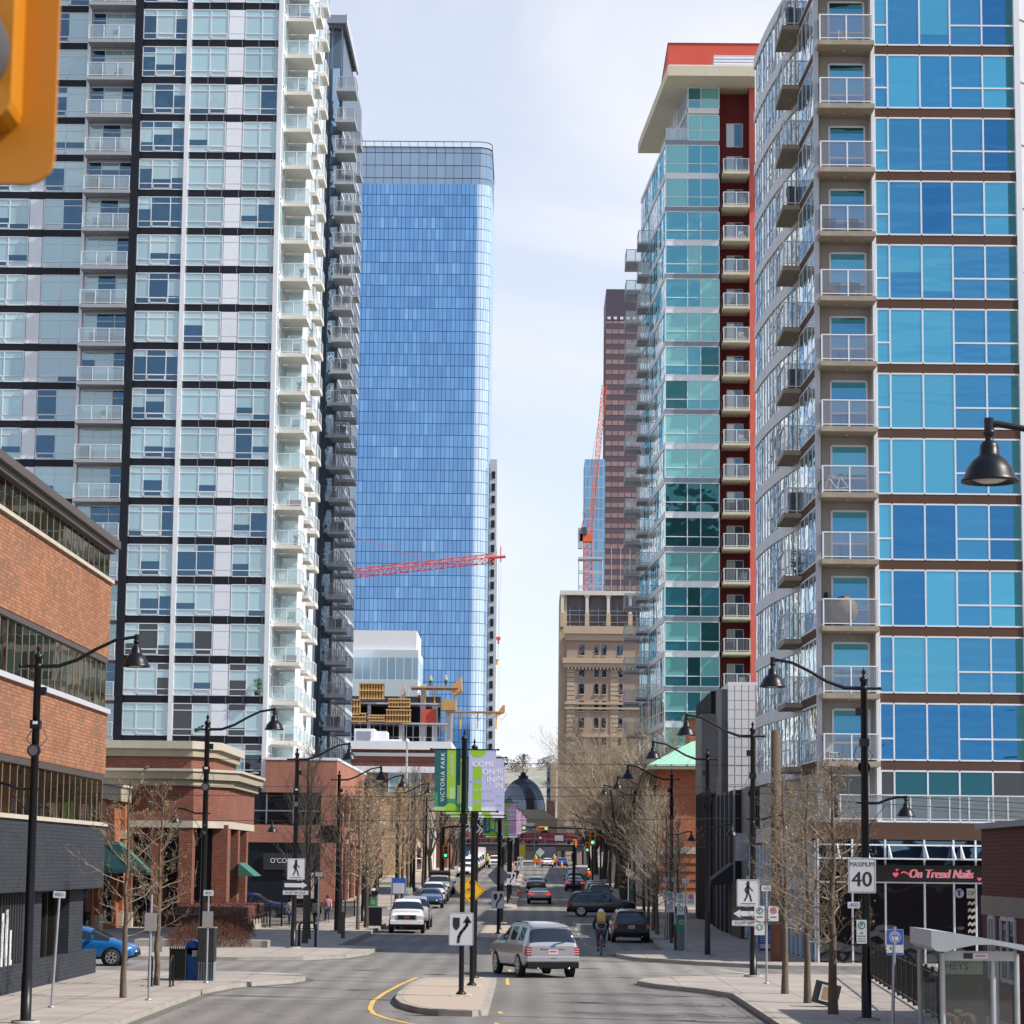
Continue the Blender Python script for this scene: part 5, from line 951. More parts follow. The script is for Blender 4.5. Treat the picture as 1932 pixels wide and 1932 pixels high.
# ---------------------------------------------------------------- signs
signw = mat('sign_white', (.62, .62, .64), .45, var=.05); signk = mat('sign_black', (.015, .015, .018), .5); signb = mat('sign_blue', (.03, .10, .42), .45); signg = mat('sign_green', (.02, .22, .15), .5); signr = mat('sign_red', (.55, .03, .03), .5); signy = mat('sign_yellow', (.90, .50, .015), .45, var=.04); signback = mat('sign_back', (.30, .29, .28), .5)
def rrect(w, h, r=.04, n=4):
    p = []
    for cx, cy, a0 in ((w / 2 - r, -h / 2 + r, -pi / 2), (w / 2 - r, h / 2 - r, 0), (-w / 2 + r, h / 2 - r, pi / 2), (-w / 2 + r, -h / 2 + r, pi)):
        for k in range(n): a = a0 + pi / 2 * k / (n - 1); p.append((cx + r * cos(a), cy + r * sin(a)))
    return p
def plate(m, w, h, front, back=None, z=0, y=0, x=0, r=.04, th=.02):
    p = rrect(w, h, r); n_ = len(p); back = back or signback
    m.add([(x + a, y, z + b) for a, b in p], [tuple(range(n_))], front)
    m.add([(x + a, y, z + b) for a, b in p] + [(x + a, y + th, z + b) for a, b in p], [(k, (k + 1) % n_, n_ + (k + 1) % n_, n_ + k) for k in range(n_)] + [tuple(range(n_, 2 * n_))[::-1]], back)
def shape(m, pts, mt, y, x=0, z=0, s=1): m.add([(x + a * s, y, z + b * s) for a, b in pts], [tuple(range(len(pts)))], mt)
def ring(m, x, z, r0, r1, mt, y, n=20, a0=0, a1=2 * pi):
    vs = []; 
    for k in range(n + 1): a = a0 + (a1 - a0) * k / n; vs += [(x + r0 * cos(a), y, z + r0 * sin(a)), (x + r1 * cos(a), y, z + r1 * sin(a))]
    m.add(vs, [(2 * k, 2 * k + 1, 2 * k + 3, 2 * k + 2) for k in range(n)], mt)
def border(m, w, h, mt, y, x=0, z=0, d=.03, t=.015, r=.03):
    a, b = rrect(w - 2 * d, h - 2 * d, r), rrect(w - 2 * d - 2 * t, h - 2 * d - 2 * t, max(r - t, .005)); n_ = len(a)
    m.add([(x + p, y, z + q) for p, q in a] + [(x + p, y, z + q) for p, q in b], [(k, (k + 1) % n_, n_ + (k + 1) % n_, n_ + k) for k in range(n_)], mt)
def stroke(m, pts, w, mt, y, x=0, z=0):
    for (x0, z0), (x1, z1) in zip(pts, pts[1:]):
        v = Vector((x1 - x0, z1 - z0)); v.normalize(); n_ = Vector((-v.y, v.x)) * w / 2; e = v * w * .3
        m.add([(x + x0 - n_.x - e.x, y, z + z0 - n_.y - e.y), (x + x1 - n_.x + e.x, y, z + z1 - n_.y + e.y), (x + x1 + n_.x + e.x, y, z + z1 + n_.y + e.y), (x + x0 + n_.x - e.x, y, z + z0 + n_.y - e.y)], [(0, 1, 2, 3)], mt)
def tx(m, s, size, mt, x, z, y, **k): m.text(s, size, mt, Matrix.Translation((x, y, z)) @ RX, ext=.001, **k)
def signobj(name, label, m, loc, cat='sign', group=None, rz=0):
    o = m.build(name, loc=loc, label=label, cat=cat, group=group); o.rotation_euler = (0, 0, rz); return o
def walker(m, s, x, z, y, mt):
    ring(m, x, z + .40 * s, 0, .075 * s, mt, y, 12)
    stroke(m, [(0, .30 * s), (-.02 * s, .02 * s)], .13 * s, mt, y, x, z); stroke(m, [(-.02 * s, .28 * s), (.13 * s, .12 * s), (.2 * s, .05 * s)], .045 * s, mt, y, x, z); stroke(m, [(0, .27 * s), (-.13 * s, .14 * s), (-.1 * s, .0)], .045 * s, mt, y, x, z)
    stroke(m, [(0, .02 * s), (.09 * s, -.18 * s), (.14 * s, -.38 * s)], .065 * s, mt, y, x, z); stroke(m, [(-.03 * s, .02 * s), (-.06 * s, -.2 * s), (-.15 * s, -.36 * s)], .065 * s, mt, y, x, z)
# maximum 40
m = MB(); plate(m, .71, .89, signw, z=0); border(m, .71, .89, signk, -.002, d=.02, t=.012); tx(m, 'MAXIMUM', .17, signk, 0, .28, -.003, sx=.78); tx(m, '40', .53, signk, 0, -.11, -.003, bold=.006)
signobj('speed_sign', 'white speed limit sign reading MAXIMUM 40 on the right lamp post', m, (8.38, 66.15, 3.80), 'traffic sign')
m = MB(); plate(m, .31, .16, signw, r=.02); tx(m, '‹4522', .12, signb, 0, 0, -.003, sx=.85); signobj('address_plate', 'small 4522 plate left of the speed sign post', m, (8.17, 66.2, 3.05))
m = MB(); plate(m, .26, .6, signw, r=.02); ring(m, 0, .16, .07, .1, signg, -.002); tx(m, 'P', .15, signk, 0, .16, -.003); tx(m, '2h', .08, signk, 0, -.03, -.003); tx(m, '09:00-18:00', .045, signk, 0, -.11, -.003, sx=.85); tx(m, 'MON - FRI', .04, signk, 0, -.18, -.003); m.box(-.11, .11, -.004, -.002, -.24, -.23, signk); signobj('parking_sign', '2h parking sign low on the speed sign post', m, (8.36, 66.15, 2.38), 'traffic sign')
# bus stop sign
B_ = thing('bus_stop_sign', 'blue and white bus stop sign on a leaning steel post beside the shelter', 'bus stop', (8.35, 60, .15), 0)
m = MB(); m.cyl((-.08, 0, 0), (0, .03, 2.5), .04, steel, 8); m.build('post', B_)
m = MB(); m.T = Matrix.Translation((0, 0, 2.15)) @ Matrix.Scale(.78, 4) @ Matrix.Translation((0, 0, -2.15)); plate(m, .5, .76, signw, r=.03, z=2.15); shape(m, rrect(.48, .44, .03), signb, -.004, z=2.30); ring(m, 0, 2.3, .15, .17, signw, -.006); shape(m, rrect(.2, .2, .04), signw, -.007, z=2.31); shape(m, rrect(.15, .07, .01), signb, -.008, z=2.35); m.box(-.07, -.03, -.009, -.006, 2.19, 2.23, signw); m.box(.03, .07, -.009, -.006, 2.19, 2.23, signw); tx(m, '6', .14, signk, -.12, 1.98, -.006); m.box(-.01, 0, -.006, -.004, 1.88, 2.04, lgrey); shape(m, rrect(.48, .06, .01), signb, -.004, z=1.81); m.build('sign_panel', B_)
# walking-person signs
def walksign(name, label, x, y, z0, right, mk=1):
    m = MB(); plate(m, .8, .95, signw); border(m, .8, .95, signk, -.004, d=.02, t=.01, r=.03); walker(m, .82, 0, .03, -.006, signk); stroke(m, [(-.26, -.37), (.26, -.37)], .02, signk, -.006)
    signobj(name, label, m, (x, y, z0 + .72), 'traffic sign')
    m = MB(); plate(m, 1.15, .42, signk, r=.02); shape(m, [(-.5, -.09), (.28, -.09), (.28, -.15), (.52, 0), (.28, .15), (.28, .09), (-.5, .09)] if right else [(.5, -.09), (-.28, -.09), (-.28, -.15), (-.52, 0), (-.28, .15), (-.28, .09), (.5, .09)], signw, -.004); signobj('one_way_sign', label.replace('walking person sign', 'one way arrow sign').replace('above', 'under'), m, (x, y, z0), 'traffic sign')
    m = MB(); plate(m, 1.15, .2, signw, r=.02); border(m, 1.15, .2, signk, -.004, d=.01, t=.008, r=.01); tx(m, 'EXCEPT BICYCLES', .13, signk, 0, 0, -.006, sx=.9); signobj('exception_plate', 'EXCEPT BICYCLES plate ' + ('on the left lamp post' if right else 'on the right lamp post'), m, (x, y, z0 - .33), 'traffic sign')
walksign('walking_person_sign', 'white walking person sign above the arrow on the left lamp post', -10.72, 116.2, 2.95, True)
walksign('walking_person_sign', 'white walking person sign above the arrow by the wooden pole', 7.55, 91.3, 2.35, False)
# parking sign clusters on steel posts
def parkpost(x, y, label, h=3.1, kind=0, plate_=None):
    t = thing('sign_post', label, 'sign post', (x, y, GZ(y) + .15), 0, 'steel sign posts on the sidewalks')
    m = MB(); m.cyl((0, 0, 0), (0, 0, h), .035, steel, 8); m.lathe([(0, 0), (.1, 0), (.1, .03), (.04, .06)], steel, n=8); m.build('post', t)
    if kind:
        for k, dx in enumerate((-.23, .23) if kind == 1 else (.0,)):
            m = MB(); f = signw if kind < 3 else signback; plate(m, .34, .5, f, x=dx, z=h - .75, y=-.05, r=.02)
            if kind < 3: ring(m, dx, h - .65, .075, .11, signr if k else signg, -.054); tx(m, 'P', .14, signk, dx, h - .65, -.056, bold=.004); (stroke(m, [(-.07, .07), (.07, -.07)], .03, signr, -.058, dx, h - .65) if k else None); m.box(dx - .1, dx + .1, -.055, -.051, h - .88, h - .85, signk)
            m.build('sign_panel', t)
            if kind == 1 and k == 0: m = MB(); plate(m, .34, .42, signw, x=dx, z=h - 1.25, y=-.05, r=.02); ring(m, dx, h - 1.2, .075, .11, signg, -.054); m.build('sign_panel', t)
    if plate_: m = MB(); plate(m, .32, .18, signw, z=h + .08, y=-.03, r=.02); tx(m, plate_, .125, signb, 0, h + .08, -.033, sx=.85); m.build('number_plate', t)
    return t
parkpost(-12.6, 68.0, 'steel post with a 4501 number plate by the black planter wall', 2.85, 0, '4501›').rotation_euler = (0, radians(2.2), 0)
parkpost(-12.2, 84, 'steel post with two grey sign backs near the blue hatchback', 1.9, 3)
parkpost(-10.65, 72.0, 'plain steel post between the two small trees on the left', 2.9, 3)
parkpost(-10.4, 82.6, 'steel post with a small number plate in front of the blue bin', 2.75, 3, '4524')
parkpost(-9.95, 119.4, 'steel post right of the bicycle rack bench on the left corner', 3.2, 0, '120')
parkpost(7.75, 86.4, 'steel post with no parking signs and 4523 plate, right corner', 3.05, 1, '4523')
parkpost(6.9, 117.8, 'steel post with paired parking signs by the green pay machine', 3.1, 1, '4520')
parkpost(6.75, 124, 'steel post with parking signs in front of the bare trees', 3.1, 1, '4521')
parkpost(6.7, 131, 'steel post with parking signs farther along the right kerb', 3.1, 2, '4523')
parkpost(7.0, 192.5, 'steel post with a white sign beside the large elm trunk', 3.4, 2)
parkpost(-19.0, 170.2, 'steel sign post beside the navy parked car', 3.6, 2); parkpost(-11.2, 176 - 4, 'steel post by the striped awning shop', 3.0, 2, '18')
# tall grey lamp standard in the car park
m = MB(); m.tube([(0, 0, 0), (0, 0, 5), (.05, 0, 8.6), (.35, 0, 9.3), (.85, 0, 9.45)], [.11, .1, .08, .06, .06], steel, 8); m.box(.7, 1.05, -.1, .1, 9.35, 9.47, steel); m.box(-.12, .12, -.14, .1, 5.0, 5.6, steel); m.box(-.25, -.1, -.1, .1, 6.1, 6.8, lgrey)
signobj('light_standard', 'plain grey steel light standard beside the navy car', m, (-18.6, 163, .15), 'street lamp')

# ---------------------------------------------------------------- median banner poles
bg_d = mat('banner_teal', (.01, .12, .13), .7); bg_l = mat('banner_lime', (.30, .56, .035), .7, var=.05); bg_m = mat('banner_green', (.045, .30, .16), .7); bg_w = mat('banner_white', (.75, .77, .85), .7); bg_p = mat('banner_lilac', (.50, .52, .78), .7, var=.05); bg_k = mat('banner_pink', (.68, .38, .60), .7, var=.05)
bg_txt = mat('banner_lettering', (.85, .86, .9), .7, var=.02)
bg_pale = mat('banner_pale_green', (.42, .62, .25), .7)
def bclip(pts, w, h): return [(max(.0, min(w, a)), max(0, min(h, b))) for a, b in pts]
def banner_l(m, w, h, y, s):   # hangs left of the pole
    Z = lambda a, b, c, d, mt, dy: shape(m, [(a, c), (b, c), (b, d), (a, d)], mt, y - dy * .3)
    Z(-w, 0, 0, h, bg_d, 0); Z(-w * .52, -w * .18, .42 * h * .5, h, bg_l, .004); Z(-w, -w * .86, 0, h * .3, bg_m, .004)
    Z(-w * .5, 0, 0, h * .20, bg_m, .006); Z(-w * .42, -w * .2, h * .2, h * .38, bg_pale, .008); Z(-w * .12, 0, h * .12, h * .42, bg_pale, .008); shape(m, [(-w * .62, 0)] + [(-w * .36 + w * .30 * cos(a), w * .30 * sin(a)) for a in [pi - pi * k / 10 for k in range(11)]], bg_l, y - .0032); Z(-w, -w * .6, 0, h * .07, bg_pale, .012)
    m.text('ViCTORiA PARK', .17 * s, white, Matrix.Translation((-w * .68, y - .005, h * .55)) @ RX @ Matrix.Rotation(pi / 2, 4, 'Z'), ext=.001, bold=.002, lsp=1.22); m.text('#VicParkYYC', .115 * s, white, Matrix.Translation((-w * .34, y - .005, h * .75)) @ RX @ Matrix.Rotation(pi / 2, 4, 'Z'), ext=.001, bold=.002)
def banner_r(m, w, h, y, s, pinky):
    base = bg_k if pinky else bg_p
    Z = lambda a, b, c, d, mt, dy: shape(m, [(a, c), (b, c), (b, d), (a, d)], mt, y - dy * .3)
    Z(0, w, 0, h, base, 0); Z(0, w, 0, h * .07, bg_w, .003); Z(w * .15, w * .48, 0, h * .74, bg_l, .004); shape(m, [(.02 * w, h), (.03 * w, h * .965)] + [(w * .33 + w * .31 * cos(a), h * .965 - w * .22 * -sin(a) * 1.0) for a in [pi + pi * k / 10 for k in range(11)]] + [(w * .64, h)], bg_l, y - .0014)
    lg = mat('banner_line', (.38, .42, .55), .7); Z(w * .02, w * .5, h * .46, h * .50, lg, .006); Z(w * .15, w * .95, h * .16, h * .19, lg, .006); Z(w * .3, w * .34, h * .08, h * .16, lg, .006)
    for k, t_ in enumerate(('LIVE', 'WORK', 'PLAY') if pinky else ('COME', 'ON', 'IN')):
        m.text(t_, .235 * s, bg_txt, Matrix.Translation((w * .97, y - .004, h * (.76 - .125 * k))) @ RX, align='RIGHT', ext=.0005, bold=.006, lsp=1.05)
    m.text('#VicParkYYC', .115 * s, white, Matrix.Translation((w * .96, y - .004, h * .34)) @ RX, align='RIGHT', ext=.001, bold=.001)
def banner_pole(x, y, label, pinky, detail=True):
    t = thing('banner_pole', label, 'banner pole', (x, y, GZ(y) + .16), 0, 'black banner poles in the median')
    m = MB(); m.lathe([(.075, .03), (.075, 7.45), (.095, 7.47), (.095, 7.53), (.03, 7.58), (.02, 7.62), (.04, 7.66), (0, 7.8)], blackg, n=12); m.build('pole', t)
    m = MB(); m.box(-.3, .3, -.3, .3, 0, .05, cream); m.lathe([(.0, .05), (.16, .05), (.15, .09), (.1, .14), (.075, .16)], black, n=12); m.build('base_plate', t)
    for z in (7.18, 5.36):
        m = MB(); m.cyl((-.96, 0, z), (.0, 0, z), .018, blackg, 6); m.cyl((0, 0, z), (1.0, 0, z), .018, blackg, 6)
        for xx in (-.97, 1.0): m.lathe([(0, -.05), (.03, -.03), (.03, .03), (0, .05)], blackg, (xx, 0, z), 8, 'X')
        m.build('banner_arm', t)
    m = MB(); banner_l(m, .77, 1.82, 0, 1); o = m.build('banner', t); o.location = (-.1, -.005, 5.36)
    m = MB(); banner_r(m, .80, 1.82, 0, 1, pinky); o = m.build('banner', t); o.location = (.14, -.005, 5.36)
    m = MB(); m.box(-.1, .12, -.12, .1, 5.0, 5.3, charcoal); m.tube([(.12, 0, 5.2), (.2, -.05, 5.35), (.14, 0, 5.5)], .015, lgrey, 4); m.tube([(.1, 0, 5.1), (.2, 0, 4.95), (.09, 0, 4.8)], .015, lgrey, 4); m.build('junction_box', t)
    return t
bp0 = banner_pole(-2.1, 75.9, 'nearest black pole in the median with green and lilac banners', False)
b1 = dup(bp0, (-1.93, 81.5, .16), None, 'second black banner pole, just behind the nearest'); b1 = dup(bp0, (-1.97, 87, .16), None, 'third banner pole at the far end of the near island')
bp1 = banner_pole(-1.95, 141.5, 'black banner pole with a pink banner on the second island', True)
for i, y in enumerate((151, 163, 199, 212, 225, 268, 285, 300, 318, 333)): dup(bp1, (-2.0 - .02 * (y > 190), y, GZ(y) + .16), None, 'banner pole number %s down the median, pink banner' % ['two', 'three', 'four', 'five', 'six', 'seven', 'eight', 'nine', 'ten', 'eleven'][i])
def keepright(x, y, z, label, s=1):
    m = MB(); plate(m, .72 * s, .96 * s, signw, r=.05); border(m, .72 * s, .96 * s, signb, -.004, d=.012, t=.01, r=.04)
    q = lambda L_: [(a * s, b * s) for a, b in L_]
    shape(m, q([(-.24, .33), (-.04, .33), (-.04, .08), (-.09, 0), (-.14, -.04), (-.19, 0), (-.24, .08)]), signk, -.006); stroke(m, q([(-.08, -.38), (-.06, -.22), (.0, -.1), (.1, .02), (.17, .12), (.18, .22)]), .085 * s, signk, -.006); shape(m, q([(.05, .18), (.31, .18), (.18, .39)]), signk, -.006)
    signobj('keep_right_sign', label, m, (x, y, z), 'traffic sign')
keepright(-2.12, 75.7, 2.05 + .05, 'white keep right sign on the nearest median pole'); keepright(-1.97, 141.3, 2.05, 'white keep right sign on the second island pole', .98)
for i, (y, z) in enumerate(((198.8, 2.9), (267.8, 3.8), (317.8, 4.4))): keepright(-1.75, y, z, ['small keep right sign on the third island', 'tiny keep right sign farther down the median', 'farthest keep right sign in the median'][i])
m = MB(); D_ = .48; dm = lambda s: [(0, -s), (s, 0), (0, s), (-s, 0)]
shape(m, dm(D_), signy, 0); m.add([(a, .015, b) for a, b in dm(D_)], [(3, 2, 1, 0)], signback)
for i in range(4):
    a, b2 = dm(D_ - .05)[i], dm(D_ - .05)[(i + 1) % 4]; stroke(m, [a, b2], .015, signk, -.004)
m.T = Matrix.Scale(.8, 4); ring(m, .10, -.05, .075, .09, signk, -.005); ring(m, -.14, -.05, .075, .09, signk, -.005); stroke(m, [(.1, -.05), (.04, .06), (-.1, .06), (-.02, -.05), (.04, .06)], .014, signk, -.006); stroke(m, [(-.14, -.05), (-.08, .09), (-.04, .1)], .014, signk, -.006); shape(m, [(0, .42), (.08, .3), (-.08, .3)], signk, -.006); stroke(m, [(0, .32), (0, .22)], .03, signk, -.006); shape(m, [(0, -.4), (.08, -.3), (-.08, -.3)], signk, -.006)
signobj('bicycle_warning_sign', 'yellow diamond bicycle warning sign behind the nearest poles', m, (-2.13, 86.85, 3.11), 'traffic sign')
m = MB(); shape(m, dm(.62), signback, 0); m.add([(a, .015, b) for a, b in dm(.62)], [(3, 2, 1, 0)], signy); signobj('reversed_sign', 'grey back of a diamond sign on the second island pole', m, (-1.95, 141.7, 3.35), 'traffic sign')
m = MB(); m.box(-.22, .22, -.1, .1, 0, 1.3, signback); m.box(-.24, .24, -.12, .12, 1.3, 1.34, mgrey); m.box(-.24, .24, -.12, .12, 0, .06, mgrey); m.box(.08, .14, -.115, -.1, .6, .75, charcoal); signobj('grey_cabinet', 'small grey steel cabinet at the tip of the second island', m, (-2.62, 104 + 0, .0), 'cabinet')

# ---------------------------------------------------------------- traffic signals
sigy = mat('signal_yellow', (.85, .36, .02), .4, var=.06); grn = mat('signal_green_light', (.05, .9, .5), .3, emit=2.5)
def sighead(parent, lit=2, horiz=False, s=1):
    m = MB(); w, h = (.36 * s, 1.05 * s)
    if horiz: w, h = h, w
    m.box(-w / 2, w / 2, -.12, .12, -h / 2, h / 2, sigy); m.box(-w / 2 - .1, w / 2 + .1, .0, .02, -h / 2 - .1, h / 2 + .1, sigy); o = m.build('signal_housing', parent)
    m = MB()
    for k in range(3):
        c = (-.34 + .34 * k) * s; x, z = (c, 0) if horiz else (0, -c); mt = grn if k == lit else signk
        m.add([(x + .12 * s * cos(a), -.125, z + .12 * s * sin(a)) for a in [2 * pi * i / 12 for i in range(12)]], [tuple(range(12))], mt)
        ring(m, x, z, .12 * s, .15 * s, signk, -.13, 12); m.tube([(x - .14 * s, -.13, z), (x - .1 * s, -.2, z + .1 * s), (x, -.24, z + .15 * s), (x + .1 * s, -.2, z + .1 * s), (x + .14 * s, -.13, z)], .015, signk, 4)
    m.build('lens', o); return o
def mastarm(x, y, arm, side, label):
    t = thing('signal_mast', label, 'traffic signal', (x, y, GZ(y) + .1), 0, 'mast arm traffic signals'); m = MB(); m.cyl((0, 0, 0), (0, 0, 5.9), .13, black, 8); m.build('mast', t)
    m = MB(); m.tube([(0, 0, 5.8), (side * .6, 0, 5.95), (side * arm, 0, 6.15)], [.1, .09, .06], black, 6); m.build('arm', t)
    for a in (.98, .62): o = sighead(t, 2, True); o.location = (side * arm * a, -.15, 5.9)
    o = sighead(t, 2); o.location = (side * .25, -.2, 3.6); return t
mastarm(-8.6, 243, 7.4, 1, 'mast arm signal reaching right over the left lanes'); mastarm(7.0, 330, 9.5, -1, 'far mast arm signal with green lights over the right lanes'); mastarm(-9.8, 345, 6, 1, 'farther mast arm signal on the left, beyond the banners'); mastarm(6.8, 420, 9.5, -1, 'farthest mast arm signal before the overpass')
t = thing('signal_post', 'post mounted yellow signal showing green among the elm trunks', 'traffic signal', (5.9, 262, GZ(262) + .15)); m = MB(); m.cyl((0, 0, 0), (0, 0, 5.6), .1, black, 8); m.build('post', t); o = sighead(t, 2, False, 1.25); o.location = (0, -.2, 4.9)
t = thing('signal_post', 'black signal post with its yellow head turned away, right of the elms', 'traffic signal', (9.0, 243, GZ(243) + .15)); m = MB(); m.cyl((0, 0, 0), (0, 0, 4.4), .1, black, 8); m.build('post', t); o = sighead(t, 9); o.location = (0, -.2, 4.2); o.rotation_euler = (0, 0, 1.3)
m = MB(); m.cyl((0, 0, 0), (0, 0, 4.6), .13, black, 8); m.box(-.35, .35, -.35, .35, 0, .12, black); m.box(-.22, 0, -.1, .1, 3.2, 3.9, black); signobj('signal_post', 'bare black signal post at the second island', m, (2.2 + 1.2, 222, GZ(222)), 'traffic signal')
# out of focus signal in the upper left corner
t = thing('traffic_signal', 'large blurred yellow traffic signal filling the upper left corner', 'traffic signal', (-1.54, 6.6, 6.3)); sy2 = mat('signal_yellow_shaded', (.46, .17, .002), .45, var=.05)  # darker copy of the signal yellow, shade painted into the colour
m = MB(); m.T = Matrix.Translation((0, 0, 0))
p = rrect(.48, 1.5, .07, 6); n_ = len(p); m.add([(a, .03, b + .235) for a, b in p] + [(a, .05, b + .235) for a, b in p], [tuple(range(n_)), tuple(range(n_, 2 * n_))[::-1]] + [(k, (k + 1) % n_, n_ + (k + 1) % n_, n_ + k) for k in range(n_)], sy2); m.build('backplate', t)
m = MB(); p = rrect(.30, 1.1, .05, 4); m.add([(a, -.12, b + .17) for a, b in p] + [(a, .03, b + .17) for a, b in p], [tuple(range(16))] + [(k, (k + 1) % 16, 16 + (k + 1) % 16, 16 + k) for k in range(16)], sy2); m.build('signal_housing', t)
for k in range(3):
    c = .50 - .35 * k; m = MB(); vs = []
    for i in range(15): a = radians(-35) + radians(250) * i / 14; vs += [(.145 * cos(a), -.12, c + .145 * sin(a)), (.15 * cos(a), -.34, c + .15 * sin(a))]
    m.add(vs, [(2 * i, 2 * i + 1, 2 * i + 3, 2 * i + 2) for i in range(14)], mat('visor_grey', (.06, .06, .065), .6), True); o = m.build('visor', t); m = MB(); m.add([(.125 * cos(a), -.125, c + .125 * sin(a)) for a in [2 * pi * i / 16 for i in range(16)]], [tuple(range(16))], mat('amber_lens', (.9, .25, .01), .3) if k < 2 else signk); m.build('lens', o)
m = MB(); m.cyl((0, 0, .8), (0, 0, 2.2), .04, charcoal, 8); m.build('hanger', t)

# ---------------------------------------------------------------- poles, wires, street furniture
wd = mat('weathered_wood', (.10, .07, .048), .9, var=.3, scale=3, stretch=(4, 4, .3), bump=.4); wd2 = mat('stained_wood_base', (.13, .055, .028), .85, var=.3, scale=3, stretch=(4, 4, .3))
t = thing('utility_pole', 'weathered wooden utility pole with a stained reddish base', 'utility pole', (10.0, 106.8, .15)); m = MB(); m.lathe([(.27, 0), (.255, 1.7)], wd2, n=12); m.build('pole_base', t); m = MB(); m.lathe([(.255, 1.7), (.185, 9.45), (.0, 9.5)], wd, n=12); m.build('pole', t)
def wire(x0, y0, z0, x1, y1, z1, sag, label, r=.016):
    m = MB(); pts = []
    for k in range(13): q = k / 12; pts.append((x0 + (x1 - x0) * q, y0 + (y1 - y0) * q, z0 + (z1 - z0) * q - sag * 4 * q * (1 - q)))
    m.tube(pts, r, blackm, 4); tag(m.build('overhead_cable'), label, 'cable', 'cables over the crossing')
wire(-45, 107, 7.6, 10, 106.8, 7.3, .35, 'upper cable running left from the wooden pole'); wire(-45, 106.6, 7.3, 10, 106.8, 7.0, .45, 'second cable just below the upper one'); wire(-45, 130, 9.6, 40, 128, 9.4, .5, 'higher cable farther down the street'); wire(-45, 107.2, 5.9, 10, 106.8, 6.0, .3, 'lowest cable crossing in front of the banners'); wire(10, 106.8, 7.2, 40, 96, 6.2, .3, 'cable running right from the wooden pole over the terrace'); wire(10, 106.8, 6.9, 40, 95, 5.7, .3, 'lower cable running right from the wooden pole'); wire(-45, 88.2, 7.5, -30, 150, 8, .3, 'cable behind the orange brick office')
binb = mat('bin_blue', (.015, .13, .55), .4); dirtyblk = mat('scuffed_black', (.02, .02, .022), .5, var=.6, scale=4)
t = thing('utility_cabinet', 'scuffed black utility cabinet with a ribbed grey lower half', 'cabinet', (-10.62, 84.3, .15)); m = MB(); m.box(-.28, .28, -.3, .3, .6, 1.68, dirtyblk); m.build('cabinet_body', t, bevel=.03); m = MB(); m.box(-.27, .27, -.29, .29, 0, .6, mgrey); [m.box(-.26 + .08 * k, -.23 + .08 * k, -.305, -.29, 0.02, .6, charcoal) for k in range(7)]; m.build('ribbed_base', t); m = MB(); m.box(-.29, .29, -.31, .31, 1.68, 1.71, mgrey); m.build('lid', t)
t = thing('recycling_bin', 'blue recycling bin with an arched hood, behind the black litter bin', 'bin', (-11.12, 84.9, .15)); m = MB(); m.box(-.24, .24, -.3, .3, 0, 1.02, binb); m.lathe([(0, -.3), (.24, -.3), (.24, .3), (0, .3)], binb, (0, 0, 1.02), 20, 'Y'); m.build('bin_body', t); m = MB(); m.box(-.02, .2, -.31, -.3, .75, .95, white); m.build('bin_label', t)
t = thing('litter_bin', 'black slatted litter bin beside the blue recycling bin', 'bin', (-11.5, 84.1, .15)); m = MB(); m.box(-.24, .24, -.24, .24, .05, .98, blackm); m.build('bin_body', t); m = MB(); [m.box(-.27 + .07 * k, -.24 + .07 * k, -.28, -.24, .02, 1.08, black) for k in range(8)]; m.box(-.28, .28, -.29, -.23, .98, 1.03, black); m.build('slats', t)
t0 = thing('bicycle_rack', 'black hoop bicycle rack, the right one of two by the litter bin', 'bicycle rack', (-11.15, 79.7, .15), 0, 'black hoop racks on the left sidewalk'); m = MB(); m.tube([(0, 0, 0), (0, 0, .75), (0, .06, .86), (0, .16, .92), (0, .5, .92), (0, .6, .86), (0, .66, .75), (0, .66, 0)], .03, black, 8); m.build('hoop', t0); m = MB(); m.box(-.06, .06, -.06, .06, 0, .012, black); m.box(-.06, .06, .6, .72, 0, .012, black); m.build('foot', t0); dup(t0, (-11.75, 79.3, .15), 0, 'black hoop bicycle rack, the left one of two by the litter bin')
t = thing('bicycle_rack', 'black rounded double hoop rack by the left lamp post with the walking sign', 'bicycle rack', (-10.35, 118.2, .15)); m = MB(); [m.tube([(-.38 , y, 0), (-.38, y, .95), (-.3, y, 1.08), (.3, y, 1.08), (.38, y, .95), (.38, y, 0)], .035, black, 8) for y in (0, .6)]; m.tube([(-.38, 0, .9), (-.38, .6, .9)], .03, black); m.tube([(.38, 0, .9), (.38, .6, .9)], .03, black); m.box(-.38, .38, .0, .03, .82, .86, black); m.build('hoop', t)
m = MB(); m.lathe([(.1, 0), (.1, 1.3), (0, 1.34)], wd, n=8); signobj('timber_post', 'short timber post on the left sidewalk corner', m, (-9.75, 132.5, .15), 'post')
def bollard(x, y, label, h=1.0): 
    m = MB(); m.lathe([(.11, 0), (.09, .05), (.09, h), (.05, h + .07), (0, h + .09)], black, n=10); signobj('bollard', label, m, (x, y, GZ(y) + .15), 'bollard', 'black bollards')
bollard(-16.6, 121, 'black bollard by the left driveway, nearer one'); bollard(-16.2, 123, 'black bollard by the left driveway, farther one'); bollard(6.55, 119.6, 'black bollard next to the green pay machine', 1.1)
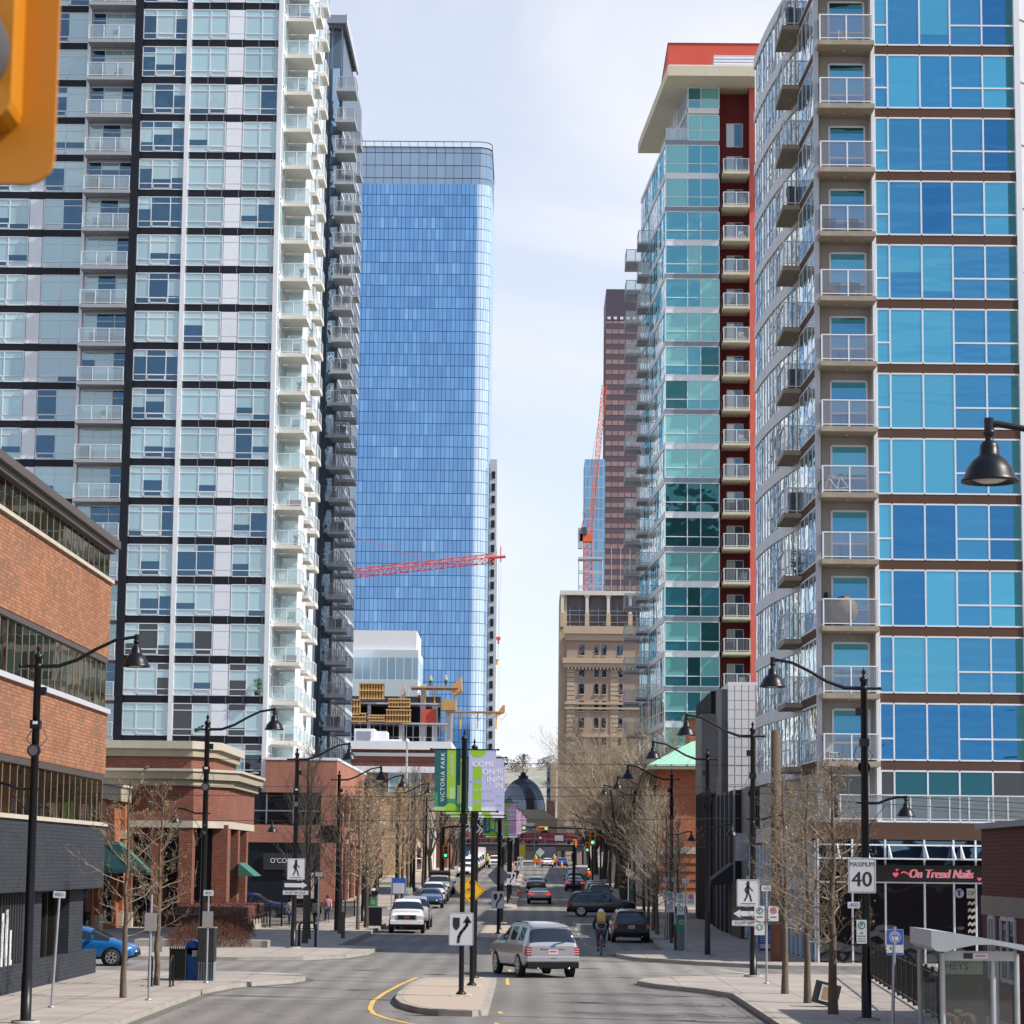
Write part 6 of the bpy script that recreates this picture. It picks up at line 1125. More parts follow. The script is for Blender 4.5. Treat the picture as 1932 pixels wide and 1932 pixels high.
# fences
def fence(x0, y0, x1, y1, h, label, sp=.16, z=.15, posts=2.2, name='metal_fence'):
    t = thing(name, label, 'fence', (x0, y0, z)); v = Vector((x1 - x0, y1 - y0)); L_ = v.length; f = Fr((0, 0), v, None); m = MB()
    for zz in (.12, h - .12): fbox(m, f, 0, L_, zz, zz + .05, -.02, .02, black)
    for k in range(int(L_ / sp)): fbox(m, f, k * sp, k * sp + .022, .05, h - .02, -.011, .011, black)
    m.build('rails', t)
    for k in range(int(L_ / posts) + 1): m = MB(); fbox(m, f, k * posts - .04, k * posts + .04, 0, h + .06, -.04, .04, black); m.build('post', t)
    return t
fence(10.3, 66, 11.9, 92, 1.25, 'black railing fence along the maroon brick building', .2, .15, 1.9); fence(-16.0, 150.2, -11.8, 171.8, 1.35, 'black railing fence beside the navy parked car', .17, .15, 2.4); fence(9.0, 213, 9.0, 234, 1.2, 'black railing fence by the green roofed building', .4)
t = thing('planter_bed', 'sloping concrete planter with a clipped dark red hedge', 'planter', (-17.2, 146, .15)); m = MB(); m.prism([(-3.4, -8), (.6, -8), (1.5, 7.5), (-3.4, 7.5)], 0, lambda x, y: .3 + .02 * (y + 8), kerbm); m.build('planter_wall', t)
m = MB(); m.prism([(-3.2, -7.6), (.3, -7.6), (1.2, 7.3), (-3.2, 7.3)], .3, lambda x, y: .95 + .03 * (y + 8), hedge); random.seed(8)
for k in range(5200):
    y = random.uniform(-7.7, 7.4); x = random.uniform(-3.3, .35 + .06 * (y + 7.6)); zt_ = .95 + .03 * (y + 8); z = zt_ + random.uniform(-.05, .16) if random.random() < .6 else random.uniform(.35, zt_); y = -7.65 if (z < zt_ - .06 and random.random() < .5) else y; d = Vector((random.uniform(-1, 1), random.uniform(-1, 1), random.uniform(-.2, 1.6))) * .06
    if z < zt_ - .06 and y > -7.6: x = .3 + .06 * (y + 7.6) + random.uniform(0, .12)
    m.add([(x, y, z), (x + d.x, y + d.y, z + d.z), (x + d.x * .5 + .035, y + d.y * .5, z + d.z * .4)], [(0, 1, 2)], hedge)
m.build('hedge', t)
m = MB(); m.tube([(0.75, -8, .55), (1.6, 7.5, .9)], .03, black, 6); [m.cyl((.75 + .055 * k, -8 + k, .3), (.75 + .055 * k, -8 + k, .56 + .022 * k), .03, black, 5) for k in range(16)]; m.build('hand_rail', t)
m = MB(); random.seed(9)
for k in range(3800):
    a = random.random() * 2 * pi; r = sqrt(random.random()); x, y = r * 1.9 * cos(a), r * 1.2 * sin(a); h = (1 - r * r) * .6 + .55; z = random.uniform(.0, h); m.add([(x, y, z), (x + random.uniform(-.1, .1), y + random.uniform(-.1, .1), z + random.uniform(.1, .3)), (x + .02, y, z)], [(0, 1, 2)], mat('bare_shrub', (.12, .05, .03), .9, var=.5, scale=6))
for i, (x, y, n_) in enumerate(((-14.6, 116.5, 'brown bare shrubs behind the bicycle racks'), (-16.2, 133, 'brown bare shrubs in front of the restaurant columns'))):
    if i == 0: sh = m.build('shrub', loc=(x, y, .15), label=n_, cat='shrub', group='bare shrubs by the restaurant')
    else: c = sh.copy(); COL.objects.link(c); c.location = (x, y, .15); c['label'] = n_
m = MB(); m.box(-3, 3, -1, 1, 0, .35, kerbm); signobj('planter_kerb', 'low concrete planter kerb around the brown shrubs', m, (-15, 121 - 3.2, .1), 'planter')
# pay machines, boards
def paymachine(x, y, label):
    t = thing('pay_machine', label, 'parking meter', (x, y, GZ(y) + .15), 0, 'green parking pay machines'); m = MB(); m.box(-.2, .2, -.15, .15, 0, 1.55, mat('meter_grey', (.13, .15, .16), .5)); m.build('body', t); m = MB(); m.box(-.22, .22, -.17, .16, .85, 1.62, signg); m.build('green_panel', t)
    m = MB(); ring(m, 0, 1.3, .08, .11, signy, -.176); tx(m, 'P', .13, signy, 0, 1.3, -.178); m.build('emblem', t); m = MB(); m.add([(-.28, -.2, 1.7), (.28, -.2, 1.7), (.28, .2, 2.0), (-.28, .2, 2.0)], [(0, 1, 2, 3), (3, 2, 1, 0)], charcoal); m.cyl((0, 0, 1.6), (0, 0, 1.85), .04, charcoal); m.build('solar_panel', t)
paymachine(6.75, 118.6, 'green and grey parking pay machine on the right corner'); paymachine(-10.0, 161, 'green parking pay machine beside the white pickup'); paymachine(7.6, 203, 'green parking pay machine near the elm trunks')
m = MB(); m.box(-.55, .55, 0, .05, .5, 1.55, signb); m.box(-.5, .5, -.01, 0, .25, .5, signw); m.add([(-.55, .05, .1), (.55, .05, .1), (.55, -.02, 1.5), (-.55, -.02, 1.5)], [(3, 2, 1, 0)], signb); [m.box(-.4, .3 + .05 * (k % 3), -.012, 0, .62 + .1 * k, .65 + .1 * k, signw) for k in range(7)]; m.box(-.5, -.42, -.05, .3, 0, .5, mgrey); m.box(.42, .5, -.05, .3, 0, .5, mgrey); signobj('sidewalk_board', 'blue sidewalk board with white writing lines by the wooden pole', m, (10.45, 117, .15), 'board').scale = (.6, 1, .8)
t = thing('map_board', 'blue topped information board behind the white pickup', 'board', (-9.35, 178.5, .4)); m = MB(); m.box(-.46, .46, 0, .12, 1.45, 2.55, signb); m.build('panel', t); m = MB(); m.box(-.4, .4, -.01, 0, 1.5, 2.2, signw); [m.box(-.35, .3 - .05 * (k % 3), -.014, -.01, 1.56 + .09 * k, 1.58 + .09 * k, lgrey) for k in range(7)]; m.build('map', t); m = MB(); m.box(-.52, -.46, 0, .12, 0, 2.6, steel); m.build('post', t); m = MB(); m.box(.46, .52, 0, .12, 0, 2.6, steel); m.build('post', t)
m = MB(); plate(m, .7, .45, mat('pale_sign', (.5, .55, .5), .5), z=1.6); m.cyl((0, .03, 0), (0, .03, 1.6), .05, steel, 6); signobj('small_notice', 'small pale notice on a post right of the map board', m, (-8.9, 182, .45), 'sign')
m = MB(); m.T = Matrix.Rotation(.25, 4, 'Y'); m.box(-.34, .34, -.2, .2, .0, .62, blackm); m.box(-.2, .12, -.212, -.2, .1, .55, signw); m.box(-.13, .05, -.218, -.212, .16, .5, mat('lid_tan', (.4, .28, .14), .6)); o = signobj('litter_box', 'black battered box with a pale oval panel between two tree trunks', m, (8.1, 72.6, .2), 'box')
m = MB(); m.box(-.5, .5, -.3, .3, 0, 1.15, black); m.box(-.52, .52, -.32, .32, 1.15, 1.2, mgrey); m.box(-.4, .4, -.31, -.3, .15, 1.0, charcoal); signobj('black_bin', 'black bin beside the green pay machine behind the white pickup', m, (-9.75, 157.5, .15), 'bin')
# bus shelter
sh_f = mat('shelter_aluminium', (.36, .38, .40), .4, metal=.3)
t = thing('bus_shelter', 'grey bus shelter with curved roof and advertising panel', 'bus shelter', (7.12, 48.2, .15))
for x, y in ((.46, 0), (1.83, 0), (.36, 2.1), (1.83, 2.1), (1.4, .05)): m = MB(); m.cyl((x, y, 0), (x, y, 2.3), .055 if x != 1.42 else .03, sh_f, 8); m.build('post', t)
m = MB(); xs = [(.2, 2.42), (.3, 2.34), (.45, 2.33), (.7, 2.40), (1.0, 2.46), (1.3, 2.47), (1.6, 2.43), (1.95, 2.35)]
for (xa, za), (xb, zb) in zip(xs, xs[1:]): m.add([(xa, -.4, za), (xb, -.4, zb), (xb, 2.3, zb), (xa, 2.3, za)], [(3, 2, 1, 0)], sh_f)
top = [(.2, 2.72), (.6, 2.68), (1.95, 2.46)]
m.add([(x, -.4, z) for x, z in xs] + [(x, -.4, z) for x, z in top[::-1]], [tuple(range(len(xs) + 3))], sh_f)
for (xa, za), (xb, zb) in zip(top, top[1:]): m.add([(xa, -.4, za), (xb, -.4, zb), (xb, 2.3, zb), (xa, 2.3, za)], [(0, 1, 2, 3)], lgrey)
m.add([(.2, -.4, 2.42), (.2, -.4, 2.72), (.2, 2.3, 2.72), (.2, 2.3, 2.42)], [(0, 1, 2, 3)], lgrey); m.build('roof', t)
m = MB(); m.box(.5, 1.83, -.03, .03, 2.16, 2.34, sh_f); m.box(.85, 1.02, -.045, -.03, 2.2, 2.3, signk); m.box(1.02, 1.3, -.045, -.03, 2.2, 2.3, signw); m.box(1.06, 1.26, -.048, -.046, 2.24, 2.26, signr); m.build('header', t)
m = MB(); m.box(.5, 1.38, .06, .08, 0.1, 2.14, gl_shelter); m.box(1.43, 1.83, .06, .08, .1, 2.14, gl_shelter); m.box(.34, .36, .1, 2.1, .1, 2.25, gl_shelter); m.build('glass_panel', t)
skin_ad = mat('poster_skin', (.45, .24, .15), .6)
m = MB(); m.box(.56, 1.42, 1.0, 1.15, .3, 2.2, blackm); m.box(.58, 1.38, .985, 1.0, .3, 1.85, mat('poster_dark', (.05, .042, .03), .5, var=.6, scale=1.5)); m.box(.58, 1.38, .98, 1.0, 1.87, 2.16, mat('poster_pale', (.30, .33, .29), .5)); tx(m, 'HEYS', .2, signk, .88, 2.02, .975, sx=1.0)
tb = lambda *a: m.tube(*a)
tb([(.6, .97, 1.15), (.72, .96, 1.13), (.84, .95, 1.1)], [.04, .035, .03], skin_ad, 8); tb([(1.2, .97, 1.1), (1.05, .96, 1.14), (.92, .95, 1.12)], [.03, .032, .03], skin_ad, 8)
for k in range(4): tb([(.82 + .025 * k, .95, 1.1), (.825 + .025 * k, .945, 1.0), (.83 + .025 * k, .945, .95)], [.012, .011, .008], skin_ad, 5); tb([(1.12 + .022 * k, .95, 1.12), (1.15 + .024 * k, .945, 1.02), (1.16 + .024 * k, .945, .96)], [.012, .011, .008], skin_ad, 5)
m.box(.74, .76, .95, .96, .4, 1.0, steel); m.box(1.0, 1.02, .95, .96, .4, 1.0, steel); m.lathe([(0, -.04), (.09, -.02), (.1, .02), (0, .05)], mat('poster_cap', (.35, .36, .33), .6), (.9, .96, 1.19), 12); tb([(.75, .96, .5), (.95, .95, .62), (1.15, .96, .5)], [.08, .1, .08], skin_ad, 8); m.build('advert_panel', t)
m = MB(); m.box(.1, 1.95, 1.4, 1.44, .62, .66, signb); m.build('blue_rail', t)

# ---------------------------------------------------------------- road works at the far end
t = thing('barricade', 'orange and white road works barricade across the far lanes', 'barricade', (-2, 410, GZ(410))); m = MB(); [m.box(a, a + .25, -.1, .1, 0, .9, white) for a in (0, 2.0, 3.9, 5.5)]; m.build('leg', t); m = MB(); m.box(0, 2.9, -.15, -.05, .75, 1.05, white); m.box(1.8, 5.8, -.16, -.06, .65, 1.25, orng); m.build('board', t)
for i, (x, y, h) in enumerate(((4.3, 405, 1.1), (-1.3, 226, .75), (-3.4, 402, .9))):
    t = thing('traffic_cone', ['tall orange cone right of the barricade', 'orange cone on the third island', 'orange cone left of the barricade'][i], 'cone', (x, y, GZ(y) + (.16 if i == 1 else 0)), 0, 'orange traffic cones'); m = MB(); m.lathe([(.22, 0), (.05, h)], orng, n=10); m.box(-.26, .26, -.26, .26, 0, .05, orng); m.build('cone_body', t); m = MB(); m.lathe([(.15, h * .45), (.115, h * .62)], white, n=10); m.build('white_collar', t)
m = MB(); shape(m, dm(.75), mat('works_diamond', (.45, .47, .5), .5), 0, z=2.3); m.add([(a, .02, 2.3 + b) for a, b in dm(.75)], [(3, 2, 1, 0)], orng); m.cyl((0, .05, 0), (0, .05, 2), .05, steel, 5); signobj('works_sign', 'pale diamond works sign above the barricade', m, (.9, 408, GZ(408)), 'traffic sign')
for i, (x, w, h, c, l) in enumerate(((-9.6, 2.2, 2.0, (.28, .02, .03), 'dark red skip left of the far worker'), (-7.2, 2.0, 2.0, (.30, .03, .03), 'second dark red skip, right of the first'), (-3.2, 1.6, 3.4, (.65, .55, .03), 'tall yellow works panel behind the banner poles'))):
    t = thing('works_container', l, 'container', (x, 438, GZ(438))); m = MB(); m.box(0, w, 0, 2, .2, h, mat('container%d' % i, c, .6)); m.box(-.03, w + .03, -.03, 2.03, h - .15, h, MATS['container%d' % i]); [m.box(.15 + .4 * k, .22 + .4 * k, -.05, 0, .25, h - .2, MATS['container%d' % i]) for k in range(int(w / .4))]; m.build('body', t); m = MB(); m.box(.1, w - .1, .2, 1.8, 0, .2, charcoal); m.build('skid', t)
# ---------------------------------------------------------------- vehicles
tyre = mat('tyre_rubber', (.018, .018, .02), .85); rimm = mat('alloy_rim', (.5, .51, .53), .3, metal=.7, var=.05); carglass = glass('car_glass', (.010, .012, .014), (.34, .38, .42), .2, .01, rnd=0); plast = mat('car_black_plastic', (.010, .0105, .011), .8, spec=.2); chrome = mat('chrome', (.6, .6, .62), .15, metal=.9)
tail = mat('tail_lens', (.42, .012, .015), .2, coat=.5); taillit = mat('tail_lens_lit', (.9, .03, .03), .2, emit=.8); headl = mat('head_lens', (.6, .62, .65), .1, coat=1); amber = mat('turn_lens', (.8, .28, .03), .3); platem = mat('licence_white', (.62, .5, .5), .5)
def paint(n_, c, met=.4, r=.28): return mat('paint_' + n_, c, r, metal=met, coat=.8, var=.03)
# stations: (y, z_low, z_belt, z_top, w_belt, w_top, tag) tag = what lies between this and the next station above the belt
def prof(kind):
    if kind == 'suv': return [(-2.36, .50, .78, .80, .80, .74, 'p'), (-2.33, .34, 1.02, 1.04, .93, .85, 'r'), (-2.05, .28, 1.06, 1.60, .96, .70, 'p'), (-1.85, .26, 1.06, 1.66, .965, .70, 's'), (-1.05, .26, 1.05, 1.71, .97, .71, 'p'), (-.97, .26, 1.05, 1.71, .97, .71, 's'), (.02, .26, 1.04, 1.70, .97, .71, 'p'), (.10, .26, 1.04, 1.70, .97, .70, 's'), (.60, .26, 1.04, 1.63, .97, .68, 'w'), (1.16, .26, 1.06, 1.15, .965, .82, 'h'), (1.75, .26, 1.04, 1.12, .96, .80, 'h'), (2.20, .28, .96, 1.04, .92, .76, 'h'), (2.34, .34, .86, .92, .86, .7, 'p'), (2.40, .42, .66, .68, .78, .6, 'p')]
    if kind == 'sedan': return [(-2.30, .48, .74, .76, .76, .7, 'p'), (-2.26, .34, .98, 1.0, .86, .78, 'p'), (-1.72, .26, .98, 1.06, .90, .76, 'r'), (-1.02, .24, .96, 1.36, .92, .62, 's'), (-.62, .24, .94, 1.43, .92, .62, 's'), (-.02, .24, .93, 1.45, .92, .62, 'p'), (.05, .24, .93, 1.45, .92, .62, 's'), (.48, .24, .92, 1.38, .92, .60, 'w'), (1.18, .24, .92, .98, .91, .76, 'h'), (1.80, .26, .84, .90, .89, .72, 'h'), (2.18, .3, .72, .76, .80, .64, 'h'), (2.30, .40, .6, .62, .68, .56, 'p')]
    if kind == 'hatch': return [(-2.2, .48, .8, .82, .76, .7, 'p'), (-2.15, .34, .98, 1.0, .86, .78, 'r'), (-1.7, .26, .99, 1.38, .90, .62, 's'), (-.9, .24, .96, 1.46, .91, .62, 's'), (-.02, .24, .93, 1.47, .91, .62, 'p'), (.05, .24, .93, 1.46, .91, .62, 's'), (.5, .24, .92, 1.40, .91, .60, 'w'), (1.3, .24, .92, .98, .90, .76, 'h'), (1.85, .26, .84, .88, .88, .72, 'h'), (2.15, .3, .72, .76, .80, .64, 'h'), (2.25, .40, .6, .62, .68, .56, 'p')]
    if kind == 'open': return [(-2.30, .48, .74, .76, .76, .7, 'p'), (-2.26, .34, .94, .96, .86, .78, 'p'), (-1.4, .26, .96, 1.02, .90, .76, 'p'), (-1.3, .26, .93, .94, .91, .8, 'd'), (.45, .24, .93, .94, .91, .8, 'p'), (.55, .24, .93, 1.36, .91, .6, 'w'), (1.18, .24, .92, .98, .91, .76, 'h'), (1.80, .26, .84, .90, .89, .72, 'h'), (2.18, .3, .72, .76, .80, .64, 'h'), (2.30, .40, .6, .62, .68, .56, 'p')]
    if kind == 'pickup': return [(-2.9, .55, 1.1, 1.12, .94, .92, 'p'), (-2.86, .45, 1.18, 1.20, .98, .93, 'd'), (-1.0, .42, 1.2, 1.22, .99, .93, 'p'), (-.96, .42, 1.2, 1.84, .99, .76, 's'), (-.1, .42, 1.2, 1.92, .99, .76, 'p'), (0, .42, 1.2, 1.92, .99, .76, 's'), (.6, .42, 1.18, 1.84, .99, .74, 'w'), (1.25, .42, 1.18, 1.26, .99, .86, 'h'), (2.3, .42, 1.12, 1.2, .97, .86, 'h'), (2.72, .44, 1.04, 1.1, .95, .84, 'p'), (2.82, .5, .98, 1.0, .9, .8, 'p')]
    if kind == 'van': return [(-2.6, .5, 1.1, 1.15, .92, .9, 'p'), (-2.55, .4, 1.15, 2.2, .97, .84, 'p'), (-2.45, .35, 1.15, 2.3, .98, .84, 'p'), (.3, .35, 1.15, 2.3, .98, .84, 'p'), (.4, .35, 1.15, 2.28, .98, .82, 's'), (1.1, .35, 1.12, 2.05, .98, .78, 'w'), (1.75, .35, 1.1, 1.25, .96, .8, 'h'), (2.4, .4, 1.0, 1.1, .92, .78, 'p'), (2.55, .5, .8, .85, .8, .7, 'p')]
    if kind == 'box': return [(-3.6, .9, 1.6, 3.1, 1.1, 1.08, 'p'), (.6, .9, 1.6, 3.1, 1.1, 1.08, 'p'), (.62, .5, 1.3, 2.2, .98, .82, 's'), (1.3, .45, 1.25, 2.05, .98, .8, 'w'), (1.8, .45, 1.2, 1.3, .96, .8, 'h'), (2.6, .5, 1.05, 1.1, .92, .8, 'p')]
CARN = {'suv': 'parked_suv', 'sedan': 'sedan_car', 'hatch': 'hatchback_car', 'open': 'convertible_car', 'pickup': 'pickup_truck', 'van': 'delivery_van', 'box': 'box_truck'}
CATN = {'suv': 'suv', 'sedan': 'car', 'hatch': 'car', 'open': 'car', 'pickup': 'pickup truck', 'van': 'van', 'box': 'truck'}
def car(kind, pm, label, x, y, rz, sx=1, group=None, lit=False, detail=2, z=None, rim=rimm, gl_=None):
    S = prof(kind); gl_ = gl_ or carglass
    t = thing(CARN[kind], label, CATN[kind], (x, y, GZ(y) if z is None else z), rz, group)
    parts = {}
    def P_(k): return parts.setdefault(k, MB())
    def ringp(s):
        yy, zl, zb, zt_, wb, wt, _ = s; zm = zl + (zb - zl) * .55
        return [(0, yy, zl), (wb * .9, yy, zl), (wb * 1.0, yy, zl + .06), (wb * 1.02, yy, zm), (wb * 1.0, yy, zb - .07), (wb * .955, yy, zb), (wt * 1.02, yy, zt_ - .05 if zt_ - zb > .2 else zt_ - .012), (wt * .9, yy, zt_ + .01), (0, yy, zt_ + .035)]
    rs = [ringp(s) for s in S]
    for i in range(len(S) - 1):
        tg = S[i][6]; gi = str(sum(1 for q in S[:i] if q[6] == 'p'))
        for sg in (1, -1):
            A = [(p[0] * sg, p[1], p[2]) for p in rs[i]]; B = [(p[0] * sg, p[1], p[2]) for p in rs[i + 1]]
            for k in range(8):
                q = (A[k], A[k + 1], B[k + 1], B[k]) if sg > 0 else (A[k], B[k], B[k + 1], A[k + 1])
                key, mt = 'body', pm
                if k == 5 and tg == 's': key, mt = 'side_window' + ('R' if sg > 0 else 'L') + gi, gl_
                elif k == 5 and tg == 'w': key, mt = 'windscreen', gl_
                elif k >= 6 and tg == 'w': key, mt = 'windscreen', gl_
                elif k >= 6 and tg == 'r': key, mt = 'rear_window', gl_
                elif k == 5 and tg == 'r' and kind != 'suv': key, mt = 'side_window' + ('R' if sg > 0 else 'L') + gi, gl_
                elif k in (0, 1) : key, mt = 'body', plast
                elif tg == 'd' and k >= 6: key, mt = 'interior', mat('car_interior', (.30, .22, .13), .8) if kind == 'open' else plast
                P_(key).add(list(q), [(0, 1, 2, 3)], mt, key == 'body')
    for s_, rv in ((0, True), (-1, False)):
        A = rs[s_]; f = A + [(-p[0], p[1], p[2]) for p in A[1:-1][::-1]]; P_('body').add(f, [tuple(range(len(f)))[::-1] if not rv else tuple(range(len(f)))], pm)
    # one shell, rounded once, then split into its parts
    whole = MB(); keys = []
    for k_, mb in parts.items():
        o0 = len(whole.v); whole.v += mb.v
        for f, mi in zip(mb.f, mb.mi):
            kk = (k_, mb.ms[mi])
            if kk not in keys: keys.append(kk)
            whole.f.append([q + o0 for q in f]); whole.mi.append(keys.index(kk)); whole.sm.append(True)
    me = bpy.data.meshes.new('shell'); me.from_pydata(whole.v, [], whole.f); [me.materials.append(pm) for _ in keys]; me.polygons.foreach_set('material_index', whole.mi)
    bmm = bmesh.new(); bmm.from_mesh(me); bmesh.ops.remove_doubles(bmm, verts=bmm.verts, dist=.0005); bmesh.ops.recalc_face_normals(bmm, faces=bmm.faces); bmm.to_mesh(me); bmm.free()
    if kind != 'box':
        so = bpy.data.objects.new('shell', me); COL.objects.link(so); ssm = so.modifiers.new('u', 'SUBSURF'); ssm.levels = 2 if detail > 1 else 1; ssm.render_levels = ssm.levels
        bpy.context.view_layer.update(); me2 = bpy.data.meshes.new_from_object(so.evaluated_get(bpy.context.evaluated_depsgraph_get())); bpy.data.objects.remove(so); bpy.data.meshes.remove(me)
    else: me2 = me
    for pn in dict.fromkeys(k_ for k_, _ in keys):
        idx = {i: kk[1] for i, kk in enumerate(keys) if kk[0] == pn}; vm = {}; mb = MB()
        for p in me2.polygons:
            if p.material_index in idx:
                f = []
                for q in p.vertices:
                    if q not in vm: vm[q] = len(mb.v); mb.v.append(me2.vertices[q].co.copy())
                    f.append(vm[q])
                mb.f.append(f); mb.mi.append(mb.m_(idx[p.material_index])); mb.sm.append(kind != 'box')
        o = mb.build('side_window' if pn.startswith('side_window') else pn, t)
    bpy.data.meshes.remove(me2)
    yr, yf = S[0][0], S[-1][0]; wb = S[3][4]; big = kind in ('pickup', 'van', 'box', 'suv'); R_ = .41 if kind in ('pickup', 'box') else .375 if big else .32
    fy, ry = {'suv': (1.42, -1.42), 'sedan': (1.42, -1.33), 'hatch': (1.38, -1.3), 'open': (1.42, -1.33), 'pickup': (1.85, -1.75), 'van': (1.65, -1.75), 'box': (1.6, -2.2)}[kind]
    for yy in (fy, ry):
        for sg in (1, -1):
            m = MB(); xo = sg * (wb + .012); m.add([(xo - sg * .006, yy + (R_ + .07) * cos(a), R_ + .01 + (R_ + .07) * sin(a)) for a in [2 * pi * k / 20 for k in range(20)]], [tuple(range(20)) if sg < 0 else tuple(range(20))[::-1]], plast); m.build('wheel_arch', t)
            m = MB(); m.lathe([(R_ * .66, .0), (R_ * .94, .0), (R_, -.03), (R_, -.2), (R_ * .9, -.22), (0, -.22)] if sg > 0 else [(R_ * .66, .0), (R_ * .94, .0), (R_, .03), (R_, .2), (R_ * .9, .22), (0, .22)], tyre, (xo + sg * .02, yy, R_), 20, 'X'); o = m.build('wheel', t)
            if detail > 0:
                m = MB(); xx = xo + sg * .012; m.add([(xx, yy + R_ * .68 * cos(a), R_ + R_ * .68 * sin(a)) for a in [2 * pi * k / 16 for k in range(16)]], [tuple(range(16)) if sg < 0 else tuple(range(16))[::-1]], plast)
                for k in range(7):
                    a = 2 * pi * k / 7 + .2; ca, sa = cos(a), sin(a); nx, nz = -sa * R_ * .09, ca * R_ * .09; xx2 = xx + sg * .012
                    m.add([(xx2, yy + nx, R_ + nz), (xx2, yy - nx, R_ - nz), (xx2, yy - nx * 1.5 + ca * R_ * .66, R_ - nz * 1.5 + sa * R_ * .66), (xx2, yy + nx * 1.5 + ca * R_ * .66, R_ + nz * 1.5 + sa * R_ * .66)], [(0, 1, 2, 3)], rim)
                vs = []
                for k in range(17): a = 2 * pi * k / 16; vs += [(xx + sg * .014, yy + R_ * .60 * cos(a), R_ + R_ * .60 * sin(a)), (xx + sg * .014, yy + R_ * .70 * cos(a), R_ + R_ * .70 * sin(a))]
                m.add(vs, [(2 * k, 2 * k + 1, 2 * k + 3, 2 * k + 2) for k in range(16)], rim); m.build('rim', o)
    zb = S[1][2]; tm = taillit if lit else tail
    if kind == 'box': zb = 1.3
    for sg in (1, -1):
        m = MB()
        if kind == 'suv': m.add([(sg * .955, yr + .16, zb - .02), (sg * .93, yr + .03, zb - .04), (sg * .76, yr - .012, zb - .06), (sg * .76, yr - .016, zb - .30), (sg * .92, yr + .02, zb - .32), (sg * .965, yr + .2, zb - .30)], [(0, 1, 4, 5), (1, 2, 3, 4)] if sg < 0 else [(5, 4, 1, 0), (4, 3, 2, 1)], tm); [m.box(min(sg * .77, sg * .93), max(sg * .77, sg * .93), yr - .026, yr + .0, zb - .13 - .07 * k, zb - .115 - .07 * k, headl) for k in range(3)]
        elif kind in ('pickup', 'van', 'box'): m.box(sg * .88 - .06, sg * .88 + .06, yr - .03, yr + .06, zb - .35, zb - .02, tm)
        else: m.box(min(sg * .48, sg * .86), max(sg * .48, sg * .86), yr - .012, yr + .09, zb - .24, zb - .1, tm)
        m.build('tail_light', t)
        zf = S[-2][2]; m = MB()
        if kind in ('pickup', 'van', 'box'): m.box(sg * .76 - .15, sg * .76 + .15, yf - .12, yf + .015, zf - .32, zf - .02, headl); m.box(sg * .93 - .03, sg * .93 + .03, yf - .14, yf - .02, zf - .3, zf - .08, amber)
        else: m.add([(sg * .40, yf + .012, zf - .12), (sg * .80, yf - .12, zf - .03), (sg * .885, yf - .42, zf + .03), (sg * .86, yf - .30, zf - .13), (sg * .44, yf + .02, zf - .2)], [(0, 1, 2, 3, 4)] if sg < 0 else [(4, 3, 2, 1, 0)], headl)
        m.build('headlight', t)
        m = MB(); ym = .75 if kind in ('pickup', 'van', 'box') else .62; zm = S[4][2] + .06; w0 = wb * .96; m.box(min(sg * w0, sg * (w0 + .2)), max(sg * w0, sg * (w0 + .2)), ym - .06, ym + .05, zm, zm + .17, pm); m.build('mirror', t, bevel=.02)
    m = MB()
    if kind in ('pickup',):
        m.box(-.95, .95, yf - .1, yf + .09, .52, .74, pm if pm.name != 'paint_tan' else chrome); m.box(-.9, .9, yf - .1, yf + .06, .38, .52, plast); m.build('bumper', t, bevel=.02); m = MB(); m.box(-.56, .56, yf - .1, yf + .05, .77, 1.06, chrome); m.box(-.51, .51, yf - .05, yf + .06, .80, 1.03, signk); [m.box(-.5, .5, yf + .06, yf + .065, .84 + .07 * k, .86 + .07 * k, charcoal) for k in range(3)]; m.box(-.16, .16, yf + .06, yf + .075, .88, .96, mat('emblem_red', (.4, .08, .08), .4))
    elif kind == 'suv':
        m.box(-.93, .93, yr - .05, yr + .25, .30, .50, plast); m.box(-.93, .93, yr - .035, yr + .1, .50, .68, pm); m.build('bumper', t, bevel=.03); m = MB(); m.box(-.55, .55, yf - .03, yf + .03, .45, .68, plast); m.box(-.6, .6, yf - .25, yf + .02, .3, .45, plast)
    else: m.box(-.6, .6, yf - .05, yf + .012, .38, .52, plast); m.build('bumper', t); m = MB(); m.box(-.7, .7, yr - .012, yr + .1, .3, .46, plast)
    m.build('grille' if kind == 'pickup' else 'bumper', t)
    zp = zb - .28 if kind == 'suv' else zb - .3
    m = MB(); m.box(-.17, .17, yr - .03, yr - .012, zp, zp + .17, platem); m.box(-.13, .13, yr - .034, yr - .03, zp + .06, zp + .11, mat('plate_text', (.4, .08, .08), .5)); m.build('licence_plate', t)
    if detail > 1 and kind == 'suv':
        for sg in (1, -1): m = MB(); m.tube([(sg * .60, .20, 1.62), (sg * .61, .05, 1.70), (sg * .61, -1.35, 1.69), (sg * .60, -1.5, 1.62)], .022, plast, 6); m.build('roof_rail', t)
        m = MB(); m.add([(-.80, yr - .022, .56), (.80, yr - .022, .56), (.74, yr - .014, zb - .03), (-.74, yr - .014, zb - .03)], [(0, 1, 2, 3)], pm); m.box(-.42, .42, yr - .045, yr - .02, zb - .11, zb - .07, pm); m.box(-.10, .10, yr - .035, yr - .02, .60, .63, plast); m.box(-.50, .50, yr - .02, yr - .015, .555, .56, plast); m.build('tailgate', t)
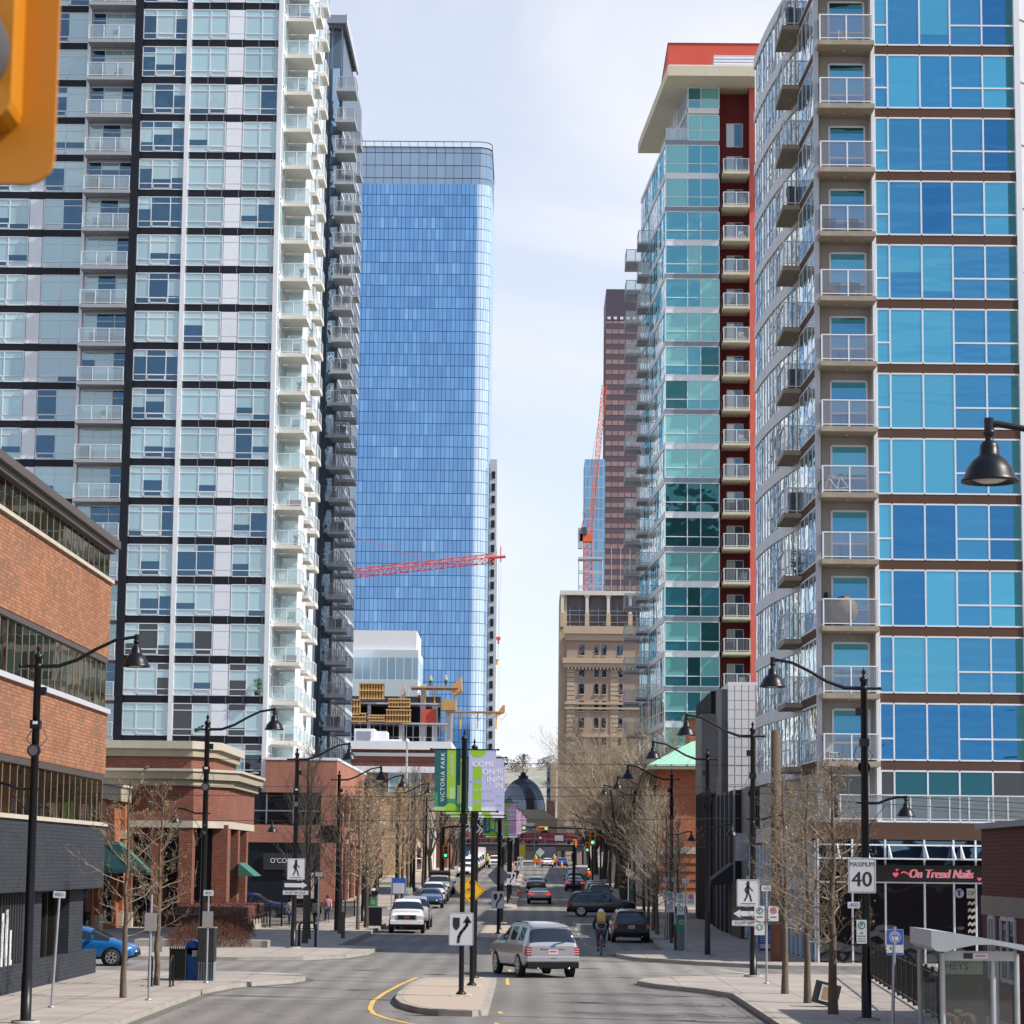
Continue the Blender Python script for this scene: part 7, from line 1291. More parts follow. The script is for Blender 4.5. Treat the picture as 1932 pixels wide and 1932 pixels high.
        m = MB(); m.box(-.66, .66, -2.06, -1.84, 1.555, 1.59, pm); m.build('rear_spoiler', t); m = MB(); m.tube([(.02, yr + .0, zb + .03), (.45, yr + .06, zb + .10)], .012, plast, 4); m.add([(.09 * cos(a), yr - .032 + .004, zb - .0 + .04 * sin(a) - .03) for a in [2 * pi * k / 14 for k in range(14)]], [tuple(range(14))], signb); m.build('rear_wiper', t)
        m = MB(); [m.lathe([(0, -.1), (.035, -.1), (.035, .1), (0, .1)], chrome, (sg * .55, yr + .0, .30), 8, 'Y') for sg in (1, -1)]; m.build('exhaust', t)
    if detail > 1 and kind != 'box':
        m = MB()
        for sg in (1, -1):
            for yy in (-.2, -1.0) if kind != 'pickup' else (.1, -.75): m.box(min(sg * (wb * .985), sg * (wb * 1.005)), max(sg * (wb * .985), sg * (wb * 1.012)), yy - .1, yy + .08, S[4][2] - .17, S[4][2] - .14, pm)
        m.build('door_handle', t); m = MB()
        for sg in (1, -1):
            for yy in ((.62, -.0 - .03, -1.0) if kind != 'pickup' else (.95, .0, -.93)): m.box(min(sg * wb * .99, sg * (wb + .003)), max(sg * wb * .99, sg * (wb + .003)), yy - .005, yy + .005, .45, S[4][2] - .1, plast)
        m.build('door_seam', t)
    return t
silver = paint('silver', (.38, .385, .41)); blk = paint('black', (.012, .013, .016), .2); wht = paint('white', (.78, .78, .78), 0); navy = paint('navy', (.012, .03, .10), .3); blu = paint('bright_blue', (.01, .15, .42), .3); dgr = paint('graphite', (.06, .07, .085)); champ = paint('champagne', (.34, .31, .28)); tanp = paint('tan', (.48, .45, .40), .1); tblue = paint('steel_blue', (.03, .07, .16), .3)
H = 0
car('suv', silver, 'silver crossover SUV seen from behind, driving through the crossing', -.0, 94.4, radians(17), lit=False).scale = (1.04, 1.0, 1.13)
car('suv', blk, 'black crossover SUV parked at the right kerb, rear towards us', 5.0, 137.0, radians(2))
j = car('suv', blk, 'black SUV turning right across the street with white window trim', 4.7, 180.6, radians(-90)); 
m = MB(); [m.tube([(sg * .95, -1.95, 1.12), (sg * .82, -1.55, 1.5), (sg * .76, .1, 1.56), (sg * .92, .95, 1.08), (sg * .985, -1.9, 1.06)], .014, chrome, 4) for sg in (1, -1)]; m.build('window_trim', j)
car('open', champ, 'silver open convertible with lit tail lights, driving away', .42, 206.5, radians(1), lit=True)
car('sedan', dgr, 'dark grey car driving away just beyond the convertible', .17, 244, 0)
car('suv', blk, 'dark SUV parked behind the turning black SUV, nearest of the parked row', 5.05, 201, 0); car('suv', dgr, 'second parked dark SUV in the right row past the cross street', 5.0, 208.5, 0); car('suv', blk, 'third parked SUV with a roof box look in the right row', 5.1, 216, 0)
car('sedan', tblue, 'steel blue sedan parked beside the bare signal post on the right', 2.95 + 1.0, 250, 0, lit=True, detail=1); car('suv', dgr, 'parked grey SUV ahead of the steel blue sedan', 4.1, 258, 0, detail=1); car('suv', blk, 'black SUV farther along the right row, below the orange jacket', 4.2, 268, 0, detail=1); car('sedan', wht, 'white car far along the right row', 4.3, 282, 0, detail=1)
car('sedan', wht, 'far white sedan before the barricade, driving away', 2.05, 404, 0, detail=1); car('hatch', blu, 'far blue car to the right of the white sedan', 4.4, 412, 0, detail=1); car('sedan', dgr, 'far dark car beside the white sedan', 3.6, 420, 0, detail=1); car('box', mat('box_grey', (.32, .33, .35), .5), 'grey box truck with dark cab near the overpass', 2.6, 446, 0, detail=1)
car('pickup', wht, 'far white pickup coming towards us left of the banner poles', -5.9, 392, pi, detail=1)
L_ = 'vehicles parked along the left kerb'
g = car('pickup', wht, 'white pickup truck with dark grille, front towards us, nearest at the left kerb', -7.35, 150.5, pi + radians(2), group=L_)
car('pickup', paint('pewter', (.36, .38, .42)), 'silver pickup parked directly behind the white pickup', -7.3, 158.2, pi, group=L_)
car('sedan', tblue, 'steel blue sedan parked on the left beyond the two pickups', -7.75, 194.5, pi + .02, group=L_); car('suv', wht, 'white SUV just behind the steel blue sedan', -7.9, 203, pi, group=L_)
car('sedan', blk, 'black car behind the white SUV at the left kerb', -7.9, 211, pi, group=L_, detail=1); v = car('pickup', tanp, 'old tan pickup loaded high, front towards us', -8.15, 222, pi, group=L_); 
m = MB(); m.box(-.85, .85, -2.8, -1.05, 1.2, 2.3, mat('load_canvas', (.35, .31, .24), .9)); m.box(-.9, .9, -2.4, .2, 2.05, 2.12, plast); m.build('load', v)
car('sedan', blk, 'black car behind the loaded tan pickup', -8.1, 233, pi, group=L_, detail=1)
for i, (y, k_) in enumerate(((318, 'suv'), (327, 'suv'), (337, 'van'), (348, 'pickup'), (362, 'van'), (376, 'van'), (392, 'box'))): car(k_, wht, ['first white SUV of the far left row', 'second white SUV of the far left row', 'white van in the far left row, nearest van', 'white pickup in the far left row', 'white van in the middle of the far left row', 'farthest white van on the left', 'white truck at the end of the far left row'][i], -8.5, y, pi, group=L_, detail=1)
car('hatch', blu, 'bright blue hatchback half hidden behind the black planter wall', -17.4, 99.3, radians(-90)); car('suv', navy, 'navy SUV parked behind the red hedge by the restaurant', -18.4, 169.0, radians(-92)); car('suv', silver, 'silver car just showing between restaurant and navy SUV', -25.0, 172, radians(-90))

# ---------------------------------------------------------------- people
def skinmesh(name, verts, edges, radii, mt, parent, root=0, sub=1):
    me = bpy.data.meshes.new(name); me.from_pydata([Vector(v) for v in verts], edges, []); o = bpy.data.objects.new(name, me); COL.objects.link(o)
    sk = o.modifiers.new('s', 'SKIN'); sk.use_smooth_shade = True; ss = o.modifiers.new('u', 'SUBSURF'); ss.levels = sub; ss.render_levels = sub
    for i, r in enumerate(radii): me.skin_vertices[0].data[i].radius = (r, r) if not isinstance(r, tuple) else r
    me.skin_vertices[0].data[root].use_root = True
    bpy.context.view_layer.update(); ev = o.evaluated_get(bpy.context.evaluated_depsgraph_get()); nm = bpy.data.meshes.new_from_object(ev)
    o.modifiers.clear(); o.data = nm; nm.materials.clear(); nm.materials.append(mt); o.parent = parent; return o
skinm = mat('skin_tone', (.42, .24, .16), .6); hairm = mat('dark_hair', (.03, .02, .015), .8); shoe = mat('dark_shoe', (.03, .025, .025), .6)
def person(x, y, rz, label, top, legs, pose=None, s=1, extra=None, hair=hairm, z=None):
    """pose gives joint positions; default is a walking figure facing +y"""
    J = dict(pel=(0, 0, .93), spi=(0, .01, 1.15), chest=(0, .02, 1.36), neck=(0, .02, 1.50), head=(0, .035, 1.60), crown=(0, .03, 1.72),
             shL=(-.19, .02, 1.42), elL=(-.25, .0, 1.14), wrL=(-.25, .10, .90), shR=(.19, .02, 1.42), elR=(.25, -.06, 1.14), wrR=(.25, .04, .90),
             hiL=(-.10, 0, .88), knL=(-.10, .10, .50), anL=(-.10, -.02, .09), hiR=(.10, 0, .88), knR=(.10, .0, .49), anR=(.10, -.2, .12))
    if pose: J.update(pose)
    t = thing('person', label, 'person', (x, y, (GZ(y) + .15) if z is None else z), rz); t.scale = (s, s, s)
    V = lambda k: Vector(J[k])
    vs = [J[k] for k in ('pel', 'spi', 'chest', 'neck', 'head', 'crown', 'shL', 'elL', 'wrL', 'shR', 'elR', 'wrR', 'hiL', 'knL', 'anL', 'hiR', 'knR', 'anR')]
    ed = [(0, 1), (1, 2), (2, 3), (3, 4), (4, 5), (2, 6), (6, 7), (7, 8), (2, 9), (9, 10), (10, 11), (0, 12), (12, 13), (13, 14), (0, 15), (15, 16), (16, 17)]
    ra = [(.15, .11), (.135, .10), (.16, .11), .055, (.078, .095), .055, .06, .042, .03, .06, .042, .03, .085, .055, .04, .085, .055, .04]
    for w_, e_ in ((8, 7), (11, 10)):   # palms and five fingers
        d = (Vector(vs[w_]) - Vector(vs[e_])).normalized(); sd_ = Vector((0, 1, 0)) - d * d.y
        sd_ = sd_.normalized() if sd_.length > .1 else Vector((1, 0, 0)); pm_ = Vector(vs[w_]) + d * .06; vs.append(pm_); ra.append(.03); ip = len(vs) - 1; ed.append((w_, ip))
        for k in range(4): o_ = sd_ * (-.027 + .018 * k); L2 = (.07, .08, .075, .058)[k]; vs += [pm_ + d * .035 + o_, pm_ + d * (.035 + L2) + o_ * 1.1]; ra += [.010, .008]; ed += [(ip, len(vs) - 2), (len(vs) - 2, len(vs) - 1)]
        vs += [pm_ - d * .01 + sd_ * .04, pm_ + d * .035 + sd_ * .06]; ra += [.011, .009]; ed += [(ip, len(vs) - 2), (len(vs) - 2, len(vs) - 1)]
    for a_ in (14, 17): vs.append(Vector(vs[a_]) + Vector((0, .15, -.05))); ra.append(.035); ed.append((a_, len(vs) - 1))
    skinmesh('body', vs, ed, ra, skinm, t)
    mid = lambda a, b, q: tuple(V(a) * (1 - q) + V(b) * q)
    vs = [J['pel'], J['spi'], J['chest'], mid('chest', 'neck', .75), J['shL'], J['elL'], mid('elL', 'wrL', .92), J['shR'], J['elR'], mid('elR', 'wrR', .92)]
    skinmesh('jacket', vs, [(0, 1), (1, 2), (2, 3), (2, 4), (4, 5), (5, 6), (2, 7), (7, 8), (8, 9)], [(.175, .135), (.165, .13), (.19, .135), .075, .085, .065, .05, .085, .065, .05], top, t)
    vs = [J['pel'], J['hiL'], J['knL'], mid('knL', 'anL', .93), J['hiR'], J['knR'], mid('knR', 'anR', .93)]
    skinmesh('trousers', vs, [(0, 1), (1, 2), (2, 3), (0, 4), (4, 5), (5, 6)], [(.165, .125), .11, .078, .06, .11, .078, .06], legs, t)
    for a_ in ('anL', 'anR'): v = V(a_); skinmesh('shoe', [v + Vector((0, -.04, -.03)), v + Vector((0, .08, -.045)), v + Vector((0, .18, -.055))], [(0, 1), (1, 2)], [.05, .045, .035], shoe, t, sub=1)
    h = V('head'); m = MB(); m.lathe([(0, .135), (.06, .125), (.095, .07), (.105, .0), (.1, -.06), (.07, -.08)], hair, tuple(h + Vector((0, -.02, .02))), 12)
    if extra != 'hardhat' and extra != 'helmet': m.build('hair', t)
    m = MB(); m.box(-.045, -.02, h.y + .092, h.y + .1, h.z + .02, h.z + .035, signk); m.box(.02, .045, h.y + .092, h.y + .1, h.z + .02, h.z + .035, signk); m.box(-.025, .025, h.y + .088, h.y + .098, h.z - .06, h.z - .05, mat('lips', (.3, .08, .07), .6)); m.add([(-.015, h.y + .09, h.z + .02), (.015, h.y + .09, h.z + .02), (.018, h.y + .09, h.z - .025), (-.018, h.y + .09, h.z - .025), (0, h.y + .125, h.z - .02)], [(0, 1, 4), (1, 2, 4), (2, 3, 4), (3, 0, 4)], skinm); m.build('face', t)
    if extra in ('hardhat', 'helmet'):
        m = MB(); mt_ = white; m.lathe([(0, .15), (.07, .14), (.115, .08), (.125, .01), (.15 if extra == 'hardhat' else .12, .0)], mt_, tuple(h + Vector((0, -.01, .03))), 14); m.build('helmet', t)
    return t, J
hiv = mat('hi_vis_lime', (.55, .75, .08), .7); hio = mat('hi_vis_orange', (.85, .13, .02), .7); jean = mat('denim', (.05, .075, .13), .8); djk = mat('dark_jacket', (.02, .025, .035), .7); pinkj = mat('pink_jacket', (.6, .28, .30), .8); pale = mat('pale_shirt', (.55, .5, .5), .8); khaki = mat('khaki_pack', (.50, .33, .10), .8); greyp = mat('grey_pack', (.30, .28, .22), .8)
p_, J = person(-12.4, 147.5, 0, 'person walking away with a grey rucksack over lime bands', djk, mat('black_trousers', (.015, .015, .018), .8))
m = MB(); m.box(-.17, .17, -.30, -.10, 1.05, 1.50, greyp); m.build('rucksack', p_, bevel=.05); m = MB(); m.box(-.2, -.16, -.16, .16, .95, 1.5, hiv); m.box(.16, .2, -.16, .16, .95, 1.5, hiv); m.box(-.19, .19, -.17, .15, 1.0, 1.05, hiv); m.build('lime_straps', p_)
person(-13.0, 163, pi, 'person in a pink jacket and jeans behind the railing', pinkj, jean, s=.95); person(-14.3, 152.5, pi, 'person in pale shirt with sunglasses, partly behind the rucksack walker', pale, jean); person(-11.6, 186, .1, 'person in a pale top far along the left sidewalk', pale, mat('brown_trousers', (.10, .05, .04), .8))
person(-6.9, 380, pi, 'worker in lime vest and white hard hat at the far end', hiv, djk, extra='hardhat', s=1.15); person(5.6, 268, 0, 'person in orange hi-vis jacket on the right kerb', hio, djk, z=GZ(268) + .15, extra='hardhat'); person(-18.6, 451, pi, 'worker standing on the construction deck, on the left', hiv, djk, extra='hardhat', z=34.8, s=1.1); person(-15.9, 451, 0, 'worker with white hard hat on the construction deck, on the right', pale, djk, extra='hardhat', z=34.8, s=1.15)
person(-20.6, 452, pi, 'worker in orange inside the construction frame', hio, djk, extra='hardhat', z=31.9); person(.2, 412, pi, 'worker in lime vest behind the barricade, on the left', hiv, djk, extra='hardhat'); person(3.2, 414, pi, 'worker in lime vest behind the barricade, on the right', hiv, djk, extra='hardhat')
# cyclist and bicycle
bx, by = 3.0, 115.3
pose = dict(pel=(0, -.12, 1.02), spi=(0, .0, 1.22), chest=(0, .18, 1.44), neck=(0, .27, 1.56), head=(0, .33, 1.66), crown=(0, .34, 1.78), shL=(-.20, .20, 1.46), elL=(-.29, .38, 1.22), wrL=(-.23, .52, .99), shR=(.20, .20, 1.46), elR=(.29, .38, 1.22), wrR=(.23, .52, .99),
            hiL=(-.10, -.10, .97), knL=(-.13, .18, .62), anL=(-.12, -.02, .28), hiR=(.10, -.10, .97), knR=(.13, .26, .72), anR=(.12, .1, .42))
c_, J = person(bx, by, 0, 'person riding an orange bicycle away, with a tan backpack and helmet', djk, jean, pose, s=1.12, extra='helmet', z=0.0, hair=hairm)
m = MB(); m.T = Matrix.Translation((0, .0, 1.33)) @ Matrix.Rotation(radians(-38), 4, 'X'); m.box(-.17, .17, -.30, -.10, -.17, .27, khaki); m.box(-.13, .13, -.34, -.30, -.12, .12, khaki); m.build('backpack', c_, bevel=.04)
t = thing('bicycle', 'orange framed bicycle under the rider', 'bicycle', (bx, by, 0)); t.scale = (1.12, 1.12, 1.12); orb = mat('bike_orange', (.75, .10, .02), .35, coat=.5)
for yy in (-.52, .52):
    m = MB(); vs = []
    m.T = Matrix.Translation((0, yy, .34)); m.tube([(0, .33 * cos(2 * pi * k / 24), .33 * sin(2 * pi * k / 24)) for k in range(25)], .019, tyre, 6); m.tube([(0, .30 * cos(2 * pi * k / 24), .30 * sin(2 * pi * k / 24)) for k in range(25)], .009, rimm, 4); [m.cyl((0, 0, 0), (0, .3 * cos(2 * pi * k / 10), .3 * sin(2 * pi * k / 10)), .003, rimm, 3) for k in range(10)]; m.build('wheel', t)
m = MB(); bb, st_, hd, ra_, fa = (0, -.06, .3), (0, -.2, .82), (0, .38, .86), (0, -.52, .34), (0, .52, .34)
for a, b2 in ((bb, st_), (st_, (0, .36, .84)), (bb, (0, .40, .74)), (bb, ra_), (st_, ra_)): m.cyl(a, b2, .018, orb, 6)
m.cyl((0, .41, .68), hd, .022, orb, 6); m.cyl((.03, .43, .66), (.03, .52, .34), .014, orb, 5); m.cyl((-.03, .43, .66), (-.03, .52, .34), .014, orb, 5); m.build('frame', t)
m = MB(); m.cyl(st_, (0, -.22, .96), .014, black, 6); m.box(-.07, .07, -.36, -.12, .955, .99, black); m.build('saddle', t); m = MB(); m.tube([(-.22, .54, .80), (-.22, .60, .88), (-.22, .52, .94), (-.2, .44, .94), (.2, .44, .94), (.22, .52, .94), (.22, .60, .88), (.22, .54, .80)], .014, black, 6); m.cyl(hd, (0, .44, .94), .016, black, 6); m.build('handlebar', t)
m = MB(); m.add([(.04, -.06 + .1 * cos(2 * pi * k / 16), .3 + .1 * sin(2 * pi * k / 16)) for k in range(16)], [tuple(range(16))], charcoal); m.cyl((-.1, -.02, .18), (.1, -.1, .42), .012, charcoal, 5); m.box(.08, .16, -.1, .0, .40, .43, charcoal); m.box(-.16, -.08, -.08, .02, .16, .19, charcoal); m.build('crank', t)

# ---------------------------------------------------------------- trees
bark = mat('bark_grey_brown', (.12, .092, .068), .95, var=.35, scale=5, stretch=(3, 3, .6), bump=.6); twig = mat('twig_bark', (.40, .32, .235), .9, var=.4, scale=1.5); twign = mat('twig_bark_near', (.25, .195, .14), .9, var=.7, scale=2.5); barkd = mat('bark_dark', (.065, .052, .042), .95, var=.35, scale=4); leafd = mat('dry_leaf', (.40, .25, .12), .85, var=.4, scale=4); bud = mat('olive_buds', (.22, .16, .07), .85, var=.3, scale=5)
def rv(rng, s=1): return Vector((rng.uniform(-s, s), rng.uniform(-s, s), rng.uniform(-s, s)))
def limb(m, rng, p, d, L_, r, mt, n=4, wob=.16, grav=.0, sides=4, taper=.45):
    pts = [Vector(p)]; d = d.normalized(); rs_ = [r]
    for i in range(n): d = (d + rv(rng, wob) + Vector((0, 0, grav))).normalized(); pts.append(pts[-1] + d * (L_ / n)); rs_.append(r * (1 - (1 - taper) * (i + 1) / n))
    m.tube(pts, rs_, mt, sides, cap=False); return pts, d, rs_[-1]
def branchy(m, rng, p, d, L_, r, depth, mt, mt2, leaves, kids=(4, 5, 3), wob=.2, up=.12):
    pts, dd, re = limb(m, rng, p, d, L_, r, mt, n=4 if depth else 3, wob=wob, grav=up, sides=5 if depth > 1 else 3, taper=.45 if depth else .15)
    if depth == 0:
        q = pts[-1]
        for k in range(leaves[1]):
            if rng.random() < leaves[0]:
                c = pts[rng.randrange(1, len(pts))] + rv(rng, .03); a, b = rv(rng, leaves[2]), rv(rng, leaves[2]); m.add([c, c + a, c + a * .6 + b], [(0, 1, 2)], leaves[3])
        return
    for k in range(kids[depth - 1]):
        t_ = .25 + .75 * (k + rng.random()) / kids[depth - 1]; i = min(int(t_ * (len(pts) - 1)), len(pts) - 2); q = pts[i].lerp(pts[i + 1], t_ * (len(pts) - 1) - i)
        ax = dd.cross(rv(rng)).normalized(); nd = (dd * .75 + ax * rng.uniform(.5, 1.0) + Vector((0, 0, up * .8))).normalized(); branchy(m, rng, q, nd, L_ * rng.uniform(.36, .62), max(.0062, r * .5 * (1 - .35 * t_)), depth - 1, mt if depth > 1 else mt2, mt2, leaves, kids, wob, up)
def young_tree(seed, H_, label, leaves, spread=1.2, z0=1.7, n=34, kids=(4, 5, 3), up=.14, name='street_tree', mt=None, r0=.1, tw=None, lift=.05, wob=.36, rb=.028):
    rng = random.Random(seed); t = thing(name, label, 'tree', group='bare street trees'); mt = mt or bark; tw = tw or twign
    m = MB(); pts = [Vector((0, 0, 0))]; 
    for k in range(10): pts.append(Vector((rng.uniform(-.025, .025) * (1 + k * .15), rng.uniform(-.025, .025) * (1 + k * .15), H_ * .95 * (k + 1) / 10)))
    m.tube(pts, [r0 * 1.25] + [r0 * (1 - .88 * (k + 1) / 10) + .008 for k in range(10)], mt, 8, cap=False); m.build('trunk', t)
    m = MB()
    for k in range(n):
        q = (k + rng.random()) / n; z = z0 + (H_ * .93 - z0) * q; i = min(9, int(z / (H_ * .095))); p = pts[i].lerp(pts[i + 1], z / (H_ * .095) - i)
        a = k * 2.4 + rng.random(); el = lift + .7 * q; prof_ = (.6 + 1.0 * q if q < .4 else 1.0 - .72 * (q - .4) / .6); L2 = spread * max(.25, prof_) * rng.uniform(.7, 1.3)
        branchy(m, rng, p, Vector((cos(a), sin(a), el)), L2, rb * (1 - .45 * q), 2, tw, tw, leaves, kids, wob, up)
    m.build('crown', t); return t
def elm(seed, H_, label, spread=.55, n=7, mt=None):
    rng = random.Random(seed); t = thing('elm_tree', label, 'tree', group='large bare elms'); mt = mt or barkd
    m = MB(); trunk_top = Vector((rng.uniform(-.3, .3), rng.uniform(-.3, .3), H_ * .2)); m.tube([(0, 0, -.1), (0, 0, .4), trunk_top * .6, trunk_top], [.5, .38, .33, .32], mt, 10, cap=False); mains = []
    for k in range(n):
        a = 2 * pi * k / n + rng.uniform(-.3, .3); d = Vector((cos(a) * spread, sin(a) * spread, 1)); pts, dd, re = limb(m, rng, trunk_top, d, H_ * .5 * rng.uniform(.8, 1.1), .17, mt, 6, .1, .03, 6, .4); mains.append((pts, dd, re))
    m.build('trunk', t); m = MB(); lv = (.3, 1, .06, bud); tw2 = twig
    for pts, dd, re in mains:
        for k in range(9):
            q = .3 + .7 * k / 8; i = min(5, int(q * 6)); p = pts[i].lerp(pts[min(i + 1, 6)], q * 6 - i if i < 6 else 0); out = Vector((p.x, p.y, 0)); out = out.normalized() if out.length > .2 else rv(rng)
            d = (out * rng.uniform(.3, .9) + rv(rng, .6) + Vector((0, 0, .75))).normalized(); branchy(m, rng, p, d, H_ * .24 * rng.uniform(.7, 1.2), .05, 3, mt if rng.random() < .12 else tw2, tw2, lv, (5, 6, 5), .2, .10)
    m.build('crown', t); return t
lv0 = (.6, 2, .05, bud); lvd = (.7, 3, .10, leafd)
A = young_tree(1, 6.4, 'small bare tree on the left sidewalk, nearer one, beside the plain steel post', lv0, 1.35, 1.7, 27, (4, 5, 3), rb=.021, r0=.085); A.location = (-11.55, 73.2, .15)
B = young_tree(2, 6.3, 'small bare tree on the left sidewalk by the hoop racks', lv0, 1.4, 1.7, 28, (4, 5, 3), rb=.021, r0=.085); B.location = (-11.7, 80.6, .15)
C_ = young_tree(3, 6.9, 'bare tree on the right sidewalk, nearest, left of the speed sign', lv0, 1.7, 1.3, 38, (5, 6, 3), rb=.024, r0=.12); C_.location = (7.95, 69.0, .15)
D = young_tree(4, 6.6, 'middle of the three bare trees on the right sidewalk', lv0, 1.5, 1.7, 34, (5, 6, 3), rb=.022, r0=.1); D.location = (7.85, 74.4, .15)
E_ = young_tree(5, 6.8, 'leftmost of the three bare trees on the near right sidewalk', lv0, 1.5, 1.9, 34, (5, 6, 3), rb=.022, r0=.1); E_.location = (7.7, 79.6, .15)
def put(src, x, y, label, s=1, rz=0, nm='bare street trees'):
    c = dup(src, (x, y, GZ(y) + .13), rz, label, s); c['group'] = nm; return c
mp_ = young_tree(6, 9.5, 'tall upright bare tree behind the left walking sign post', lv0, 2.4, 2.0, 34, (4, 5, 4), up=.25, lift=.7, wob=.2, r0=.13, mt=barkd, tw=mat('dark_twig', (.27, .215, .155), .9)); mp_.location = (-10.9, 123.5, .15)
put(mp_, -11.4, 131, 'second upright bare tree past the left walking sign post', .95, 2)
brown = young_tree(7, 7.6, 'tree with clinging dry brown leaves by the lamp post near the pickup', lvd, 2.0, 2.0, 32, (4, 5, 4), up=.2, lift=.4, r0=.1, tw=twig); brown.location = (-10.55, 141, .15)
gold = young_tree(8, 8.6, 'golden brown tree just left of the white pickup', lvd, 2.1, 2.1, 32, (4, 5, 4), up=.25, lift=.5, r0=.1, tw=twig); gold.location = (-10.15, 149.5, .15)
for i, (x, y, s, src, l) in enumerate(((-10.0, 154.5, 1.0, mp_, 'pale bare tree behind the golden brown tree'), (-10.2, 161, 1.0, gold, 'second golden brown tree, above the white pickup'), (-10.3, 169, 1.0, brown, 'third dry leaved tree, near the pay machine'), (-10.4, 198, 1.05, gold, 'dry leaved tree beyond the cross street, left'), (-10.6, 208, 1.1, mp_, 'bare tree beyond the cross street in front of the tan brick building'), (-10.8, 220, 1.1, mp_, 'bare tree above the old tan pickup'), (-11, 236, 1.2, mp_, 'bare tree past the old tan pickup'), (-11, 256, 1.2, mp_, 'farther bare tree on the left sidewalk'))):
    put(src, x, y, l, s, i * 1.3)
rt = young_tree(9, 7.6, 'spreading bare tree in front of the rust brick building', lv0, 3.0, 1.5, 40, (5, 5, 4), up=.1, lift=.5, wob=.25, r0=.1, tw=twig); rt.location = (6.95, 146, .15)
rs = young_tree(10, 6.2, 'small bare tree by the green pay machine', lv0, 1.0, 1.9, 30, (4, 4, 3), mt=barkd, up=.25, r0=.07, tw=MATS['dark_twig']); rs.location = (6.75, 121.5, .15)
for i, (x, y, s, src, l) in enumerate(((6.9, 130, 1.0, rs, 'second small bare tree on the far right sidewalk'), (6.95, 136, 1.1, rs, 'third small bare tree on the far right sidewalk'), (7.1, 154, 1.05, rt, 'spreading bare tree just beyond the black parked SUV'), (7.2, 163, .95, rt, 'spreading bare tree before the second crossing'), (7.2, 170, .9, mp_, 'upright bare tree at the second crossing'))): put(src, x, y, l, s, 1 + i)
e1 = elm(31, 15.5, 'big bare elm with dark forked trunk on the right, nearest of the elms', .42); e1.location = (7.1, 203, GZ(203)); 
e2 = elm(32, 17, 'big pale bare elm rising in front of the stone hotel', .5); e2.location = (8.6, 236, GZ(236))
for i, (x, y, s, src, l) in enumerate(((8.0, 219, .95, e2, 'bare elm between the nearest elm and the pale one'), (8.3, 256, .95, e1, 'bare elm behind the green signal'), (8.2, 280, 1.0, e2, 'bare elm farther along the right kerb'), (8.2, 305, .95, e1, 'bare elm well down the right kerb'), (8.0, 335, .9, e2, 'bare elm near the end of the right row'), (8.0, 370, .9, e1, 'last bare elm before the overpass, right'), (-12, 300, .75, e1, 'bare elm on the left behind the mast arm signal'), (-11.8, 330, .8, e2, 'bare elm on the left in front of the white plastered building'), (-11.6, 365, .8, e1, 'last bare elm on the left side'), (-12.0, 400, .8, e2, 'bare elm by the left end of the overpass'))): put(src, x, y, l, s, i * 1.1, 'large bare elms')
# far trees on the hill
rng = random.Random(77)
hb = mat('hill_tree_haze', (.19, .17, .13), .95, var=.3, scale=.3); hg = mat('hill_conifer', (.05, .075, .05), .95, var=.3)
def hilltree(kind, seed):
    rng = random.Random(seed); t = thing('conifer_tree' if kind else 'hill_tree', '', 'tree', group='conifers on the far hill' if kind else 'leafless trees on the far hill'); m = MB(); m.tube([(0, 0, -3), (0, 0, 6)], [.4, .2], barkd, 5); m.build('trunk', t); m = MB()
    for k in range(420):
        if kind: z = rng.uniform(2, 18); r = (18.5 - z) * .26 * rng.uniform(.5, 1)
        else: z = rng.uniform(3, 13); r = 6.5 * sqrt(max(0, 1 - ((z - 7.5) / 6) ** 2)) * sqrt(rng.random())
        a = rng.random() * 2 * pi; c = Vector((r * cos(a), r * sin(a), z)); m.add([c, c + rv(rng, 1.0), c + rv(rng, 1.0)], [(0, 1, 2)], hg if kind else hb)
    m.build('crown', t); return t
h0, h1 = hilltree(0, 1), hilltree(1, 2); h0.location = (-95, 1900, 55); h0['label'] = 'leafless tree at the left foot of the far hill'; h1.location = (-34, 2010, 68); h1['label'] = 'conifer above the dome, left one'
for i, (x, y, z) in enumerate(((-9, 2030, 70), (-52, 2060, 70), (40, 2040, 68))): dup(h1, (x, y, z), i, ['conifer above the dome, right one', 'conifer just behind the banners on the hill', 'conifer at the right end of the hill'][i], 1.1)
i = 0
side = ['left', 'middle', 'right']
names = ['low on', 'midway up', 'near the top of', 'on the crest of']
for r_ in range(4):
    for k in range(17):
        x = -85 + 11 * k + rng.uniform(-5, 5); c = dup(h0, (x, 1800 + 70 * r_ + rng.uniform(-20, 20), 44 + 9.5 * r_), rng.random() * 6, 'leafless tree %s the far hill' % names[r_], rng.uniform(.9, 1.4)); c['group'] = 'leafless trees %s the far hill' % names[r_]

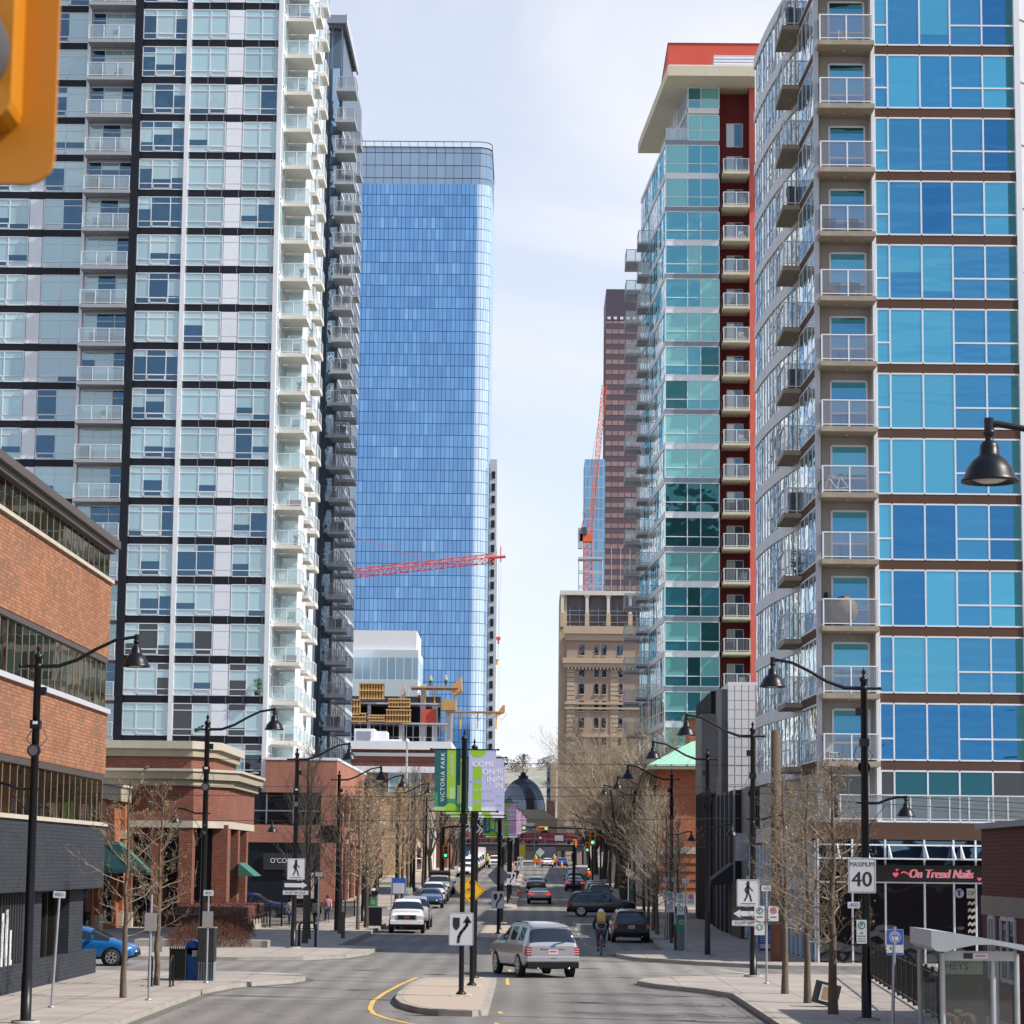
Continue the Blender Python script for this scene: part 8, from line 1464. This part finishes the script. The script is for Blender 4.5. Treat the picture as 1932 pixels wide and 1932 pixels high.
# ---------------------------------------------------------------- balcony furniture
def chair(label, mt, loc, rz=0):
    t = thing('patio_chair', label, 'chair', loc, rz); m = MB(); m.box(-.25, .25, -.25, .25, .38, .43, mt); m.build('seat', t); m = MB(); [m.box(-.24 + .08 * k, -.20 + .08 * k, .22, .25, .43, .9, mt) for k in range(7)]; m.box(-.25, .27, .22, .25, .86, .9, mt); m.build('backrest', t); 
    for a in (-.22, .2):
        for b in (-.22, .2): m = MB(); m.box(a, a + .03, b, b + .03, 0, .38, mt); m.build('leg', t)
    return t
wchr = mat('teak', (.16, .11, .08), .7); zbal = lambda k: zr[k] + .12
fl = ['thirteenth', 'twelfth', 'eleventh', 'tenth', 'ninth', 'eighth', 'seventh', 'sixth', 'fifth', 'fourth', 'third', 'second', 'first']
c0 = chair('brown slatted chair on the right tower balcony near the top, left of the table', wchr, (12.75, 112.2, zbal(12))); dup(c0, (14.1, 112.2, zbal(12)), 0, 'brown slatted chair on the top right tower balcony, right of the table')
t = thing('patio_table', 'round brown table between two chairs on the top right tower balcony', 'table', (13.45, 112.4, zbal(12))); m = MB(); m.lathe([(0, .68), (.36, .68), (.36, .72), (0, .72)], wchr, n=16); m.build('tabletop', t); m = MB(); m.cyl((0, 0, 0), (0, 0, .68), .04, wchr); m.lathe([(.25, 0), (.04, .05)], wchr, n=10); m.build('leg', t)
dup(c0, (13.2, 112.1, zbal(7)), 0, 'brown slatted chair on the middle right tower balcony, left one'); dup(c0, (14.2, 112.1, zbal(7)), .4, 'brown slatted chair on the middle right tower balcony, right one')
c1 = chair('dark chair on the fourth balcony down, left one', charcoal, (13.0, 112.1, zbal(8))); dup(c1, (14.1, 112.1, zbal(8)), .2, 'dark chair on the fourth balcony down, right one'); c2_ = chair('pale folding chair on the lowest visible right tower balcony', mat('pale_chair', (.5, .5, .5), .6), (12.85, 112.0, zbal(0)), .5); dup(c2_, (13.75, 112.1, zbal(11)), .3, 'white low chair on the second highest right tower balcony')
t = thing('bicycle', 'white bicycle stored on a right tower balcony', 'bicycle', (13.2, 111.8, zbal(4)), radians(90)); 
for yy in (-.5, .5): m = MB(); m.T = Matrix.Translation((0, yy, .34)); m.tube([(0, .33 * cos(2 * pi * k / 20), .33 * sin(2 * pi * k / 20)) for k in range(21)], .02, tyre, 5); m.build('wheel', t)
m = MB(); [m.cyl(a, b2, .02, white, 5) for a, b2 in (((0, 0, .3), (0, -.15, .85)), ((0, -.15, .8), (0, .35, .85)), ((0, 0, .3), (0, .38, .75)), ((0, 0, .3), (0, -.5, .34)), ((0, -.15, .8), (0, -.5, .34)), ((0, .35, .9), (0, .5, .34)))]; m.build('frame', t); m = MB(); m.box(-.06, .06, -.28, -.05, .9, .94, black); m.cyl((0, -.15, .8), (0, -.16, .9), .015, black, 5); m.build('saddle', t); m = MB(); m.cyl((-.2, .38, .98), (.2, .38, .98), .015, black, 5); m.cyl((0, .35, .9), (0, .38, .98), .015, black, 5); m.build('handlebar', t)
t = thing('wicker_chair', 'round woven egg chair on the balcony behind the right lamp arm', 'chair', (13.5, 112.1, zbal(2))); m = MB(); m.lathe([(.3, .2), (.55, .5), (.62, .85), (.5, 1.2), (.2, 1.4), (0, 1.43)], mat('rattan', (.20, .13, .09), .8, var=.5, scale=8), n=16); m.build('basket', t); m = MB(); m.lathe([(.35, 0), (.3, .2)], blackm, n=12); m.build('base', t)
m = MB(); m.lathe([(0, 0), (.14, 0), (.12, 1.35), (.06, 1.6), (0, 1.62)], blackm, n=8); signobj('furled_parasol', 'dark furled parasol beside the egg chair', m, (12.75, 112.3, zbal(2)), 'parasol')
for i, (x, y, k, c_n, l) in enumerate(((-18.9, 195.6, 20, (.02, .12, .5), 'blue storage box on a white balcony near the top'), (-18.9, 195.7, 3, (.25, .12, .05), 'brown bench seat on a low white balcony'), (-18.8, 195.6, 7, (.35, .12, .06), 'rust coloured planter box on a white balcony halfway down'), (-19.0, 195.7, 1, (.05, .055, .06), 'grey storage bench on the lowest white balcony'), (-18.9, 204, 17, (.03, .03, .03), 'black barbecue box on a middle stack white balcony'))):
    t = thing('storage_box', l, 'box', (x, y, 9.98 + 3 * k + .15)); m = MB(); m.box(-.5, .5, -.25, .25, 0, .45, mat('box_col%d' % i, c_n, .6)); m.build('box_body', t); m = MB(); m.box(-.53, .53, -.28, .28, .45, .52, MATS['box_col%d' % i]); m.build('lid', t)
for i, (k, l) in enumerate(((16, 'upper part, left chair'), (14, 'middle part, left chair'), (11, 'lower part, left chair'), (18, 'top part, left chair'))):
    q = dup(c1, (-34.2, 192.0, 9.98 + 3 * (k) + .15), .3, 'dark chair on the recessed balconies of the left tower, ' + l); q = dup(c1, (-32.9, 192.1, 9.98 + 3 * k + .15), -.2, 'dark chair on the recessed balconies of the left tower, ' + l.replace('left', 'right'))
pl = mat('pot_plant_green', (.05, .16, .04), .8, var=.3, scale=4)
for i, (x, y, z, s, l) in enumerate(((-20.9, 191.7 + .75, 15.9 - 2.6 + 3, 1, 'potted plant behind the low right corner window of the left tower'), (12.15, 118.3, zbal(3), 1.2, 'potted palm on a street side balcony of the right tower'))):
    t = thing('potted_plant', l, 'plant', (x, y - (.9 if i == 0 else 0), z)); rng = random.Random(i); m = MB(); m.lathe([(0, 0), (.15, 0), (.2, .3), (0, .3)], blackm, n=10); m.build('pot', t); m = MB()
    for k in range(70): a = rng.random() * 6.28; c = Vector((0, 0, .3 + rng.random() * .9)); d = Vector((cos(a), sin(a), rng.uniform(-.1, .7))) * .35 * s; m.add([c, c + d + Vector((0, 0, .05)), c + d * .6 + Vector((.05, 0, -.03))], [(0, 1, 2)], pl)
    m.build('foliage', t)
# pigeon on the restaurant roof and on the lamp arm
for i, (x, y, z) in enumerate(((-22.6, 149.2, 9.32), (-11.9, 90.6, 8.62))):
    t = thing('pigeon', ['grey pigeon on the restaurant cornice', 'grey pigeon on the lamp post spur by the restaurant'][i], 'bird', (x, y, z)); m = MB(); gp = mat('pigeon_grey', (.10, .11, .13), .7); m.T = Matrix.Rotation(.9, 4, 'Y'); m.lathe([(0, -.2), (.03, -.16), (.06, -.05), (.075, .04), (.06, .1), (.035, .13), (.04, .17), (.03, .2), (0, .21)], gp, (0, 0, 0), 10); m.T = Matrix.Identity(4); m.cyl((0, .02, -.12), (0, .02, -.05), .006, orng, 4); m.build('body', t)

# balcony clutter, told apart by tower and stack only
rng = random.Random(55); dk_ = MATS['charcoal_panel']; cl_tan = mat('clutter_tan', (.30, .2, .12), .7); cl_w = mat('clutter_white', (.5, .5, .5), .6); cl_g = mat('clutter_green', (.03, .10, .03), .8)
def planter(mt, label):
    t = thing('planter_pot', label, 'planter', (0, 0, 0)); m = MB(); m.lathe([(0, 0), (.14, 0), (.18, .35), (0, .35)], mt, n=10); m.build('pot', t); m = MB()
    for k in range(60): a = rng.random() * 6.28; c = Vector((0, 0, .35)); d = Vector((cos(a) * .22, sin(a) * .22, rng.uniform(.1, .6))); m.add([c, c + d, c + d * .6 + Vector((.05, 0, 0))], [(0, 1, 2)], cl_g)
    m.build('leaves', t); return t
def bbq(label):
    t = thing('barbecue', label, 'barbecue', (0, 0, 0)); m = MB(); m.box(-.4, .4, -.22, .22, .6, .85, dk_); m.lathe([(0, -.4), (.22, -.4), (.22, .4), (0, .4)], dk_, (0, 0, .85), 12, 'X'); m.build('lid', t); m = MB(); m.box(-.36, .36, -.2, .2, 0, .6, dk_); m.build('cart', t); return t
def scatter(proto, spots, group):
    for i, (x, y, z) in enumerate(spots):
        o = proto if i == 0 else dup(proto, (x, y, z)); o.location = (x, y, z); o.rotation_euler = (0, 0, rng.uniform(-.5, .5)); o['group'] = group
zL = lambda k: 9.98 + 3 * k + .15
scatter(chair('white patio chair on a balcony of the left tower street side', cl_w, (0, 0, 0)), [(-19.6, 195.7, zL(k)) for k in (2, 5, 9, 12, 16, 19)], 'white chairs on the white balconies')
scatter(chair('dark patio chair on a balcony of the left tower street side', dk_, (0, 0, 0)), [(-18.9, 195.9, zL(k)) for k in (4, 9, 11, 14, 18)] + [(-18.7, 204, zL(k)) for k in (6, 10, 15, 19)], 'dark chairs on the white balconies')
scatter(planter(cl_tan, 'tan pot with green leaves on a white balcony of the left tower'), [(-18.6, 195.4, zL(k)) for k in (6, 10, 13)] + [(-18.5, 203.6, zL(k)) for k in (5, 12, 18)], 'tan pots on the white balconies')
scatter(bbq('black barbecue on a balcony of the dark blue wing tower'), [(-18.3, 234.6, 10.13 + 3 * k) for k in (2, 5, 8, 11, 13, 16, 19)], 'barbecues on the wing tower')
scatter(chair('tan patio chair on a balcony of the dark blue wing tower', cl_tan, (0, 0, 0)), [(-18.8, 234.2, 10.13 + 3 * k) for k in (3, 6, 9, 12, 15, 17, 20)], 'tan chairs on the wing tower')
scatter(chair('dark chair on a red recess balcony of the teal tower', dk_, (0, 0, 0)), [(16.3 + .4 * (k % 3), 216.6, zt[k] + .12) for k in (1, 3, 4, 7, 8, 11, 13, 14)], 'dark chairs on the red recess balconies')
scatter(chair('pale chair on a red recess balcony of the teal tower', cl_w, (0, 0, 0)), [(17.5, 216.6, zt[k] + .12) for k in (2, 5, 9, 12, 15, 16)], 'pale chairs on the red recess balconies')
scatter(bbq('black barbecue on a street side balcony of the right tower'), [(12.1, 118.3, zr[k] + .12) for k in (12, 9, 6, 4)], 'barbecues on the right tower')
scatter(bbq('black barbecue on a recessed front balcony of the left tower'), [(-34.5, 192.2, zL(k)) for k in (4, 8, 12, 15, 20)], 'barbecues on the recessed balconies')
scatter(planter(cl_w, 'white pot with leaves on a recessed front balcony of the left tower'), [(-33.2, 191.8, zL(k)) for k in (5, 9, 13, 19)], 'white pots on the recessed balconies')
